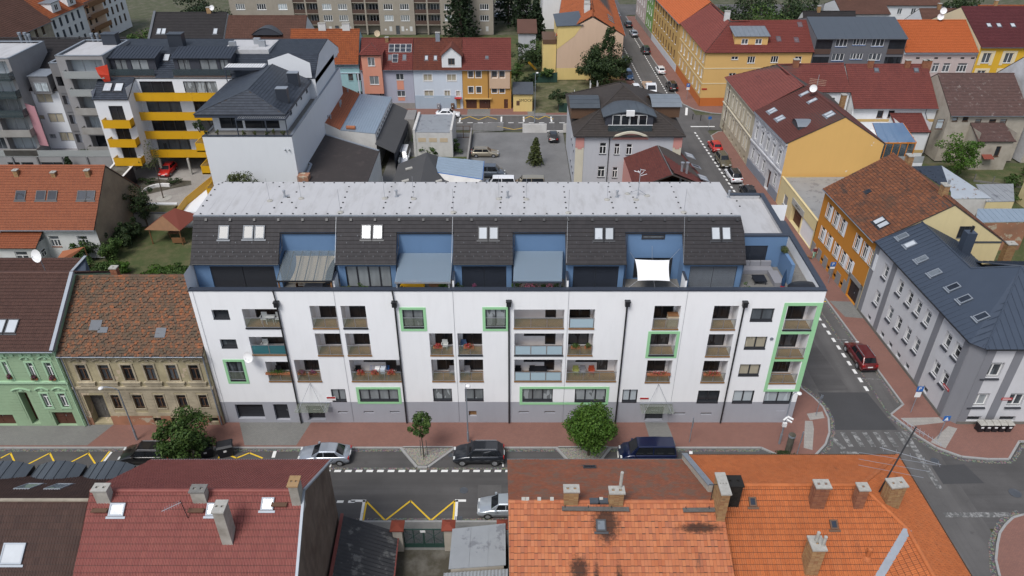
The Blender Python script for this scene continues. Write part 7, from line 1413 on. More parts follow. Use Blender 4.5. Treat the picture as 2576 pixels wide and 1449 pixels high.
for k in range(6):m_=MB();xx=x0+(x1-x0)*k/5;m_.box(xx-.06,xx+.06,y0-.05,y0+.05,5.7,zc0-.1);m_.build('post','orange_timber',t2)
BX('glazing','smoke_glass',t2,x0,x1,y0-.01,y0+.01,5.75,zc0-.1);BX('base_wall','white_clean',t2,x0,x1+1.2,y0-1.2,y1+6,0,5.55);BX('glass_balustrade','frost_glass',t2,x0+2,x1+1.2,y0-1.2,y0-1.16,5.6,6.6)
W_=Wall((38.15,78.2),(38.25,60.5));bo_=[]
for z in(5.4,2.0):
 for u in(1.2,2.4,5.0,7.2,9.4,11.6,14.0,15.4):bo_.append((u,u+.85,z,z+2.1))
cb_=[(u,u+.7,.3,.9)for u in(1.2,3.0,6,8,10.5,13,15.5)]
t=thing('corner_house','beige corner house with paired windows and wine red tiled hip roof','house',(44,69,0));m_=MB();wall_mesh(m_,W_,0,W_.L,0,9.0,bo_+cb_,.18);side(m_,(55.5,78.3),(38.15,78.2),0,9);side(m_,(38.25,60.5),(51,60.8),0,9);m_.poly([(38.25,60.48,9),(51.5,60.48,9),(45.1,60.48,12.9)]);m_.build('wall','beige',t)
for r in bo_:window(t,W_,r,.16,2,'white_frame','glass_mid','beige_light',.3,.08,'beige_light',.18,.08)
for r in cb_:WX(W_,'cellar_window','glass_dark',t,r[0],r[1],-.2,-.15,r[2],r[3])
m_=MB();W_.box(m_,0,W_.L,.002,.18,4.6,4.8);W_.box(m_,0,W_.L,.002,.3,8.65,8.95);m_.build('cornice','beige_light',t);downpipe(t,38.05,75.6,0,8.8,'brown_frame')
hp=Vector((44.4,72.2,13.0));kw=dict(tw=.33,tl=.4,prof='roman');rplane(t,[(37.75,78.6,8.95),(37.9,60.4,8.95),(45.0,60.4,13.0),hp],'tile_maroon',name='roof_slope',**kw);_,fe=rplane(t,[(52.5,60.4,8.95),(52.0,67.0,9.6),(50.5,67,10.0),hp,(45.0,60.4,13.0)],'tile_maroon',name='roof_slope',prof=None);rplane(t,[(47.0,67.2,9.9),(55.6,67.2,9.9),(55.6,72.6,13.05),hp],'tile_maroon',name='roof_slope',**kw);rplane(t,[(55.6,78.6,9.0),(37.75,78.6,8.95),hp,(55.6,72.6,13.05)],'tile_maroon',name='roof_slope',prof='flat',tw=.6,tl=.4);ridge_caps(t,hp+Vector((0,0,.05)),(55.6,72.6,13.1),'tile_maroon');ridge_caps(t,hp+Vector((0,0,.05)),(45,60.4,13.05),'tile_maroon')
m_=MB();side(m_,(46.8,67.6),(55.6,67.6),0,10);m_.build('courtyard_wall','white_clean',t);CW=Wall((46.8,67.6),(55.6,67.6));window(t,CW,(5.2,6.6,7.4,9.0),-.02,2,'white_frame','glass_mid','brown_frame',0,.08)
b=G(*ZD(3,0,270,690),12.4);chimney(t,b.x,b.y,11.5,14.0,.9,.7,'brick_red','concrete',2);b=G(2110,262,10);chimney(t,b.x+.5,b.y,8.5,11.6,.7,.7,'brick','concrete',2)
RWf=Wall((55.8,65.6),(69.6,65.6));ro=[(4.2,5.2,6.2,7.4),(6.0,7.0,6.2,7.4)]
t,Ws,fr=house('row_house','white house with wide wine red tiled roof and tan bands','house',(55.8,65.6),(69.6,65.6),(69.4,79),(55.8,79),8.0,12.9,'white_clean','tile_maroon',.5,.4,ops_f=ro,tw=.33,tl=.4)
for r in ro:window(t,RWf,r,.15,1,'brown_frame','glass_dark','brown_frame',0,.08)
WX(RWf,'tan_band','tan',t,0,RWf.L,.002,.03,5.5,5.95)
ax0,ax1,ay=62.2,67.2,61.8;AWl=Wall((ax0,ay),(ax1,ay));ao=[(2.0,2.9,2.5,4.3)];m_=MB();wall_mesh(m_,AWl,0,AWl.L,0,5.2,ao,.15);side(m_,(ax0,65.6),(ax0,ay),0,6.6);side(m_,(ax1,ay),(ax1,65.6),0,6.6);m_.build('annex_wall','white_clean',t);window(t,AWl,ao[0],.13,1,'brown_frame','glass_mid','brown_frame',0,.08);rplane(t,[(ax0-.2,ay-.3,5.2),(ax1+.2,ay-.3,5.2),(ax1,65.6,7.0),(ax0-.2,65.6,7.0)],'tile_maroon',.33,.4,'roman',0,name='annex_roof');WX(AWl,'tan_band','tan',t,0,AWl.L,.002,.03,1.6,2.1)
MB().path([(67.6,65.1,7.8),(67.5,64.9,7.2),(67.35,61.6,5.0),(67.35,61.6,.1)],.06).build('downpipe','black_metal',t);BX('lower_annex','white_clean',t,55.9,62,58.0,65.5,0,4.2)
for px in(1015,1385,1560,1595):b=PL(*ZD(3,0,px,665),(0,72.3,12.6),(0,1,0));chimney(t,b.x,b.y-.4,11.8,13.9,.85,.55,'brick_red','concrete',2)
for px in(1090,1490):c_=on_roof(fr['f'],*ZD(3,0,px,705));rwnd(t,fr['f'],c_,.8,.8,'lead','sky_pane')
MWf=Wall((69.9,62.2),(82.5,62.2));mo=[MWf.rect(2172.2+a/6.37,159.7+b/6.37,2172.2+c/6.37,159.7+d/6.37)for a,b,c,d in((1195,892,1260,1050),(1440,848,1500,925),(1605,848,1670,925),(1800,892,1845,1045),(2025,892,2080,1045),(2200,892,2250,1045),(1890,1240,1945,1390),(2060,1240,2110,1390))]
t,Ws,fr=house('row_house','beige house with mossy mottled brown roof and small annex','house',(69.9,62.2),(82.5,62.2),(82.0,75.5),(69.6,75.5),8.0,12.4,'beige_grey','tile_mossy',.5,.4,ops_f=mo,prof='flat',tw=.33,tl=.3)
for r in mo:window(t,MWf,r,.15,1,'brown_frame',R.choice(['glass_pale','glass_dark','glass_curtain']),'brown_frame',.3,.08)
ax0,ax1,ay=73.6,79.2,58.6;AWl=Wall((ax0,ay),(ax1,ay));ao=[(3.2,4.0,2.3,4.0)];m_=MB();wall_mesh(m_,AWl,0,AWl.L,0,4.9,ao,.15);side(m_,(ax0,62.2),(ax0,ay),0,6.2);side(m_,(ax1,ay),(ax1,62.2),0,6.2);m_.build('annex_wall','beige_grey',t);window(t,AWl,ao[0],.13,1,'brown_frame','glass_dark','brown_frame',0,.08);rplane(t,[(ax0-.2,ay-.3,4.9),(ax1+.2,ay-.3,4.9),(ax1-.2,62.2,6.6),(ax0+.0,62.2,6.6)],'tile_mossy',.33,.3,'flat',0,name='annex_roof')
m_=MB();m_.prism([(ax0+1.2,ay-1.1,2.25),(ax0+2.8,ay-1.1,2.25),(ax0+2.8,ay-.02,2.6),(ax0+1.2,ay-.02,2.6)],(0,0,.06));m_.build('door_canopy','roof_red',t);dish(t,MWf.p(9.6,4.9,.5),.5,(-.3,-.9,.3))
t,Ws,fr=house('row_house','house with streaked white gable and orange roof at the right edge','house',(83.6,61.4),(97,61.4),(97,76.5),(82.6,76.5),9.0,15.2,'beige_grey','tile_vivid',.5,.4,prof='flat',tw=.4,tl=.36,wall_side='ornate_white');Wq=Ws['F'];window(t,Wq,(.9,2.0,3.2,5.0),-.02,2,'white_frame','glass_dark',None,.3,.08)
t=thing('shed','shed with flaking pale blue hipped sheet roof and solar-dark slope','shed',(57,36,0));ap=G(*ZD(3,1,1745,220),5.4);q=[G(*ZD(3,1,1440,228),5.2),G(*ZD(3,1,1840,490),4.2),G(*ZD(3,1,2250,548),3.9),G(*ZD(3,1,1840,555),3.8)]
MB().prism([q[0],q[1],ap],(0,0,.06)).build('dark_slope','sky_pane_dark',t);MB().prism([q[1],q[3],q[2],ap],(0,0,.05)).build('sheet_slope','flake_sheet',t);m_=MB();side(m_,q[3].xy,q[2].xy,0,3.8);side(m_,q[0].xy,q[3].xy,0,3.8);m_.build('wall','off_white',t)
t=thing('shed','long shed with grey-blue seam roof on a bare brick wall','shed',(62,26,0));q=[G(*ZD(3,1,2090,790),4.2),G(*ZD(3,1,2640,780),4.2),G(*ZD(3,1,2640,650),4.6),G(*ZD(3,1,2110,650),4.6)];seam_roof(t,q,'blue_sheet',.75,'roof_sheet');m_=MB();side(m_,q[0].xy,q[1].xy,0,4.1);side(m_,q[3].xy,q[0].xy,0,4.1);m_.build('wall','brick_bare',t)
t=thing('shed','shed with wide grey sheet roof and flower trough beside the yellow house','shed',(70,37,0));q=[G(*ZD(3,1,2200,580),3.6),G(*ZD(3,1,2480,575),3.6),G(*ZD(3,1,2470,400),3.8),G(*ZD(3,1,2090,405),3.8)];seam_roof(t,q,'grey_sheet',.9,'roof_sheet');m_=MB();side(m_,q[0].xy,q[1].xy,0,3.5);m_.build('wall','pale_yellow',t)
t,Ws,fr=house('house','bright yellow house with purple-brown roof at the right edge','house',(74.6,38),(86,38),(86,47),(74.6,47),6.2,9.0,'pale_yellow','tile_burgundy',.5,.5,prof='flat',tw=.4,tl=.34);Wq=Ws['F'];window(t,Wq,(2.0,3.2,1.0,2.8),-.02,2,'brown_frame','glass_dark',None,0,.08)
t=thing('wall','bare brick garden wall beside the ochre house','wall',(54,30,0));BX('masonry','brick_bare',t,53.8,58.5,30.6,31.0,0,4.4)
b=G(*ZD(3,1,2360,1230),4);t=thing('chimney_stack','tall free brick chimney stack behind the seam roof corner house','chimney',(b.x,b.y,0));chimney(t,b.x+.2,b.y+.4,0,YP(*ZD(3,1,2480,1010),b.y).z,1.0,.8,'brick','concrete',1)
sheet('garden',[(53.9,19.2),(95,15),(95,61.4),(53,61)],.004,'grass');sheet('garden_path',[(70,55),(95,48),(95,50),(70,57)],.01,'grass_dry')
f=thing('garden_fence','low concrete post and wire garden fence across the lawn','fence',(80,52,0));
for k in range(9):x_=72+k*2.4;BX('post','concrete_dark',f,x_-.06,x_+.06,54-.9*k-.06,54-.9*k+.06,0,1.3)
m_=MB();m_.obox((72,54,0),(19.2,-7.2,0),(0,.12,0),(0,0,.3));m_.build('base_strip','concrete_dark',f)
# far side of the back street and beyond
plaster('teal',(0.34,0.55,0.58),.05,dirt=.12);plaster('lavender',(0.40,0.41,0.49),.04);plaster('peach',(0.66,0.29,0.20),.05);plaster('sky_wall',(0.56,0.62,0.69),.04);plaster('sky_base',(0.38,0.46,0.54),.05);plaster('ochre_row',(0.50,0.27,0.07),.05);plaster('skin',(0.55,0.39,0.27),.05);plaster('panel_concrete',(0.33,0.295,0.245),.07,dirt=.15,streak=.2);plaster('yellow_far',(0.64,0.41,0.15),.04,streak=.05);plaster('yellow_old',(0.55,0.37,0.13),.12,dirt=.4,dirtcol=(.4,.2,.06));plaster('orange_base',(0.50,0.15,0.035),.08);plaster('tan_gable',(0.60,0.43,0.31),.04);plaster('yellow_wall',(0.68,0.52,0.21),.05);plaster('slate_grey',(0.135,0.14,0.155),.08);plaster('pink_pale',(0.52,0.44,0.42),.05);plaster('yellow_deep',(0.66,0.40,0.03),.05);plaster('cream_band',(.70,.62,.42),.04);plaster('green_far',(.17,.32,.09),.06);metal_roof('slate_roof',(.075,.09,.11),.5,.1,.1)
tile_mat('tile_far_orange',[(0.30,0.085,0.03),(0.34,0.10,0.036),(0.27,0.075,0.03)],.8,big=.3,dirt=((.12,.045,.028),.58));tile_mat('tile_far_brown',[(0.11,0.055,0.04),(0.13,.065,.048)],.85,big=.3);tile_mat('tile_far_red',[(0.17,.042,.034),(.19,.048,.038)],.7,big=.2);tile_mat('tile_far_rust',[(0.145,.045,.03),(.165,.052,.034),(.13,.043,.032)],.85,big=.35,dirt=((.2,.07,.04),.62))
BK=dict(prof='roman',tw=.36,tl=.42)
def crop2(x,y):return(575+x/3.6655,y/3.6655)
def brow(W,lst):return[W.rect(*crop2(a,b),*crop2(c,d))for a,b,c,d in lst]
Y0=87.9;YRg,ZRg=92.5,12.1
TW=Wall((-42,Y0),(-28.9,Y0));to=brow(TW,[(1100,675,1152,742),(1175,675,1225,742),(1010,672,1040,742),(1190,842,1240,905)]);to2=[(r[0]-4.3,r[1]-4.3,r[2],r[3])for r in to[:2]];tv=brow(TW,[(865,582,893,598),(978,582,1005,598),(1100,582,1115,598),(1165,582,1192,598)])
t,Ws,fr=house('row_house','pale teal town house with weathered orange tiled roof','house',(-42,Y0),(-28.9,Y0),(-29.2,98.6),(-42.4,98.6),8.9,13.6,'teal','tile_far_orange',.5,.4,ops_f=to+to2+tv,**BK)
for r in to+to2:window(t,TW,r,.13,2,'brown_frame','glass_mid','teal',.3,.07)
for r in tv:WX(TW,'attic_vent','soot',t,r[0],r[1],-.16,-.1,r[2],r[3])
m_=MB();TW.box(m_,0,TW.L,.002,.12,8.0,8.15);TW.box(m_,0,TW.L,.002,.1,6.9,7.0);[TW.box(m_,u,u+.25,.002,.05,0,6.88)for u in(.2,4.4,8.2,12.6)];m_.build('trim_bands','sky_wall',t)
for px in(870,1090):b=PL(*crop2(px,300),fr['ridge'][0],(0,1,0));chimney(t,b.x,b.y,12.9,14.9,1.4,.6,'white_old','concrete',2,rows=False)
c_=on_roof(fr['f'],*crop2(985,510));rwnd(t,fr['f'],c_,.8,.7,'dark_frame','sky_pane_dark')
LW=Wall((-28.75,Y0),(-18.8,Y0));lo_=brow(LW,[(1295,838,1330,878),(1385,832,1438,885),(1540,680,1618,738),(1553,838,1632,890)]);lb=brow(LW,[(1588,965,1618,982)])
t,Ws,fr=house('row_house','lavender town house with peach bay and solar panels on red roof','house',(-28.75,Y0),(-18.8,Y0),(-18.9,97.3),(-28.9,97.3),7.85,ZRg,'lavender','tile_far_red',.5,.4,ops_f=lo_+lb,**BK)
for r in lo_:window(t,LW,r,.13,2,'white_frame','glass_mid','white_frame',0,.07)
for r in lb:WX(LW,'cellar_window','soot',t,r[0],r[1],-.16,-.1,r[2],r[3])
u0,u1=lo_[2][0]+.1,lo_[2][1]-.1
for z0_,z1_ in((lo_[3][3]+.25,lo_[2][2]-.1),(.9+.7,lo_[3][2]-.15)):WX(LW,'peach_panel','peach',t,u0,u1,.002,.03,z0_,z1_)
WX(LW,'plinth','concrete_wall',t,0,LW.L,.002,.05,0,1.15)
bx0,bx1=LW.px(*crop2(1248,700))[0],LW.px(*crop2(1425,700))[0];BWl=Wall(LW.p(bx0,0,.8).xy,LW.p(bx1,0,.8).xy);po=[(.9,2.6,8.4,10.0),(1.1,2.9,4.7,6.3)];po=[(BWl.L*.32,BWl.L*.68,8.5,10.1),(BWl.L*.32,BWl.L*.8,5.0,6.6)]
m_=MB();wall_mesh(m_,BWl,0,BWl.L,3.2,10.6,po,.12);
for u_,s_ in((0,-1),(BWl.L,1)):p=BWl.p(u_,0);m_.poly([(p.x,p.y,3.2),(p.x,p.y+3.4,3.2),(p.x,p.y+3.4,10.6),(p.x,p.y,10.6)])
m_.poly([BWl.p(0,3.2),BWl.p(BWl.L,3.2),BWl.p(BWl.L,3.2,-.8),BWl.p(0,3.2,-.8)]);m_.build('bay_wall','peach',t)
for r in po:window(t,BWl,r,.1,2,'white_frame','glass_curtain','white_frame',0,.07)
A0,A1=BWl.p(-.3,10.6,.35),BWl.p(BWl.L+.3,10.6,.35);apx=BWl.p(BWl.L/2,12.2,-1.9);Bk0,Bk1=BWl.p(-.3,10.6,-3.6),BWl.p(BWl.L+.3,10.6,-3.6)
for q in([A0,A1,apx],[A1,Bk1,apx+Vector((0,.8,0)),apx],[Bk0,A0,apx,apx+Vector((0,.8,0))]):rplane(t,q,'tile_far_red',name='bay_roof',**BK)
def solar(par,fr,cx,cy,n,rows_=1,w=1.05,h=1.75):
 o,eu,ev,nn,poly=fr;c_=on_roof(fr,cx,cy)
 for k in range(n):
  q=c_+eu*((k-(n-1)/2)*(w+.04)-w/2)-ev*h/2+nn*.12;m_=MB();m_.obox(q,eu*w,ev*h,nn*.03);p=m_.build('solar_panel','sign_white',par);m_=MB();m_.obox(q+eu*.04+ev*.04+nn*.031,eu*(w-.08),ev*(h/2-.06),nn*.004);m_.obox(q+eu*.04+ev*(h/2+.02)+nn*.031,eu*(w-.08),ev*(h/2-.06),nn*.004);m_.build('solar_cells','sky_pane_dark',p)
solar(t,fr['f'],*crop2(1583,447),4);solar(t,fr['f'],*crop2(1537,540),1)
for x in(1490,1622):c_=on_roof(fr['f'],*crop2(x,530));rwnd(t,fr['f'],c_,.7,1.15,'lead','sky_pane')
b=PL(*crop2(1465,375),fr['ridge'][0],(0,1,0));chimney(t,b.x,b.y-.5,11.2,12.6,.6,.5,'brick','concrete',1);b=fr['ridge'][0].lerp(fr['ridge'][1],.32);dish(t,b+Vector((0,0,.9)),.6,(-.2,-.9,.25),'cloth_beige')
SW=Wall((-18.75,Y0),(-9.5,Y0));so_=brow(SW,[(1795,685,1878,745),(2012,685,2100,745),(1805,835,1890,895),(1990,835,2045,895),(2098,838,2135,890)]);sb_=brow(SW,[(1838,965,1870,985),(2010,965,2040,985)]);sd_=SW.rect(*crop2(2100,905),*crop2(2140,998));sd_=(sd_[0],sd_[1],.05,sd_[3])
t,Ws,fr=house('row_house','light blue town house with white gabled dormer and rusty red roof','house',(-18.75,Y0),(-9.5,Y0),(-9.6,97.3),(-18.85,97.3),7.85,ZRg,'sky_wall','tile_far_rust',.5,.4,ops_f=so_+sb_+[sd_],**BK)
for r in so_:window(t,SW,r,.13,2,'white_frame','glass_beige','white_frame',0,.07,'white_frame',.12,.04)
for r in sb_:WX(SW,'cellar_window','soot',t,r[0],r[1],-.16,-.1,r[2],r[3])
door(t,SW,sd_,'tan',.15,1);WX(SW,'base_band','sky_base',t,0,sd_[0]-.05,.002,.05,0,2.6);WX(SW,'door_canopy','red_paint',t,sd_[0]-.3,sd_[1]+.3,.01,.9,sd_[3]+.1,sd_[3]+.2)
d0,d1=SW.px(*crop2(1965,560))[0],SW.px(*crop2(2145,560))[0];DW=Wall(SW.p(d0,0,.02).xy,SW.p(d1,0,.02).xy);L=DW.L;do_=[(L*.33,L*.67,8.5,9.7)];m_=MB();wall_mesh(m_,DW,0,L,7.8,10.2,do_,.12,[(0,10.2),(L,10.2),(L/2,11.7)]);[m_.poly([DW.p(u,7.9),DW.p(u,7.9,-3),DW.p(u,10.2,-3),DW.p(u,10.2)])for u in(0,L)];m_.build('dormer_wall','white_clean',t);window(t,DW,do_[0],.1,2,'brown_frame','glass_dark','white_frame',0,.07)
for s_ in(0,1):q=[DW.p(-.3,10.05,.3),DW.p(-.3,10.05,-3.4),DW.p(L/2,11.85,-4),DW.p(L/2,11.85,.3)];q=q if s_==0 else[DW.p(L+.3,10.05,-3.4),DW.p(L+.3,10.05,.3),DW.p(L/2,11.85,.3),DW.p(L/2,11.85,-4)];q=[q[1],q[0],q[3],q[2]]if s_==0 else[q[1],q[0],q[3],q[2]];MB().prism(q,(0,0,.1)).build('dormer_roof','tile_far_rust',t)
for x in(1825,1908):c_=on_roof(fr['f'],*crop2(x,535));rwnd(t,fr['f'],c_,.65,1.0,'lead','sky_reflection_pane')
b=PL(*crop2(1932,380),fr['ridge'][0],(0,1,0));chimney(t,b.x,b.y-.3,11,13.4,.8,.6,'zinc','concrete',1,rows=False)
OW=Wall((-9.45,Y0),(-.15,Y0));oo_=brow(OW,[(2210,655,2255,712),(2280,655,2328,712),(2212,800,2258,855),(2285,800,2330,855),(2428,655,2475,712),(2498,655,2545,712),(2428,800,2475,855),(2498,800,2545,855)]);og=[(r[0],r[1],.05,r[3])for r in brow(OW,[(2190,915,2290,1002),(2312,915,2415,1002),(2540,915,2576,1002)])]
t,Ws,fr=house('row_house','ochre town house with two brown garage doors and red roof','house',(-9.45,Y0),(-.15,Y0),(-.2,97.3),(-9.55,97.3),7.85,ZRg,'ochre_row','tile_far_red',.5,.4,ops_f=oo_+og,**BK)
for r in oo_:window(t,OW,r,.12,1,'brown_frame','glass_mid',None,0,.09,'white_frame',.13,.04)
for k,r in enumerate(og):door(t,OW,r,'door_brown',.1,2 if k<2 else 1,'garage_door' if k<2 else 'door')
m_=MB();u0=oo_[4][0]-.5;OW.box(m_,u0,OW.L-.3,.002,.25,oo_[6][3]+.35,7.4)if False else OW.box(m_,u0,u0+.02,.002,.01,4,4.02);
pm_=MB();wall_mesh(pm_,Wall(OW.p(u0,0,.3).xy,OW.p(OW.L-.25,0,.3).xy),0,OW.L-.25-u0,4.05,7.45,[(r[0]-u0-.14,r[1]-u0+.14,r[2]-.2,r[3]+.14)for r in oo_[4:6]],.3);pm_.poly([OW.p(u0,7.45,.3),OW.p(OW.L-.25,7.45,.3),OW.p(OW.L-.25,7.45),OW.p(u0,7.45)]);pm_.build('bay_panel','skin',t)
downpipe(t,OW.p(u0-.25,0,.1).x,Y0-.1,0,7.6,'brown_frame');WX(OW,'garage_canopy','tan',t,og[0][0]-.3,og[1][1]+.3,.01,.5,og[0][3]+.1,og[0][3]+.25);c_=on_roof(fr['f'],*crop2(2382,530));rwnd(t,fr['f'],c_,.6,.6,'lead','sky_pane')
t=thing('transformer_house','small pale yellow transformer house with grey roof and graffiti','kiosk',(1.9,86.8,0));C9=lambda x,y:(1213.9+x/5.275,y/5.275);KW=Wall((.25,86.3),(3.9,86.3));m_=MB();wall_mesh(m_,KW,0,KW.L,0,3.4,[],0);side(m_,(3.9,86.3),(4.0,91),0,3.6);m_.build('wall','yellow_wall',t);MB().prism([(.1,86.0,3.4),(4.1,86.0,3.4),(4.1,91,4.2),(.1,91,4.2)],(0,0,.1)).build('roof','lead',t);WX(KW,'vent_door','brown_frame',t,.6,1.2,.003,.03,1.2,2.1);text_obj('graffiti','SMOCK',t,KW.p(2.4,2.15,0),KW.d,(0,0,1),.75,'soot')
pb=thing('apartment_building','long grey-brown concrete panel block of flats with loggia columns','building',(-37,150,0));YF_=145.0;HT=22.6
bays=[(-72,-55.8),(-49.6,-40.9),(-34.1,-25.0),(-18.4,-4.8)];loggs=[(-55.8,-49.6),(-40.9,-34.1),(-25.0,-18.4)]
for(a,b)in bays:
 W_=Wall((a,YF_),(b,YF_));L=W_.L;op=[];n=2 if L<12 else 3
 for f in range(7):
  z=3.55+f*2.75
  for k in range(n):uc=L*(k+.5)/n if n>2 else L*(.27+.46*k);op.append((uc-1.15,uc+1.15,z-.1,z+1.35))
 op0=[(L*.5-.5,L*.5+.5,.1,2.3)]+[(L*f-.25,L*f+.25,1.1,1.6)for f in(.15,.75)]
 m_=MB();wall_mesh(m_,W_,0,L,0,HT,op+op0,.12);side(m_,(a,YF_+12),(a,YF_),0,HT);side(m_,(b,YF_),(b,YF_+12),0,HT);m_.build('wall','panel_concrete',pb)
 for r in op:
  if r[2]<12:window(pb,W_,r,.1,4,'white_frame',R.choice(['glass_mid','glass_dark','glass_curtain','glass_pale']),'white_frame',0,.09)
 for r in op:
  if r[2]>=12:WX(W_,'window','glass_dark',pb,r[0],r[1],-.12,-.1,r[2],r[3])
 door(pb,W_,op0[0],'lead',.1,1)
 for r in op0[1:]:WX(W_,'cellar_window','white_frame',pb,r[0],r[1],-.12,-.08,r[2],r[3])
 m_=MB();[W_.box(m_,L*f-.35,L*f+.35,.002,.02,.9,2.1)for f in(.3,.64,.88)];m_.build('plaster_patch','white_old',pb)
flat('loggia_rail',(.085,.05,.038),.8)
for(a,b)in loggs:
 W_=Wall((a,YF_+1.6),(b,YF_+1.6));m_=MB();side(m_,(a,YF_+1.6),(b,YF_+1.6),0,HT);m_.build('loggia_back_wall','panel_concrete',pb)
 for x_ in((a+b)/2,):BX('loggia_divider','panel_concrete',pb,x_-.2,x_+.2,YF_+.1,YF_+1.59,0,HT)
 for f in range(7):
  z=2.45+f*2.75;BX('loggia_slab','panel_concrete',pb,a+.002,b-.002,YF_+.12,YF_+1.59,z-.12,z+.08)
  for(u0,u1)in((a+.05,(a+b)/2-.22),((a+b)/2+.22,b-.05)):
   BX('loggia_railing','loggia_rail',pb,u0,u1,YF_+.12,YF_+.2,z+.1,z+1.05)
   if z<10:window(pb,W_,(u0-a+.5,u1-a-.2,z+.3,z+2.2),-.01,3,'white_frame',R.choice(['glass_mid','glass_dark']),None,0,.09)
BX('roof_slab','concrete_dark',pb,-72,-4.8,YF_+.05,YF_+12,HT,HT+.3);sheet('lawn',[(-75,128),(20,128),(16,144.5),(-75,144.5)],.01,'grass');sheet('lawn',[(-30,97.5),(8.8,97.5),(8.8,140),(-30,140)],.004,'grass')
t,Ws,fr=house('row_house','yellow house with tall tan gable wall beside the big tree','house',(23.4,106.8),(25.6,150),(13.5,150),(9.5,106.4),9.2,12.9,'yellow_wall','tile_far_orange',.48,.35,wall_side='tan_gable',**BK)
GL=Ws['L'];WX(GL,'yellow_base_band','yellow_wall',t,0,GL.L,.002,.03,0,2.5);m_=MB();m_.prism([GL.p(0,6.5,.002),GL.p(3.6,9.2,.002),GL.p(5.0,11.2,.002),GL.p(0,11.2,.002)],GL.n*.03);m_.build('raised_gable','yellow_wall',t)
q=[GL.p(-.3,11.2,.3),GL.p(5.3,11.4,.3),GL.p(5.3,12.2,-9),GL.p(-.3,11.6,-9)];MB().prism(q,(0,0,.1)).build('dormer_roof','slate_roof',t);m_=MB();m_.poly([GL.p(0,6.5,0),GL.p(0,11.3,0),GL.p(0,11.7,-9),GL.p(0,6.5,-9)]);m_.build('dormer_wall','yellow_wall',t)
BX('side_wing','yellow_wall',t,6.6,9.4,107.2,114,0,7.4);BX('roof_terrace_parapet','brown_frame',t,6.5,9.4,107.1,114,7.4,8.3)
for f in(.35,.5):p=fr['ridge'][0].lerp(fr['ridge'][1],.09 if f<.4 else.18);chimney(t,p.x-.9,p.y+3,11.8,14.3,1.2,.7,'white_old','concrete',2,rows=False)
for(x,y)in((1975,200),(1985,235),(2010,265)):pass
for v in(.2,.36,.52):o,eu,ev,nn,poly=fr['f'];c_=o+eu*(3+v*14)+ev*3.2;rwnd(t,fr['f'],c_+nn*.05,.9,1.4,'lead','sky_pane')
t,Ws,fr2=house('row_house','white house with red roof and glass balconies behind the yellow gable house','house',(26,151),(26.5,165),(8,165),(8,151),11.5,15.5,'white_clean','tile_far_red',.5,.35,prof='flat',tw=.6,tl=.42)
m_=MB();m_.box(1.5,5.5,122,130,0,6);t_=thing('house','pale grey shed-like house beside the garden with trees','house',(4,126,0));m_.build('wall','villa_grey',t_);MB().prism([(1.2,121.6,6),(5.8,121.6,6),(5.8,130,7.2),(1.2,130,7.2)],(0,0,.12)).build('roof','tile_far_brown',t_)
sheet('lawn',[(4.2,85.5),(24.5,85.5),(24.5,106),(4.2,106)],.012,'grass_dry')
def fence_panel(label,a,b,h=1.8,n=6,mat='fence_green'):
 f=thing('fence',label,'fence',(*a,0));a,b=V3(a,0),V3(b,0)
 for k in range(n):p,q=a.lerp(b,k/n+.004),a.lerp(b,(k+1)/n-.004);m_=MB();m_.obox(p+Vector((0,0,.1)),q-p,(0,.04,0),(0,0,h-.1));m_.build('screen_panel',mat,f)
 for k in range(n+1):p=a.lerp(b,k/n);m_=MB();m_.tube(p,p+Vector((0,0,h+.1)),.04);m_.build('post','fence_green',f)
fence_panel('green privacy fence along the back street in front of the playground',(9.0,85.8),(16.6,85.8));fence_panel('green privacy fence at the foot of the yellow gable house',(4.4,104),(9.6,104.3),2.2,3);fence_panel('dark green fence behind the garden trees',(3.0,119),(6.5,119),2.2,2)
t=thing('corner_house','large yellow corner house with orange base and red hip roof','house',(45,97,0));ZE_=10.4;YW_=Wall((36.45,112.2),(36.75,89.4));YS=Wall((36.75,89.4),(57.0,89.9))
yo=[(u,u+1.1,z,z+1.7)for z in(2.2,5.2,8.1)for u in(2.0,5.0,8.6,11.8,15.0,18.2,20.6)];ys_=[YS.rect(*ZD(2,0,a,b),*ZD(2,0,c,d))for a,b,c,d in((2375,568,2440,635),(2210,568,2275,600))]+[YS.rect(*ZD(3,0,35,565,),*ZD(3,0,98,630)),YS.rect(*ZD(3,0,275,568),*ZD(3,0,332,630))]+[YS.rect(*ZD(2,0,2185,735),*ZD(2,0,2250,765))]
m_=MB();wall_mesh(m_,YW_,0,YW_.L,1.6,ZE_,yo,.15);wall_mesh(m_,YS,0,YS.L,1.6,ZE_,ys_,.15);side(m_,(57,89.9),(57,104),0,ZE_);m_.build('wall','yellow_far',t);m_=MB();side(m_,YW_.p(0,0,.04).xy,YW_.p(YW_.L,0,.04).xy,0,1.65);side(m_,YS.p(0,0,.04).xy,YS.p(YS.L,0,.04).xy,0,1.65);m_.build('wall_base','orange_base',t)
for r in yo:window(t,YW_,r,.13,2,'white_frame','glass_mid','white_frame',0,.08)
for r in ys_:window(t,YS,r,.13,3 if r[1]-r[0]>1.4 else 2,'white_frame','glass_dark','white_frame',0,.08)
for W_ in(YW_,YS):
 for z in(4.4,7.3):WX(W_,'string_course','cream_band',t,0,W_.L,.002,.05,z,z+.14)
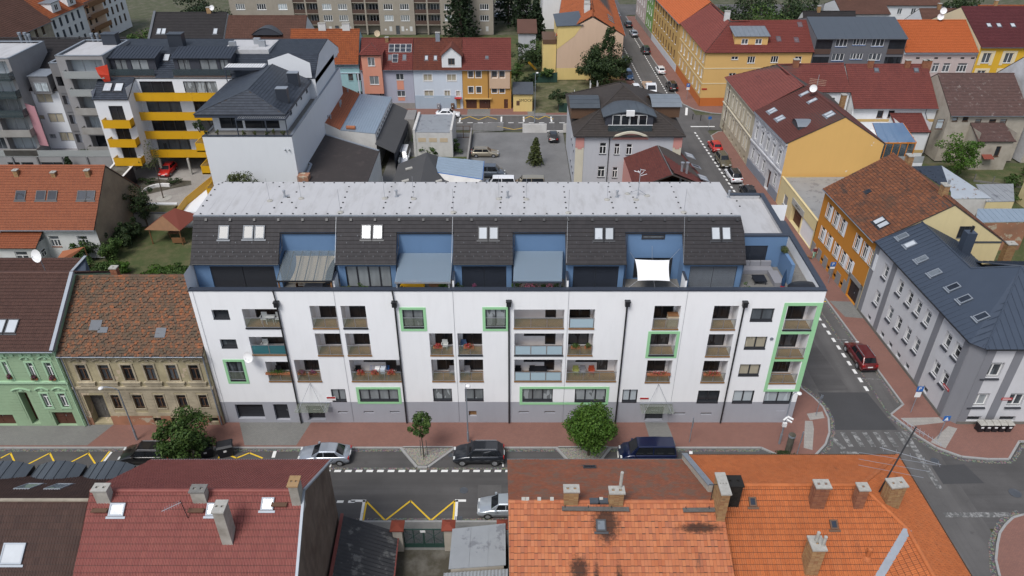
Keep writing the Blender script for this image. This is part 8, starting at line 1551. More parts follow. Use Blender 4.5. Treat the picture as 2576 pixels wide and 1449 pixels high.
hp=Vector((42.4,96.4,14.5));rplane(t,[(36.1,112.2,10.4),(36.4,89.0,10.4),hp,(42.2,112.2,14.5)],'tile_far_red',name='roof_slope',**BK);_,fs=rplane(t,[(36.4,89.0,10.4),(57.2,89.5,10.4),(57.2,96.9,14.5),hp],'tile_far_red',name='roof_slope',**BK);rplane(t,[(57.2,104.3,10.4),(47,104,10.4),hp,(57.2,96.9,14.5)],'tile_far_red',name='roof_slope',prof='flat',tw=.8,tl=.42);rplane(t,[(48,104,10.4),(48,112.2,10.4),(42.2,112.2,14.5),hp],'tile_far_red',name='roof_slope',prof='flat',tw=.8,tl=.42);ridge_caps(t,hp+Vector((0,0,.05)),(57.2,96.9,14.55),'tile_far_red')
d0,d1=YP(*ZD(2,0,2235,440),91.3).x,YP(*ZD(2,0,2565,440),91.3).x;DW=Wall((d0,91.0),(d1,91.0));do_=[(DW.L*.2,DW.L*.4,11.5,12.5),(DW.L*.62,DW.L*.82,11.5,12.5)];m_=MB();wall_mesh(m_,DW,0,DW.L,10.8,13.0,do_,.1);[m_.poly([DW.p(u,11),DW.p(u,11,-4),DW.p(u,13,-4),DW.p(u,13)])for u in(0,DW.L)];m_.build('dormer_wall','yellow_far',t);[window(t,DW,r,.08,2,'white_frame','glass_mid','white_frame',0,.08)for r in do_];seam_roof(t,[DW.p(-.3,13.05,.3),DW.p(DW.L+.3,13.05,.3),DW.p(DW.L+.3,13.9,-4.2),DW.p(-.3,13.9,-4.2)],'zinc_roof',.9,'dormer_roof')
for(x,y)in((105,395),(285,405),(320,250)):c_=on_roof(fs,*ZD(3,0,x,y));rwnd(t,fs,c_,.9,1.35,'lead','sky_pane')
for(x,y)in((1805,212),(1845,250),(1920,282),(2012,372)):pass
p=hp+Vector((-.3,2,0));chimney(t,p.x,p.y,13.5,16,1.0,.7,'white_old','concrete',2,rows=False);u,z=YS.px(*ZD(2,0,1935,895));WX(YS,'street_name_plate','red_paint',t,u-.5,u+.5,.05,.08,z-.14,z+.14)
yy=112.3
for(ln,lab,wm,tm,nm)in((28,'long old yellow terrace house with streaked walls along the side street','yellow_old','tile_vivid',9),(9,'green terrace house far up the side street','green_far','tile_far_red',3),(14,'pale pink terrace house at the far end of the side street','pink_pale','tile_far_brown',4)):
 xa,xb=36.4-.034*(yy+ln-112),36.4-.034*(yy-112);W_=Wall((xa,yy+ln),(xb,yy));op=[(1.2+(ln-2)*k/nm,2.3+(ln-2)*k/nm,z,z+1.8)for z in(2.2,5.2,8.0)for k in range(nm)]
 t,Ws,fr=house('row_house',lab,'house',(xa,yy+ln),(xb,yy),(xb+11.5,yy),(xa+11.5,yy+ln),10.4,14.6,wm,tm,.5,.4,ops_f=op,prof='roman' if ln>20 else 'flat',tw=.36 if ln>20 else.6,tl=.42)
 for r in op:window(t,W_,r,.13,2,'brown_frame' if ln>20 else 'white_frame','glass_mid','white_frame',0,.08)
 m_=MB();W_.box(m_,0,W_.L,.002,.05,0,1.5);m_.build('plinth','sky_wall' if ln>20 else 'concrete_wall',t);yy+=ln+.05
for lab,x0,x1,ze,zr,yr_,wm,tm in(('dark grey three-storey house with blue window sills',57.2,74.3,12.9,15.1,97.0,'slate_grey',None),('pale pink house with bright orange tiled roof',74.5,88.4,10.4,14.4,97.2,'pink_pale','tile_vivid'),('yellow house with white window panels and burgundy roof',88.6,108,11.3,16.2,100.5,'yellow_deep','tile_burgundy')):
 W_=Wall((x0,90.1),(x1,90.1));L=W_.L
 if tm is None:op=[W_.rect(*ZD(3,0,a,b),*ZD(3,0,c,d))for a,b,c,d in((690,392,790,470),(865,390,915,455),(940,390,980,455),(1055,390,1160,468),(650,538,755,612),(835,535,880,598),(900,535,945,598),(1020,535,1125,610))]
 elif 'pink' in wm:op=[W_.rect(*ZD(3,0,a,b),*ZD(3,0,c,d))for a,b,c,d in((1665,635,1705,725),(1770,635,1815,725),(1915,635,1985,725),(1415,640,1465,720))]
 else:op=[(1.0+k*4.2,2.6+k*4.2,z,z+1.9)for z in(8.2,4.9,1.8)for k in range(4)]
 t,Ws,fr=house('row_house',lab,'house',(x0,90.1),(x1,90.1),(x1,2*yr_-90.1),(x0,2*yr_-90.1),ze,zr,wm,tm or 'slate',.5,.4,ops_f=op,prof=None if tm is None else 'roman',tw=.36,tl=.42,wall_side='cream_band' if wm=='yellow_deep' else None,caps=tm is not None)
 if tm is None:
  o,eu,ev,nn,poly=fr['f'];seam_roof(t,[o+eu*a+ev*b+nn*.005 for a,b in poly],'slate_roof',1.6,'roof_sheet',.03,.012)
  for(u0,u1)in((.1,3.2),(L-3.2,L-.1)):
   for z in(6.9,10.0):WX(W_,'loggia_opening','glass_dark',t,u0,u1,.002,.04,z+.9,z+2.5);WX(W_,'loggia_railing','loggia_rail',t,u0,u1,.045,.1,z-.1,z+.85)
 for r in op:
  window(t,W_,r,.13,3 if r[1]-r[0]>1.7 else 2,'white_frame','glass_mid','blue_paint' if tm is None else 'white_frame',.25 if tm and 'pink' in wm else 0,.09)
  if wm=='yellow_deep':m_=MB();W_.box(m_,r[0]-.6,r[0]-.01,.002,.04,r[2]-.4,r[3]+.4);W_.box(m_,r[1]+.01,r[1]+.6,.002,.04,r[2]-.4,r[3]+.4);W_.box(m_,r[0]-.01,r[1]+.01,.002,.04,r[3]+.01,r[3]+.4);m_.build('white_panel','cream_band',t)
 if 'pink' in wm:
  WX(W_,'cornice','sky_wall',t,0,L,.002,.3,9.9,10.3);[(lambda m_:(W_.box(m_,u,u+.7,.002,.01,9.0,9.3),m_.build('attic_vent','soot',t)))(MB())for u in(2.5,6,8.5,11,13)]
  for k in range(2):dish(t,fr['ridge'][0].lerp(fr['ridge'][1],.62)+Vector((.2*k,-.3,.7+1.1*k)),.6,(-.3,-.9,.3))
 if wm=='yellow_deep':
  for px in(2222,2322,2462):c_=on_roof(fr['f'],*ZD(3,0,px,255));rwnd(t,fr['f'],c_,.9,1.1,'lead','sky_reflection_pane')
for lab,x0,x1,y0,y1,ze,zr,wm,tm in(('dark roofed house with half-hip gable behind the grey house',66,78,118,128,5.5,10.5,'white_old','tile_black'),('white house with plain gable behind the dark roofed house',80,92,135,146,7.5,9.5,'white_clean','tile_far_brown'),('brown roofed white house with side wing behind the pink house',95,110,122,134,6.0,10.0,'white_clean','tile_far_brown'),('house with brown roof and orange terrace behind the burgundy roof',112,126,128,140,5.5,9.5,'white_old','tile_far_orange'),('white house under the top edge behind the tall trees',96,112,150,162,6.5,10.0,'white_clean','tile_far_brown'),('low brown roofed house just behind the bright orange roof',82,96,108,117,4.5,8.0,'beige_grey','tile_far_brown')):
 W_=Wall((x0,y0),(x1,y0));op=[(1.5+k*3.6,2.7+k*3.6,z,z+1.5)for z in((1.2,4.0)if ze>6 else(1.2,))for k in range(int((x1-x0-2)/3.6))]
 t,Ws,fr=house('house',lab,'house',(x0,y0),(x1,y0),(x1,y1),(x0,y1),ze,zr,wm,tm,.5,.5,ops_f=op,prof='flat',tw=.5,tl=.42,gut=None)
 for r in op:window(t,W_,r,.12,2,'white_frame','glass_mid','white_frame',0,.08)
 p=fr['ridge'][0].lerp(fr['ridge'][1],.3);chimney(t,p.x,p.y,zr-.8,zr+1.3,.7,.6,'brick','concrete',1,rows=False)
for lab,y0,y1,ze,zr,wm,tm in(('old beige house with brown tile roof at the top left corner',92,118,9.8,15.5,'house_dirty','tile_far_brown'),('white terrace house with dormers at the top left',118.1,133,10.2,15,'white_clean','tile_far_orange'),('brown house with wooden balconies at the top left',133.1,142,10.5,15,'tan_gable','tile_far_orange'),('white narrow house at the end of the left terrace',142.1,154,11.0,15,'white_clean','tile_far_brown')):
 xa=-103.0;W_=Wall((xa,y0),(xa+.4,y1));L=W_.L;op=[(1.2+k*2.6,2.2+k*2.6,z,z+1.9)for z in(2.0,4.8,7.5)for k in range(int((L-1.5)/2.6))]
 t,Ws,fr=house('row_house',lab,'house',(xa,y0),(xa+.4,y1),(xa-12,y1),(xa-12,y0),ze,zr,wm,tm,.5,.4,ops_f=op,prof='flat',tw=.5,tl=.42)
 for r in op:window(t,W_,r,.13,2,'blue_grey' if 'white terrace' in lab else 'brown_frame','glass_dark','white_frame',0,.09)
 if 'balconies' in lab:
  for z in(3.6,6.5,9.2):WX(W_,'balcony_slab','wood',t,.5,L-.5,.02,1.3,z-.15,z);WX(W_,'balcony_front','wood',t,.5,L-.5,1.3,1.36,z,z+1.0)
 if 'dormers' in lab:
  for u in(3,9.5):m_=MB();W_.box(m_,u,u+3.4,-4.5,-.3,10.0,12.6);dm=m_.build('dormer_wall','white_clean',t);WX(W_,'dormer_roof','zinc_roof',dm,u-.2,u+3.6,-4.6,-.1,12.6,12.75);window(t,W_,(u+1,u+2.3,10.9,12.2),.27,2,'white_frame','glass_dark',None,0,.08)
t,Ws,fr=house('house','house with plain dark brown roof and two bright roof windows behind the yellow balconies','house',(-75.2,104.6),(-60.0,104.6),(-60,116),(-75.2,116),8.8,13.0,'white_old','tile_black',.5,.4,prof='flat',tw=.6,tl=.4)
c_=on_roof(fr['f'],406,79);rwnd(t,fr['f'],c_,.9,1.5,'lead','sky_reflection_pane',n=2);c_=on_roof(fr['f'],542,79);rwnd(t,fr['f'],c_,.9,1.5,'lead','sky_reflection_pane')
p=fr['ridge'][0].lerp(fr['ridge'][1],.75);chimney(t,p.x,p.y,12,14.2,.9,.6,'brick','concrete',2,rows=False);dish(t,p+Vector((.9,-.3,1.0)),.55,(-.2,-.9,.3));m_=MB();m_.obox(fr['f'][0]-Vector((.3,0,0)),fr['ridge'][0]-fr['f'][0],(.5,0,0),(0,0,.35));m_.build('fire_wall','lead',t)
t,Ws,fr=house('house','house with brown ribbed roof and arched dormer behind the slate roof','house',(-59.8,105),(-43.2,105),(-43.2,115),(-59.8,115),8.5,12.4,'white_old','tile_far_brown',.5,.4,prof='roman',tw=.5,tl=.42,wall_side='white_clean')
n=10;A=[];B=[]
for k in range(n+1):f=-1+2*k/n;z=9.6+1.5*cos(f*pi/2*.95);A.append(Vector((-51+f*3.2,105.2,z)));B.append(Vector((-51+f*3.2,109.5,z)))
m_=MB();m_.add(A+B,[(k,n+1+k,n+2+k,k+1)for k in range(n)]);dr=m_.build('dormer_roof','zinc_dark',t);m_=MB();m_.poly([a+Vector((0,.1,-.05))for a in A]);m_.build('dormer_front','dark_render',dr)
# vehicles
for n_,c_,mt in(('paint_black',(.008,.008,.009),.1),('paint_navy',(.006,.012,.05),.3),('paint_silver',(.42,.46,.50),.55),('paint_silver2',(.36,.40,.46),.55),('paint_darkgrey',(.022,.026,.034),.4),('paint_red',(.13,.012,.012),.3),('paint_bright_red',(.5,.02,.015),.1),('paint_whitecar',(.75,.76,.78),.0),('paint_champagne',(.36,.32,.24),.5),('paint_gold',(.17,.145,.09),.5),('paint_bluecar',(.03,.075,.16),.4),('paint_midgrey',(.11,.13,.16),.4)):carpaint(n_,c_,mt)
glass_mat('car_glass',(.012,.014,.017),.04,.6,.2);flat('lamp_clear',(.6,.62,.62),.2);flat('lamp_red',(.35,.01,.01),.3);flat('alloy',(.36,.37,.39),.35,.6);flat('plate',(.75,.75,.75),.5)
KINDS={'sedan':(4.6,1.8,1.46,.96,1.25,2.0,3.4,4.2,.2,.32),'hatch':(4.15,1.76,1.5,.98,1.1,1.75,3.45,4.0,.2,.31),'suv':(4.55,1.86,1.68,1.08,1.2,1.85,3.95,4.42,.26,.36),'estate':(4.6,1.78,1.5,.97,1.2,1.9,4.05,4.48,.2,.32),'van':(5.0,1.92,1.96,1.14,.85,1.55,4.75,4.95,.24,.35),'mpv':(4.4,1.82,1.75,1.06,1.0,1.75,4.0,4.32,.22,.33)}
def car(kind,label,x,y,head,paint,roof=None,group='parked cars',z=RZ+.022):
 L,W,H,B,xa,xb,xc,xd,gc,wr=KINDS[kind];t=thing('parked_%s'%('van' if kind=='van' else 'car'),label,'van' if kind=='van' else 'car',(x,y,z),group,head);hw=W/2;X=lambda s:L/2-s
 st=[(0,.80,gc+.18,.56),(.06,.90,gc+.05,.66),(.25,.97,gc,.74),(xa*.55,1,gc,B-.16),(xa,1,gc,B-.03),(xb,1,gc,B),(L*.5,1,gc,B+.01),(xc,.99,gc,B+.02)]+([(xd,.97,gc,B+.02),(L-.18,.95,gc+.02,B-.02),(L-.04,.88,gc+.06,.82),(L,.82,gc+.2,.72)]if kind=='sedan' else[(xd,.96,gc,B+.01),(L-.08,.93,gc+.03,B-.12),(L,.88,gc+.16,.62)])
 mb=MB();pts=[]
 for s,k,z0,z1 in st:
  w_=hw*k;sh=z0+(z1-z0)*.55
  pts+=[(X(s),-w_*.86,z1),(X(s),-w_*.97,z1-.07),(X(s),-w_,sh),(X(s),-w_*.96,z0+.08),(X(s),-w_*.85,z0),(X(s),w_*.85,z0),(X(s),w_*.96,z0+.08),(X(s),w_,sh),(X(s),w_*.97,z1-.07),(X(s),w_*.86,z1)]
 n=10;m=len(st);mb.add(pts,[(i*n+j,i*n+(j+1)%n,(i+1)*n+(j+1)%n,(i+1)*n+j)for i in range(m-1)for j in range(n)]+[tuple(range(n)),tuple(reversed(range((m-1)*n,m*n)))])
 body=mb.build('body',paint,t,True,True)
 bw,rw=hw*.9,hw*.70;cab=[(xa-.02,bw*.92,B-.05),(xb,rw*.98,H-.03),((xb+xc)/2,rw,H),(xc,rw*.97,H-.04),(xd,bw*.9,B-.02)];mb=MB();pts=[]
 for s,w_,z_ in cab:
  zb=B-.06;ww=bw if z_>B+.1 else w_;pts+=[(X(s),-ww,zb),(X(s),-w_,z_-(.05 if z_>B+.1 else 0)),(X(s),-w_*.85,z_),(X(s),w_*.85,z_),(X(s),w_,z_-(.05 if z_>B+.1 else 0)),(X(s),ww,zb)]
 mb.add(pts,[(i*6+j,i*6+j+1,(i+1)*6+j+1,(i+1)*6+j)for i in range(4)for j in range(5)]);mb.build('cabin',roof or paint,t,False,True)
 def pane(nm,q,e=.012):
  q=[Vector(p)for p in q];nr=(q[1]-q[0]).cross(q[2]-q[0]).normalized();c_=sum(q,Vector())/len(q);nr=nr if nr.dot(c_-Vector((0,0,.8)))>0 else-nr;MB().poly([p+nr*e for p in q]).build(nm,'car_glass',t,False,True)
 f=.9;zb_,zt_=B+.03,H-.1
 def sp(s,sg,z_):
  k=min(1,max(0,(z_-(B-.06))/(H-.05-(B-.06))));return(X(s),sg*(bw+(rw*.98-bw)*k),z_)
 def on(a,b,v,u):w_=a[1]+(b[1]-a[1])*v;return(X(a[0]+(b[0]-a[0])*v),u*w_*.86,a[2]+(b[2]-a[2])*v)
 a,b=cab[0],cab[1];pane('windscreen',[on(a,b,.1,-1),on(a,b,.1,1),on(a,b,.93,1),on(a,b,.93,-1)]);a,b=cab[4],cab[3];pane('rear_window',[on(a,b,.18,-1),on(a,b,.18,1),on(a,b,.9,1),on(a,b,.9,-1)])
 xm=xa+(xc-xa)*.52
 for sg in(-1,1):
  ka=(zt_-B)/(H-B);pane('side_window',[sp(xa+.42,sg,zb_),sp(xm-.05,sg,zb_),sp(xm-.05,sg,zt_),sp(xa+(xb-xa)*ka+.12,sg,zt_)]);pane('side_window',[sp(xm+.05,sg,zb_),sp(xc+(xd-xc)*.35,sg,zb_),sp(xc-.1,sg,zt_),sp(xm+.05,sg,zt_)])
  MB().box(X(.34),X(.05),sg*hw*.62-.17,sg*hw*.62+.17,.6,.72).build('headlight','lamp_clear',t,False,True);MB().box(X(L-.02),X(L-.2),sg*hw*.72-.13,sg*hw*.72+.15,B-.3,B-.08).build('taillight','lamp_red',t,False,True);m_=MB();m_.box(X(xa+.5),X(xa+.32),min(sg*hw,sg*(hw+.17)),max(sg*hw,sg*(hw+.17)),B-.02,B+.12);m_.build('mirror',paint,t,False,True)
  for s in(.85,L-.85):
   wm=MB().tube((X(s),sg*(hw-.2),wr),(X(s),sg*(hw+.012),wr),wr,n=18).mesh('wheel','rubber');wh=link('wheel',wm,t,True);m_=MB();m_.tube((X(s),sg*(hw+.005),wr),(X(s),sg*(hw+.022),wr),wr*.64,n=14);m_.build('rim','alloy',wh,False,True)
   m_=MB();k=10;ar=[(X(s)+wr*1.14*cos(pi*i/k),sg*(hw+.004),wr+wr*1.14*sin(pi*i/k))for i in range(k+1)];m_.poly(ar if sg<0 else ar[::-1]);m_.build('wheel_arch','plastic_black',t,False,True)
 MB().box(X(.03),X(-.012),-.26,.26,.42,.53).build('number_plate','plate',t,False,True);MB().box(X(L-.03),X(L+.012),-.26,.26,.72,.83).build('number_plate','plate',t,False,True);m_=MB();m_.box(X(.16),X(-.006),-hw*.6,hw*.6,gc+.1,gc+.2);m_.box(X(L+.004),X(L-.12),-hw*.75,hw*.75,gc+.05,gc+.2);m_.build('bumper_trim','plastic_black',t,False,True)
 if kind in('suv','estate'):m_=MB();[m_.box(X(xc-.1),X(xb+.15),sg*rw*.86-.025,sg*rw*.86+.025,H-.01,H+.05)for sg in(-1,1)];m_.build('roof_rails','alloy',t,False,True)
 return t
def cpx(kind,label,px,py,head,paint,**kw):g=G(px,py,RZ);return car(kind,label,g.x,g.y,head,paint,**kw)
car('suv','black estate-like car parked by the leafy tree left of the driveway',-32.4,-4.6,pi,'paint_black');car('sedan','silver saloon car half hidden by the red roof',-16.6,-4.55,pi,'paint_silver2');car('suv','dark blue-grey boxy car beside the young tree',-2.95,-4.55,pi,'paint_darkgrey');car('van','navy blue van parked right of the round tree',12.0,-4.4,pi,'paint_navy');car('hatch','silver hatchback cut by the old orange roof',-.75,-10.4,pi,'paint_silver')
NS=pi/2+.034
car('suv','dark red car parked beside the white and grey corner house',36.55,9.6,NS,'paint_red');cpx('suv','white car with black roof behind the terrace corner',1843,450,NS,'paint_whitecar',roof='paint_black');cpx('suv','gold-beige car between the red and the white car',1817,412,-pi/2+.04,'paint_gold');cpx('hatch','bright red small car on the side street',1797,375,NS,'paint_bright_red');cpx('hatch','black car partly hidden behind the flat roof parapet',1880,490,NS,'paint_black')
cpx('suv','black car in front of the yellow corner house',1689,224,NS,'paint_black');cpx('hatch','white hatchback halfway up the side street',1660,183,NS,'paint_whitecar');cpx('mpv','dark people carrier with roof rails on the side street',1623,133,NS,'paint_darkgrey');cpx('sedan','silver car far up the side street',1594,90,NS,'paint_silver');cpx('hatch','black car second from the far end of the side street',1580,67,NS,'paint_black');cpx('estate','pale estate car at the far junction',1551,45,NS,'paint_silver',group=None);cpx('mpv','blue car left of the white flatbed truck',1580,197,-pi/2+.034,'paint_bluecar');cpx('hatch','blue car beside the big dark tree',1563,160,-pi/2+.034,'paint_bluecar');cpx('hatch','white car behind the villa roof next to the truck',1600,232,-pi/2+.034,'paint_whitecar')
cpx('hatch','black car in the gravel car park near the white wall',1391,352,pi/2,'paint_black',z=.01);cpx('estate','champagne estate car at the left of the car park',1220,394,0,'paint_champagne',z=.01);cpx('van','grey van beside the blue sheet roof',1232,445,0,'paint_midgrey',z=.01);cpx('van','white van in the narrow yard',1016,405,-pi/2,'paint_whitecar',z=.01);cpx('van','white van just above the flat roof, left of the two',1256,475,pi,'paint_whitecar',z=.01);cpx('van','cream van just above the flat roof, right of the two',1330,475,pi,'paint_champagne',z=.01)
cpx('sedan','white saloon on the back street in front of the blue house',1127,294,0,'paint_whitecar');cpx('hatch','red car under the yellow balcony building',425,437,-pi/2,'paint_bright_red',z=.01);cpx('suv','black car at the left edge behind the orange house',2,482,0,'paint_black',z=.01);cpx('suv','black car beyond the panel block',1262,20,0,'paint_black',z=.01);cpx('hatch','dark car behind the panel block gable',1256,48,.6,'paint_midgrey',z=.01)
g=G(1632,232,RZ);t=thing('flatbed_truck','white flatbed truck driving down the side street','truck',(g.x,g.y,RZ+.022),None,-pi/2+.034);m_=MB();pr_=[(2.9,.45),(3.0,.9),(2.55,1.25),(2.0,2.15),(.9,2.25),(.8,.5)];n=len(pr_);m_.add([(x,-1.0,z)for x,z in pr_]+[(x,1.0,z)for x,z in pr_],[tuple(range(n)),tuple(reversed(range(n,2*n)))]+[(i,n+i,n+(i+1)%n,(i+1)%n)for i in range(n)]);m_.build('cab','paint_whitecar',t,False,True)
MB().poly([(2.56,-.85,1.3),(2.56,.85,1.3),(2.06,.8,2.08),(2.06,-.8,2.08)]).build('windscreen','car_glass',t,False,True);m_=MB();m_.box(2.94,3.02,-.6,.6,.5,.85);m_.build('grille','plastic_black',t,False,True);m_=MB();m_.box(-2.9,.7,-1.0,1.0,.75,.9);m_.build('bed_floor','wood_grey',t,False,True)
for q in((-2.9,.7,-1.0,-.95),(-2.9,.7,.95,1.0),(-2.9,-2.85,-.94,.94),(.65,.7,-.94,.94)):m_=MB();m_.box(*q,.9,1.4);m_.build('bed_side','tan_gable',t,False,True)
for s in(2.1,-1.8):
 for sg in(-1,1):m_=MB();m_.tube((s,sg*.75,.36),(s,sg*1.0,.36),.36,n=16);w_=m_.build('wheel','rubber',t,False,True);m_=MB();m_.tube((s,sg*.99,.36),(s,sg*1.01,.36),.2,n=12);m_.build('rim','alloy',w_,False,True)
 # trees and plants
leaf_mat('leaf_mid',(.022,.050,.010),(.052,.095,.02),(.095,.145,.034));leaf_mat('leaf_bright',(.03,.075,.008),(.06,.125,.014),(.10,.17,.025));leaf_mat('leaf_dark',(.014,.028,.010),(.032,.055,.018),(.06,.09,.028));leaf_mat('leaf_conifer',(.010,.022,.009),(.020,.036,.014),(.034,.052,.02));leaf_mat('leaf_olive',(.045,.058,.018),(.07,.085,.028),(.10,.11,.04));flat('bark',(.085,.065,.048),.95,var=.3,scale=8);leaf_mat('bloom_red',(.35,.02,.02),(.5,.05,.06),(.55,.25,.3));leaf_mat('bloom_pink',(.5,.10,.18),(.6,.2,.3),(.65,.4,.45));leaf_mat('bloom_purple',(.10,.02,.06),(.2,.05,.10),(.35,.12,.2));leaf_mat('bloom_white',(.5,.5,.45),(.6,.6,.55),(.7,.7,.65))
def leaves(mb,c,r,n,size,shell=.55):
 for _ in range(n):
  d=Vector((R.gauss(0,1),R.gauss(0,1),R.gauss(0,1))).normalized();p=Vector(c)+Vector((d.x*r[0],d.y*r[1],d.z*r[2]))*(shell+(1-shell)*R.random())
  a=(d+Vector((R.uniform(-.9,.9),R.uniform(-.9,.9),R.uniform(-.5,1.1)))).normalized();u=a.orthogonal().normalized();v=a.cross(u);an=R.uniform(0,6.3);u,v=u*cos(an)+v*sin(an),v*cos(an)-u*sin(an);s=size*R.uniform(.6,1.3);mb.add([p-u*s*.5,p+v*s*.32,p+u*s*.5,p-v*s*.32],[(0,1,2,3)])
def crown(par,c,r,n,size,mat,clumps=26,flat_=1.0,name='crown'):
 mb=MB();c=Vector(c)
 for i in range(clumps):
  d=Vector((R.gauss(0,1),R.gauss(0,1),R.gauss(0,1)*.9)).normalized();k=R.uniform(.45,.98);cc=c+Vector((d.x*r[0],d.y*r[1],d.z*r[2]))*k;q=R.uniform(.2,.38);leaves(mb,cc,(r[0]*q,r[1]*q,r[2]*q*.85),n//clumps,size)
 leaves(mb,c,(r[0]*.75,r[1]*.75,r[2]*.75),n//5,size,.2);o=mb.build(name,mat,par);return o
def trunk(par,base,top,r,limbs=6,spread=1.0,mat='bark'):
 mb=MB();b,t_=Vector(base),Vector(top);mid=b.lerp(t_,.55)+Vector((R.uniform(-.1,.1),R.uniform(-.1,.1),0));mb.tube(b,mid,r,r*.72);mb.tube(mid,t_,r*.72,r*.3)
 for i in range(limbs):a=6.28*i/limbs+R.uniform(-.4,.4);s=mid.lerp(t_,R.uniform(0,.7));mb.tube(s,s+Vector((cos(a)*spread,sin(a)*spread,spread*R.uniform(.4,.9))),r*.35,r*.1,n=5)
 return mb.build('trunk',mat,par)
def tree(label,x,y,ztop,zbot,rad,mat,n=2600,size=.22,clumps=26,name='tree',group=None,tr=.12,cat='tree',ry=None):
 t=thing(name,label,cat,(x,y,0),group);zc=(ztop+zbot)/2;h=(ztop-zbot)/2;trunk(t,(x,y,0),(x,y,zc+h*.5),tr,6,rad*.6);crown(t,(x,y,zc),(rad,ry or rad,h),n,size,mat,clumps);return t
def conifer(label,x,y,h,rad,mat='leaf_conifer',tiers=16,n=40,size=.5,z0=.8,name='conifer_tree',droop=.25):
 t=thing(name,label,'tree',(x,y,0));MB().tube((x,y,0),(x,y,h*.97),rad*.06+.05,.02).build('trunk','bark',t);mb=MB()
 for i in range(tiers):
  f=i/tiers;z=z0+(h-z0)*f;r=rad*(1-f)**.85+.12;k=max(5,int(11*(1-f))+3)
  for j in range(k):
   a=6.28*j/k+i*.7+R.uniform(-.2,.2);L=r*R.uniform(.75,1.1)
   for q in range(int(n/k)+2):s=R.uniform(.25,1)*L;p=Vector((x+cos(a)*s,y+sin(a)*s,z+(h-z0)/tiers*.9-droop*s+R.uniform(-.15,.15)));leaves(mb,p,(.22*size*2,.22*size*2,.14),3,size,.3)
 mb.build('crown',mat,t);return t
def shrub(label,x,y,w,d,h,mat='leaf_mid',n=1200,size=.16,name='shrub',z=0,clumps=14):t=thing(name,label,'shrub',(x,y,z));m_=MB();[m_.tube((x,y,z),(x+R.uniform(-w,w)*.3,y+R.uniform(-d,d)*.3,z+h*.6),.04,.015,n=5)for _ in range(5)];m_.build('stems','bark',t);crown(t,(x,y,z+h*.52),(w/2,d/2,h*.52),n,size,mat,clumps,name='foliage');return t
a=YP(458,1083,-4.4);tree('leafy street tree beside the black car',a.x,-4.4,a.z+1.9,.25,2.35,'leaf_mid',8000,.23,50)
a=YP(1049,1067,-4.4);tree('young slim street tree in a gravel bed with stakes',-7.85,-4.4,a.z+1.5,a.z-1.1,1.1,'leaf_mid',1900,.19,20,tr=.06);a=thing('tree_stakes','three thin wooden stakes around the young street tree','stakes',(-7.85,-4.4,0));[(lambda m_:(m_.tube((-7.85+.35*cos(k),-4.4+.35*sin(k),0),(-7.85+.3*cos(k),-4.4+.3*sin(k),1.9),.03),m_.build('stake','wood_grey',a)))(MB())for k in(.5,2.6,4.7)]
a=YP(1486,1074,-4.2);t=tree('dense round street tree in front of the white building',a.x,-4.2,a.z+2.0,a.z-2.0,2.2,'leaf_bright',9000,.19,60);mb=MB();[leaves(mb,(a.x+1.55*cos(k*2.4)*sin(k*.21+.3),-4.2+1.55*sin(k*2.4)*sin(k*.21+.3),a.z+1.35*cos(k*.21+.3)),(.95,.95,.85),420,.2,.6)for k in range(14)];mb.build('crown','leaf_bright',t)
for i,(px,py,w,h,mt)in enumerate(((245,640,3.6,3.6,'leaf_dark'),(285,650,3.4,3.0,'leaf_mid'),(318,620,3.2,3.4,'leaf_dark'),(225,690,3.0,2.4,'leaf_mid'),(265,700,4.0,2.2,'leaf_mid'),(345,600,2.6,3.0,'leaf_dark'),(390,700,5.0,.9,'leaf_bright'),(440,690,3.6,1.1,'leaf_mid'),(205,660,3.2,3.0,'leaf_mid'),(300,690,3.4,1.8,'leaf_bright'))):
 g=G(px,py);shrub(['tall dark shrub beside the white garden wall of the orange house','bushy green shrub in the middle of the garden','dark shrub below the brown gable','shrub beside the rusty lean-to','wide low shrub near the old tile roof','dark shrub under the brown gable edge','low bright hedge along the old tile ridge','low hedge beside the dark mansard','round shrub between lean-to and orange house','bright low shrub in the front of the garden'][i],g.x,g.y,w,w*.9,h,mt,2600,.22,clumps=22)
g=G(372,570);tree('tall dark garden tree left of the gazebo',g.x,g.y,6.3,1.5,2.0,'leaf_dark',2400,.24,24);g=G(411,498);tree('slender young tree in the round courtyard surround',g.x,g.y,9.0,3.6,1.7,'leaf_olive',420,.2,18,tr=.09)
g=G(185,448);conifer('dark pointed thuja beside the grey podium',g.x,g.y,3.4,1.0,'leaf_conifer',12,40,.3,.1,droop=-.1);g=G(228,446);shrub('bright green ball shrub beside the thuja',g.x,g.y,4.2,3.2,2.0,'leaf_bright',1500,.2);g=G(240,430);shrub('tall loose shrub in front of the grey podium',g.x,g.y,3.4,3.0,4.0,'leaf_mid',1200,.24)
for i,(px,py)in enumerate(((330,485),(372,460),(440,462),(350,500))):g=G(px,py);shrub(['plants at the left of the courtyard bed','plants at the back of the courtyard bed','plants at the right of the courtyard bed','plants at the front of the courtyard bed'][i],g.x,g.y,3.0,2.0,.9,'leaf_dark',500,.18)
tree('leafy tree in front of the blank white wall',-36.6,39.6,8.4,2.0,2.5,'leaf_olive',5200,.24,36);shrub('small shrub at the left edge below the orange roof',-67.5,27.5,4,4,3.5,'leaf_dark',900,.24)
for i,(px,py,w,h)in enumerate(((1065,380,4.5,3.0),(1105,372,4.8,3.4),(1140,385,3.5,2.4),(1085,392,4.0,2.0))):g=G(px,py);shrub(['overgrown shrubs left in the back yard','overgrown shrubs in the middle of the back yard','overgrown shrubs near the car park wall','low overgrown shrubs behind the dark shed'][i],g.x,g.y,w,w*.8,h,'leaf_mid',1000,.26)
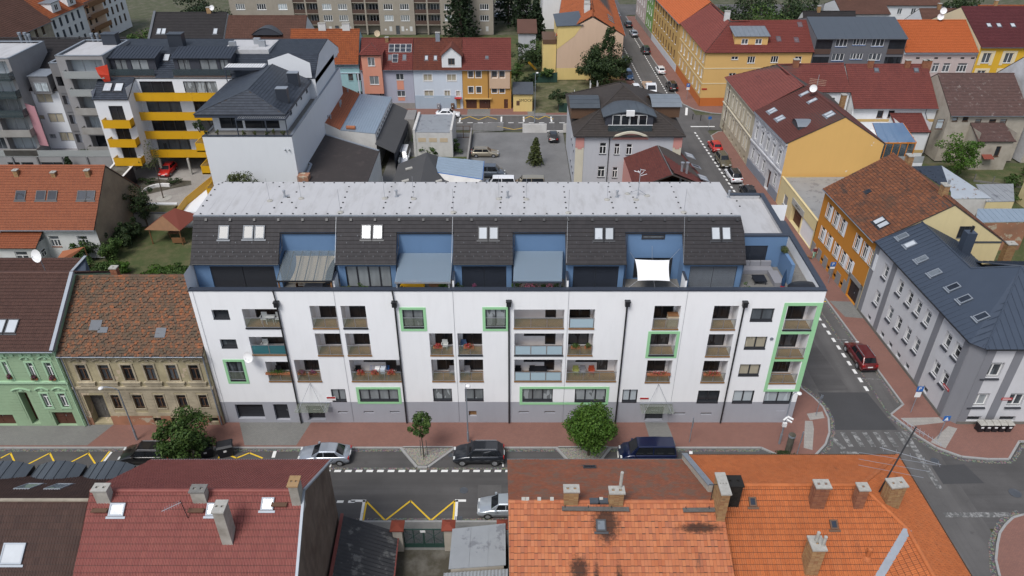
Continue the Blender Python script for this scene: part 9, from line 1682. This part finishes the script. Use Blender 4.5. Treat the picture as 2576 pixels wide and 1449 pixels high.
g=G(1347,414);conifer('small pointed conifer in the middle of the car park',g.x,g.y,4.4,1.35,'leaf_olive',14,60,.32,.1,droop=-.05);g=G(1160,97);conifer('tall dark spruce in front of the panel block',g.x,g.y,19.5,5.2,'leaf_conifer',26,46,.75,1.0)
t=tree('big dark tree beside the tan gable wall',18.9,101.5,9.2,.4,5.2,'leaf_dark',9500,.42,56,tr=.3,ry=3.6);crown(t,(20.0,101.5,9.2),(1.7,1.7,3.0),1400,.4,'leaf_dark',12)
g=G(1404,276);tree('small round tree on the back street pavement',g.x,g.y-.6,4.2,1.6,2.1,'leaf_dark',1300,.28,18);g=G(1470,262);shrub('shrub beside the playground slide',g.x+1.2,g.y,2.4,2,1.6,'leaf_olive',500,.24)
for i,(x,y,zt2,r)in enumerate(((2.4,112,6.5,2.8),(4.8,117,6.0,2.6),(6.4,111,5.0,2.0),(1.0,103,4.6,2.2),(4.0,99,3.6,2.0),(7.2,104.6,3.4,1.6))):tree(['fruit tree at the back left of the garden','fruit tree beside the dark fence','small tree beside the yellow side wing','garden tree behind the transformer house','low garden tree near the green fence','shrub-like tree at the foot of the yellow wing'][i],x,y,zt2,1.0,r,'leaf_mid' if i%2 else 'leaf_dark',1200,.34,16)
for i,(x,y,h,r)in enumerate(((3,150,15,4.0),(-1,158,17,4.5),(6,140,10,3.0))):conifer(['dark conifer left of the grey shed-like house','dark conifer at the top edge beside the panel block','shorter conifer in front of the dark conifers'][i],x,y,h,r,'leaf_conifer',18,34,.8,.8)
for i,(x,y,zt2,r,m)in enumerate(((58,120,13,6.5,'leaf_mid'),(50,126,12,5.5,'leaf_dark'),(66,133,13,6,'leaf_dark'),(74,142,11,5,'leaf_dark'),(88,124,7.5,3.2,'leaf_mid'),(60,142,14,6,'leaf_dark'),(53,110,9,4,'leaf_dark'),(118,150,9,5,'leaf_dark'))):tree(['tall bright tree behind the red hip roof','dark tree behind the long yellow terrace','dark tree right of the tall bright tree','dark tree behind the small dark roofed house','leafy tree between the white houses at the top right','darkest tree at the top edge right of centre','low dark tree behind the corner house ridge','dark tree at the top right corner'][i],x,y,zt2,1.5,r,m,2200,.55,26,tr=.25)
for i,(x,y,zt2,r,m)in enumerate(((-84,120,8,5,'leaf_mid'),(-80,131,9,5.5,'leaf_mid'),(-88,112,6,3.5,'leaf_bright'),(-72,126,12,6,'leaf_conifer'),(-78,142,12,6,'leaf_conifer'),(-58,128,7,3.5,'leaf_bright'))):tree(['leafy tree behind the slate roof at the upper left','broad tree between the left terrace and the dark roof','bright shrub-like tree beside the left terrace','dark tree behind the dark brown roof','dark tree at the top edge left of the panel block','bright green tree at the left end of the panel block'][i],x,y,zt2,1.0,r,m,2000,.5,24,tr=.2)
tree('feathery green tree beside the beige mossy roofed house',69.6,55.0,7.2,1.0,3.6,'leaf_bright',2600,.32,26)
for i,(x,y,w,h)in enumerate(((77,52,5,1.8),(82,56,5,2.0),(88,52,6,1.6),(73,47.5,6,1.6),(60,20.5,4,2),(66,20,5,2.2))):shrub(['hedge shrub along the right garden path','shrub beside the beige annex','wide shrub at the right edge of the garden','grey-green shrubs beside the flaking sheet roof','shrub behind the seam roof ridge','shrub beside the free brick chimney'][i],x,y,w,w*.7,h,'leaf_mid',800,.28)
def blooms(label,p,w,mat,n=260,h=.35,box=True,green='leaf_mid',cat='flowers'):
 t=thing('flower_box',label,cat,p);p=Vector(p)
 if box:BX('trough','terracotta',t,p.x-w/2,p.x+w/2,p.y-.12,p.y+.1,p.z,p.z+.18)
 mb=MB();leaves(mb,p+Vector((0,-.02,.25)),(w*.55,.22,h*.8),n,.11,.1);mb.build('leaves',green,t);mb=MB();leaves(mb,p+Vector((0,-.06,.3)),(w*.55,.24,h*.85),n,.09,.3);mb.build('blossoms',mat,t)
for(p,w,lab)in FLOWERS:blooms(lab,p,w,'bloom_purple')
def rail(i,f,dz=.95):r=lrec[i];return MW.p(r[0]+(r[1]-r[0])*f,r[2]+dz,.12)
for i,f,w,m,lab in((9,.35,.8,'bloom_red','red flowers on the loggia rail with the white plastic chair'),(10,.45,.9,'bloom_red','red flowers on the rail beside the lounger with a blue cover'),(21,.5,2.1,'bloom_red','wide pink and red flower boxes on the loggia left of the grey entrance bay'),(24,.4,1.5,'bloom_red','pink and red flower boxes on the lowest loggia next to the right drainpipe'),(2,.45,2.2,'leaf_bright','trailing green plants on the lowest loggia at the left drainpipe'),(3,.25,.7,'bloom_purple','dark flower box left on the loggia above the first entrance'),(3,.7,.7,'bloom_purple','dark flower box right on the loggia above the first entrance'),(8,.2,.7,'bloom_red','left of three flower boxes on the loggia with the drying rack'),(8,.48,.7,'bloom_red','middle of three flower boxes on the loggia with the drying rack'),(8,.8,.7,'bloom_red','right of three flower boxes on the loggia with the drying rack'),(16,.3,.8,'leaf_mid','green potted plant on the middle right loggia rail'),(16,.8,.6,'leaf_olive','terracotta pot with grass on the middle right loggia rail')):blooms(lab,rail(i,f),w,m,220)
def floorp(i,f,dep=.7):r=lrec[i];return MW.p(r[0]+(r[1]-r[0])*f,r[2]+.06,-dep)
def chair(label,p,mat,rz=0,h=.95):t=thing('chair',label,'chair',p,None,rz);MB().box(-.24,.24,-.22,.24,.42,.47).build('seat',mat,t,False,True);MB().box(-.24,.24,.22,.27,.47,h).build('backrest',mat,t,False,True);[(lambda m_:(m_.tube((a,b,0),(a,b,.42),.02,n=5),m_.build('leg',mat,t,False,True)))(MB())for a in(-.2,.2)for b in(-.18,.2)];[(lambda m_:(m_.box(a-.03,a+.03,-.2,.24,.63,.67),m_.build('armrest',mat,t,False,True)))(MB())for a in(-.27,.27)]
flat('plastic_white',(.66,.68,.66),.5);flat('cloth_blue',(.09,.16,.30),.9);flat('cloth_grey',(.24,.24,.26),.9);flat('chair_red',(.40,.07,.03),.6);flat('chair_green',(.30,.32,.10),.6)
for i,f,m,lab in((0,.45,'plastic_white','white folding chair on the top left loggia'),(0,.85,'plastic_white','white chair at the right of the top left loggia'),(9,.6,'plastic_white','white plastic armchair on the loggia left of the centre line'),(10,.2,'cloth_blue','chair with a blue cover on the loggia right of the white plastic armchair'),(11,.85,'cloth_grey','grey lounger chair on the lower left centre loggia'),(12,.3,'cloth_grey','grey lounger chair on the lower right centre loggia'),(8,.1,'plastic_black','black armchair on the wide loggia with drying rack'),(8,.92,'plastic_black','black armchair at the right of the wide loggia'),(17,.38,'plastic_black','black chair in the middle of the frosted lower loggia'),(17,.08,'plastic_black','black armchair at the left of the frosted lower loggia'),(18,.2,'chair_green','olive chair of the three on the lower wide loggia'),(18,.34,'cloth_grey','brown-grey chair of the three on the lower wide loggia'),(18,.52,'chair_red','red chair of the three on the lower wide loggia'),(2,.3,'plastic_black','black folding chair on the lowest left loggia'),(1,.3,'plastic_white','white chair behind the teal glass railing')):chair(lab,floorp(i,f,.8),m)
def table(label,p,w,d,h,mat,rz=0):t=thing('table',label,'table',p,None,rz);MB().box(-w/2,w/2,-d/2,d/2,h-.04,h).build('table_top',mat,t,False,True);[(lambda m_:(m_.tube((a,b,0),(a,b,h-.04),.025,n=5),m_.build('leg',mat,t,False,True)))(MB())for a in(-w*.42,w*.42)for b in(-d*.4,d*.4)]
table('small white table between chairs on the top left loggia',floorp(0,.65,.7),.7,.6,.72,'plastic_white');table('dark table on the frosted lower loggia',floorp(17,.55,.9),1.2,.7,.74,'plastic_black')
p=floorp(8,.55,.55);t=thing('drying_rack','drying rack with pale laundry on the wide lower loggia','drying rack',p);m_=MB();[m_.tube(p+Vector((s,d,0)),p+Vector((s,-d,1.1)),.015,n=4)for s in(-.8,.8)for d in(-.3,.3)];[m_.tube(p+Vector((-.9,d,1.08)),p+Vector((.9,d,1.08)),.01,n=4)for d in(-.3,-.1,.1,.3)];m_.build('frame','blue_paint',t);[(lambda m_:(m_.box(p.x+a,p.x+a+.42,p.y-.3,p.y+.25,p.z+1.09,p.z+1.11),m_.box(p.x+a,p.x+a+.42,p.y-.33,p.y-.31,p.z+.6,p.z+1.11),m_.build('laundry',mt,t)))(MB())for a,mt in((-.4,'cloth_white'),(.1,'sky_wall'))]
p=floorp(19,.8,.5);t=thing('cabinet','small pale cabinet on the top loggia right of centre','cabinet',p);BX('carcass','cloth_beige',t,p.x-.45,p.x+.45,p.y-.3,p.y+.3,p.z,p.z+1.15);BX('top_board','wood',t,p.x-.47,p.x+.47,p.y-.32,p.y+.32,p.z+1.15,p.z+1.2)
t=thing('satellite_dish','white satellite dish on the left of the white facade','satellite dish',MW.p(MW.px(633,890)[0],0,.5));dish(t,MW.p(MW.px(633,890)[0],MW.px(633,890)[1]+.2,.7),.5,(-.3,-.9,.35));m_=MB();m_.tube(MW.p(MW.px(640,893)[0],MW.px(633,893)[1],0),MW.p(MW.px(634,890)[0],MW.px(633,890)[1],.7),.03);m_.build('bracket','steel',t)
t=thing('satellite_dish','large white satellite dish above the brown ridge at the left','satellite dish',(-43.9,7.2,12));dish(t,(-43.6,7.0,14.1),.62,(-.3,-.9,.3));MB().tube((-43.6,7.2,12.4),(-43.6,7.1,14.1),.04).build('mast','steel',t)
zt_=ZT+.01
for px,lab,w,h,m in((873,'green plants on the second terrace below the glass doors',1.6,1.0,'leaf_olive'),(905,'tall plant in the middle of the second terrace',1.3,1.3,'leaf_mid'),(1118,'bright green plant right under the blue panel roof',1.3,1.3,'leaf_bright'),(1010,'small plant left of the paddling pool',.9,.9,'leaf_olive'),(1152,'potted shrub beside the white divider on the third terrace',1.0,1.5,'leaf_dark'),(1190,'red-leaved shrub on the third terrace',1.2,1.0,'bloom_purple'),(1302,'tall plants at the left under the glass terrace roof',1.0,1.6,'leaf_mid'),(1400,'dense plant at the right under the glass terrace roof',1.2,1.6,'leaf_mid'),(1355,'green plants in the middle under the glass terrace roof',1.6,1.2,'leaf_mid'),(1675,'bushy plant beside the white shade sail',1.0,.9,'leaf_bright'),(1880,'white flowering shrub on the end terrace',1.0,1.2,'leaf_mid')):g=YP(px,715,.95);shrub(lab,g.x,.95,w,.8,h,m,380,.13,'potted_plant',zt_,8)
g=YP(1332,718,.7);blooms('mass of pink flowers under the glass terrace roof',(g.x,.75,zt_+.7),1.8,'bloom_pink',420,.45);g=YP(1383,716,.7);blooms('pink flowers right under the glass terrace roof',(g.x,.75,zt_+.7),.8,'bloom_pink',200,.4)
g=YP(1036,705,1.3);t=thing('paddling_pool','yellow and white tub under the blue panel roof','tub',(g.x,1.4,zt_));m_=MB();m_.lathe((g.x,1.4,zt_),[(.9,0),(1.0,.5),(1.08,.62),(.95,.6),(.85,.35)],18);m_.build('tub_wall','yellow_panel',t,True);g=YP(1095,705,1.6);t=thing('round_table','round wooden table under the blue panel roof','table',(g.x,1.6,zt_));m_=MB();m_.lathe((g.x,1.6,zt_),[(.3,0),(.05,.05),(.05,.7),(.6,.71),(.6,.76)],16);m_.build('table_body','wood',t)
g=YP(787,703,1.4);table('grey garden table under the beige shade cloth',(g.x,1.4,zt_),1.5,.9,.75,'cloth_grey');[chair(lab,(g.x+a,b,zt_),'wood',rz)for a,b,rz,lab in((-1.2,1.4,1.57,'wooden chair left of the grey garden table'),(1.25,1.3,-1.57,'wooden chair right of the grey garden table'))]
t=thing('sofa','grey corner sofa on the end terrace','sofa',(21.6,4.6,zt_));BX('seat','cloth_grey',t,20.3,23.2,4.3,5.2,zt_,zt_+.42);[(lambda m_:(m_.box(20.35+k*.95,21.25+k*.95,5.0,5.25,zt_+.43,zt_+.9),m_.build('back_cushion','cloth_grey',t)))(MB())for k in range(3)];BX('chaise','cloth_grey',t,22.7,23.55,2.2,4.28,zt_,zt_+.42);table('black lounge table on the end terrace',(21.6,3.0,zt_),1.1,1.1,.42,'plastic_black')
t=thing('hot_tub','black covered oval tub at the right end of the terrace','tub',(25.0,1.5,zt_));m_=MB();m_.lathe((0,0,0),[(1.0,0),(1.05,.5),(.95,.62),(.4,.68),(.05,.69)],24);me=m_.mesh('cover','plastic_black',True);o=link('cover',me,t,True);o.scale=(1.35,.75,1);t=thing('folded_parasol','folded patterned parasol with red tip on the end terrace','parasol',(23.0,1.2,zt_));m_=MB();m_.lathe((23,1.2,zt_),[(.05,0),(.05,.6),(.16,.8),(.2,1.4),(.08,2.2),(.02,2.4)],10);m_.build('canopy','paint_bluecar',t);MB().lathe((23,1.2,zt_),[(.17,.62),(.17,.8),(.06,.81)],10).build('red_hem','red_paint',t)
t=thing('trailing_plants','trailing plants on top of the blue screen wall','plants',(24.1,5.0,zt_+2));mb=MB();leaves(mb,(24.1,5.0,zt_+2.1),(.35,.6,.3),500,.14,.2);mb.build('foliage','leaf_olive',t)
for k,px in enumerate((520,548,615,640,672,690,712)):g=YP(px,338,42.4);shrub('potted plant %s along the roof terrace edge of the white block'%['farthest left','second from left','third from left','fourth from left','fifth from left','sixth from left','farthest right'][k],g.x,42.4,.7,.6,.8,'leaf_olive',160,.16,'potted_plant',12.1,5)
shrub('large potted bush on the yellow balcony corner',-42.2,43.6,1.6,1.6,2.2,'leaf_dark',500,.2,'potted_plant',12.0,8)
# street furniture
def lamp(label,px,py,tx_,ty_,arm=1.6,ang=None,r=.07):
 b=G(px,py);tz=YP(tx_,ty_,b.y-.0).z;e=YP(tx_,ty_,b.y);t=thing('street_lamp',label,'street lamp',b);dx=e.x-b.x;m_=MB();m_.tube(b,b+Vector((0,0,1.2)),r*1.4);m_.tube(b+Vector((0,0,1.2)),b+Vector((0,0,tz-.5)),r,r*.7);m_.build('pole','zinc',t);m_=MB();k=6;pp=[b+Vector((dx*(1-cos(pi/2*i/k)),-.15*i/k,tz-.5+.55*sin(pi/2*i/k)))for i in range(k+1)];m_.path(pp,r*.6);m_.build('arm','zinc',t);q=pp[-1];s=1 if dx>=0 else-1;m_=MB();m_.lathe(q+Vector((s*.2,-.05,-.12)),[(.05,.16),(.2,.1),(.24,.03),(.2,-.03),(.05,-.05)],10);m_.build('lamp_head','sign_white',t,True)
lamp('curved street lamp in front of the derelict house',345,1106,262,972);lamp('street lamp in front of the middle of the white building',1178,1111,1172,966);lamp('corner street lamp with white cameras beside the white building',1960,1116,2003,985);lamp('slim street lamp on the back street',1345,308,1349,182)
b=G(1960,1116);t=thing('camera_cluster','white surveillance cameras clamped on the corner lamp post','camera',b+Vector((.2,-.1,3.0)));[(lambda m_:(m_.tube(b+Vector((.05,-.08,z)),b+Vector((dx,-.35,z-.12)),.09,n=8),m_.build('camera_body','sign_white',t)))(MB())for dx,z in((.5,3.4),(-.35,3.3),(.45,3.05))];BX('junction_box','sign_white',t,b.x-.25,b.x+.1,b.y-.3,b.y-.1,2.3,2.75)
def sign(label,px,py,h,plates,rz=0.0,r=.035):
 b=G(px,py);t=thing('road_sign',label,'road sign',b,None,rz);MB().tube((0,0,0),(0,0,h),r).build('post','zinc',t,False,True)
 for w,hh,z,m in plates:m_=MB();m_.box(-w/2,w/2,-.06,-.04,z-hh/2,z+hh/2);m_.build('sign_plate',m,t,False,True)
 return t,b
t,b=sign('blue parking sign with white plate beside the corner house',2291,1037,3.3,((.62,.62,2.95,'blue_paint'),(.55,.6,2.25,'sign_white')));text_obj('letter','P',t,(-.02,-.065,2.97),(1,0,0),(0,0,1),.55,'sign_white').matrix_parent_inverse=Matrix()
t,b=sign('pedestrian crossing sign beside the zebra crossing',2359,1104,2.9,((.6,.6,2.55,'blue_paint'),));m_=MB();m_.poly([(-.2,-.065,2.33),(.2,-.065,2.33),(0,-.065,2.75)]);m_.build('white_triangle','sign_white',t,False,True)
sign('small grey backed sign at the curved kerb',2052,1045,2.6,((.5,.35,2.3,'zinc'),),.6);sign('tall grey sign stack seen from behind at the corner',2003,1148,3.0,((.45,.6,2.6,'zinc'),(.45,.5,1.95,'zinc')),1.0);sign('edge-on sign post on the red pavement near the van',1734,1112,3.0,((.5,.9,2.4,'zinc'),),1.35)
t,b=sign('blue parking sign in front of the ochre house',2083,712,3.0,((.62,.62,2.7,'blue_paint'),(.55,.25,2.2,'sign_white')));text_obj('letter','P',t,(-.02,-.065,2.72),(1,0,0),(0,0,1),.55,'sign_white').matrix_parent_inverse=Matrix()
t,b=sign('blue parking sign beside the yellow corner house',1727,250,3.2,((.7,.7,2.9,'blue_paint'),(.6,.5,2.2,'sign_white')));text_obj('letter','P',t,(-.02,-.065,2.92),(1,0,0),(0,0,1),.6,'sign_white').matrix_parent_inverse=Matrix();sign('blue sign at the back street corner',1781,330,2.8,((.6,.5,2.5,'blue_paint'),))
g=G(1982,1135);t=thing('info_column','dark brown round column beside the corner lamp','column',g);m_=MB();m_.lathe(g,[(.27,0),(.28,1.75),(.3,1.78),(.3,2.05),(.24,2.1)],16);m_.build('column_body','soil',t);m_=MB();m_.lathe(g,[(.31,1.8),(.315,2.0),(.31,2.02)],16);m_.build('top_band','zinc',t);shrub('low juniper at the foot of the dark column',g.x-.5,g.y-.5,3.0,.9,.5,'leaf_dark',600,.12)
def bin_(label,x,y,w,d,h,body,lid,rz=0,z=0,group=None,name='rubbish_bin'):
 t=thing(name,label,'bin',(x,y,z),group,rz);m_=MB();a,b=w/2,d/2;m_.add([(-a*.85,-b*.8,.08),(a*.85,-b*.8,.08),(a*.85,b*.8,.08),(-a*.85,b*.8,.08),(-a,-b,h),(a,-b,h),(a,b,h),(-a,b,h)],[(0,3,2,1),(0,1,5,4),(1,2,6,5),(2,3,7,6),(3,0,4,7),(4,5,6,7)]);m_.build('body',body,t,False,True);m_=MB();m_.add([(-a-.03,-b-.05,h+.01),(a+.03,-b-.05,h+.01),(a+.03,b+.03,h+.01),(-a-.03,b+.03,h+.01),(-a*.9,-b*.7,h+.12),(a*.9,-b*.7,h+.12),(a*.9,b*.9,h+.14),(-a*.9,b*.9,h+.14)],[(0,3,2,1),(0,1,5,4),(1,2,6,5),(2,3,7,6),(3,0,4,7),(4,5,6,7)]);m_.build('lid',lid,t,False,True)
 for s in(-1,1):m_=MB();m_.tube((s*a*.8-.03,b*.7,.1),(s*a*.8+.03,b*.7,.1),.1,n=10);m_.build('wheel','rubber',t,False,True)
 m_=MB();m_.box(-.12,.12,-b*.98-.02,-b*.93,h*.6,h*.75);m_.build('sticker','sign_white',t,False,True)
g=G(521,1146,RZ);bin_('black rubbish container next to the leafy tree',g.x,g.y,1.3,1.0,1.15,'plastic_black','plastic_black',.35,RZ);g=G(571,1143,RZ);bin_('open black rubbish container near the driveway',g.x,g.y,1.35,1.0,1.2,'plastic_black','plastic_black',.3,RZ)
for k in range(5):g=G(2461+k*17.5,1083);bin_('%s of five black wheelie bins with dirty white lids by the corner house'%['first','second','third','fourth','last'][k],g.x,g.y,.55,.65,.95,'plastic_black','concrete',R.uniform(-.1,.1),0,'wheelie bins along the corner house')
for px,m,lab in((1104,'cloth_grey','grey bin in front of the light blue house'),(1139,'brown_frame','brown bin beside the yellow door of the light blue house')):g=G(px,274);bin_(lab,g.x,g.y,.6,.7,1.0,m,m)
for(px,py,lab)in((1742,300,'bollard at the back street corner, left one'),(1762,303,'bollard at the back street corner, right one')):g=G(px,py);t=thing('bollard',lab,'bollard',g);MB().lathe(g,[(.07,0),(.07,.9),(.09,.92),(.09,1.0),(.03,1.04)],10).build('post','black_metal',t)
g=G(1452,262);t=thing('play_tower','blue and red playground slide tower with smiling panel','playground',g);bx_=Vector((15.6,92.6,0));
for a in((0,0),(1.4,0),(0,1.4),(1.4,1.4)):MB().tube(bx_+Vector((*a,0)),bx_+Vector((*a,3.6)),.06).build('post','sign_white',t)
BX('platform','wood',t,bx_.x,bx_.x+1.4,bx_.y,bx_.y+1.4,1.15,1.22);BX('blue_panel','blue_paint',t,bx_.x+.75,bx_.x+1.9,bx_.y-.12,bx_.y-.06,.3,2.0);m_=MB();k=8;[m_.tube(bx_+Vector((1.32+.3*cos(pi+pi*i/k),-.14,1.3+.18*sin(pi+pi*i/k))),bx_+Vector((1.32+.3*cos(pi+pi*(i+1)/k),-.14,1.3+.18*sin(pi+pi*(i+1)/k))),.03,n=4)for i in range(k)];m_.build('smile','sign_white',t);MB().prism([bx_+Vector((.05,-.1,1.15)),bx_+Vector((.65,-.1,1.15)),bx_+Vector((.65,-2.2,.2)),bx_+Vector((.05,-2.2,.2))],(0,0,.08)).build('slide','red_panel',t)
t=thing('playground_board','dark grey playground board in a white frame','playground',(13.4,92.6,0));BX('board','lead',t,12.6,14.9,92.55,92.65,.2,1.5);[(lambda m_:(m_.tube((x,92.6,0),(x-.2,92.6,2.2),.06),m_.build('post','sign_white',t)))(MB())for x in(12.6,15.0)];t=thing('playground_board','second blue playground panel beside the tree','playground',(19.2,93.5,0));BX('panel','blue_paint',t,18.6,19.9,93.5,93.58,.4,1.6);[(lambda m_:(m_.tube((x,93.5,0),(x,93.5,2.0),.06),m_.build('post','sign_white',t)))(MB())for x in(18.55,19.95)]
t=thing('garden_slide','yellow plastic slide in the shaded garden','slide',(4.3,114,0));MB().prism([(3.4,114.5,1.5),(3.9,114.8,1.5),(5.6,113.2,.2),(5.1,112.9,.2)],(0,0,.1)).build('chute','yellow_panel',t)
# people
def person(label,x,y,h,rz,top,legs,hair,skin='skin',z=0,step=.16):
 J={'p':(0,0,.52,.085),'c':(0,0,.66,.085),'s':(0,0,.79,.09),'n':(0,0,.85,.04),'hd':(0,.01,.91,.062),'ht':(0,.005,.965,.058),'la':(.115,0,.80,.036),'le':(.15,.02,.63,.028),'lw':(.145,.08,.49,.02),'lh':(.142,.1,.44,.022),'ra':(-.115,0,.80,.036),'re':(-.15,.03,.63,.028),'rw':(-.14,.12,.5,.02),'rh':(-.138,.15,.455,.022),'ll':(.055,0,.49,.058),'lk':(.06,step*.5,.28,.04),'lf':(.06,step*.55,.045,.028),'lt':(.06,step*.55+.09,.02,.024),'rl':(-.055,0,.49,.058),'rk':(-.06,-step*.3,.28,.04),'rf':(-.06,-step*.6,.05,.028),'rt':(-.06,-step*.6+.09,.02,.024)}
 E_=['pc','cs','sn',('n','hd'),('hd','ht'),('s','la'),('la','le'),('le','lw'),('lw','lh'),('s','ra'),('ra','re'),('re','rw'),('rw','rh'),('p','ll'),('ll','lk'),('lk','lf'),('lf','lt'),('p','rl'),('rl','rk'),('rk','rf'),('rf','rt')];ks=list(J);me=bpy.data.meshes.new('body');me.from_pydata([Vector(J[k][:3])*h for k in ks],[(ks.index(e[0]),ks.index(e[1]))for e in E_],[]);o=bpy.data.objects.new('tmp',me);COL.objects.link(o);md_=o.modifiers.new('skin','SKIN')
 for i,k in enumerate(ks):v=me.skin_vertices[0].data[i];v.radius=(J[k][3]*h,)*2;v.use_root=k=='p'
 sb=o.modifiers.new('sub','SUBSURF');sb.levels=1;bpy.context.view_layer.update();nm=bpy.data.meshes.new_from_object(o.evaluated_get(bpy.context.evaluated_depsgraph_get()));bpy.data.objects.remove(o,do_unlink=True);nm.materials.clear()
 for mt in(skin,top,legs,hair,'plastic_black'):nm.materials.append(MATS[mt])
 for p in nm.polygons:
  c_=p.center/h;p.material_index=4 if c_.z<.045 else 2 if c_.z<.53 and abs(c_.x)<.125 else 0 if(abs(c_.x)>.125 and c_.z<.62)or.83<c_.z<.925 and c_.y>-.01 else 3 if c_.z>.87 else 0 if c_.z>.83 else 1;p.use_smooth=True
 t=thing('person',label,'person',(x,y,z),None,rz);link('body',nm,t,True);return t
flat('cloth_mint',(.25,.48,.36),.9);flat('cloth_darkred',(.13,.02,.03),.9);flat('jeans',(.08,.12,.2),.9);flat('hair_dark',(.02,.015,.012),.8);flat('hair_grey',(.3,.26,.22),.8)
g=G(2046,649);person('person in dark red top and mint trousers walking past the ochre house',g.x,g.y,1.72,2.9,'cloth_darkred','cloth_mint','hair_grey');person('person in white shirt and jeans standing left of the playground board',12.1,94.2,1.4,1.2,'cloth_white','jeans','hair_dark',step=.02);person('person in dark red standing behind the playground board',13.9,94.9,1.35,-1.0,'cloth_darkred','plastic_black','hair_dark',step=.02)
t=thing('dog','small brown dog beside the person in mint trousers','dog',(g.x-.7,g.y-.2,0),None,2.6);bmx=[((-.3,0,.33),.09),((-.05,0,.34),.1),((.2,0,.36),.11),((.33,0,.46),.06),((.42,0,.54),.07),((.53,0,.51),.04),((-.42,0,.42),.025),((-.5,0,.52),.015),((.2,.07,.3),.045),((.2,.08,.16),.028),((.2,.08,.03),.025),((.2,-.07,.3),.045),((.22,-.08,.16),.028),((.22,-.08,.03),.025),((-.28,.07,.28),.05),((-.24,.08,.2),.03),((-.34,.08,.13),.022),((-.32,.08,.03),.025),((-.28,-.07,.28),.05),((-.22,-.08,.2),.03),((-.32,-.08,.13),.022),((-.3,-.08,.03),.025)]
me=bpy.data.meshes.new('dog_body');me.from_pydata([p for p,_ in bmx],[(0,1),(1,2),(2,3),(3,4),(4,5),(0,6),(6,7),(2,8),(8,9),(9,10),(2,11),(11,12),(12,13),(0,14),(14,15),(15,16),(16,17),(0,18),(18,19),(19,20),(20,21)],[]);o=bpy.data.objects.new('tmp',me);COL.objects.link(o);o.modifiers.new('skin','SKIN')
for i,(_,r)in enumerate(bmx):me.skin_vertices[0].data[i].radius=(r,r);me.skin_vertices[0].data[i].use_root=i==1
o.modifiers.new('sub','SUBSURF').levels=1;bpy.context.view_layer.update();nm=bpy.data.meshes.new_from_object(o.evaluated_get(bpy.context.evaluated_depsgraph_get()));bpy.data.objects.remove(o,do_unlink=True);nm.materials.clear();nm.materials.append(MATS['wood']);link('body',nm,t,True)
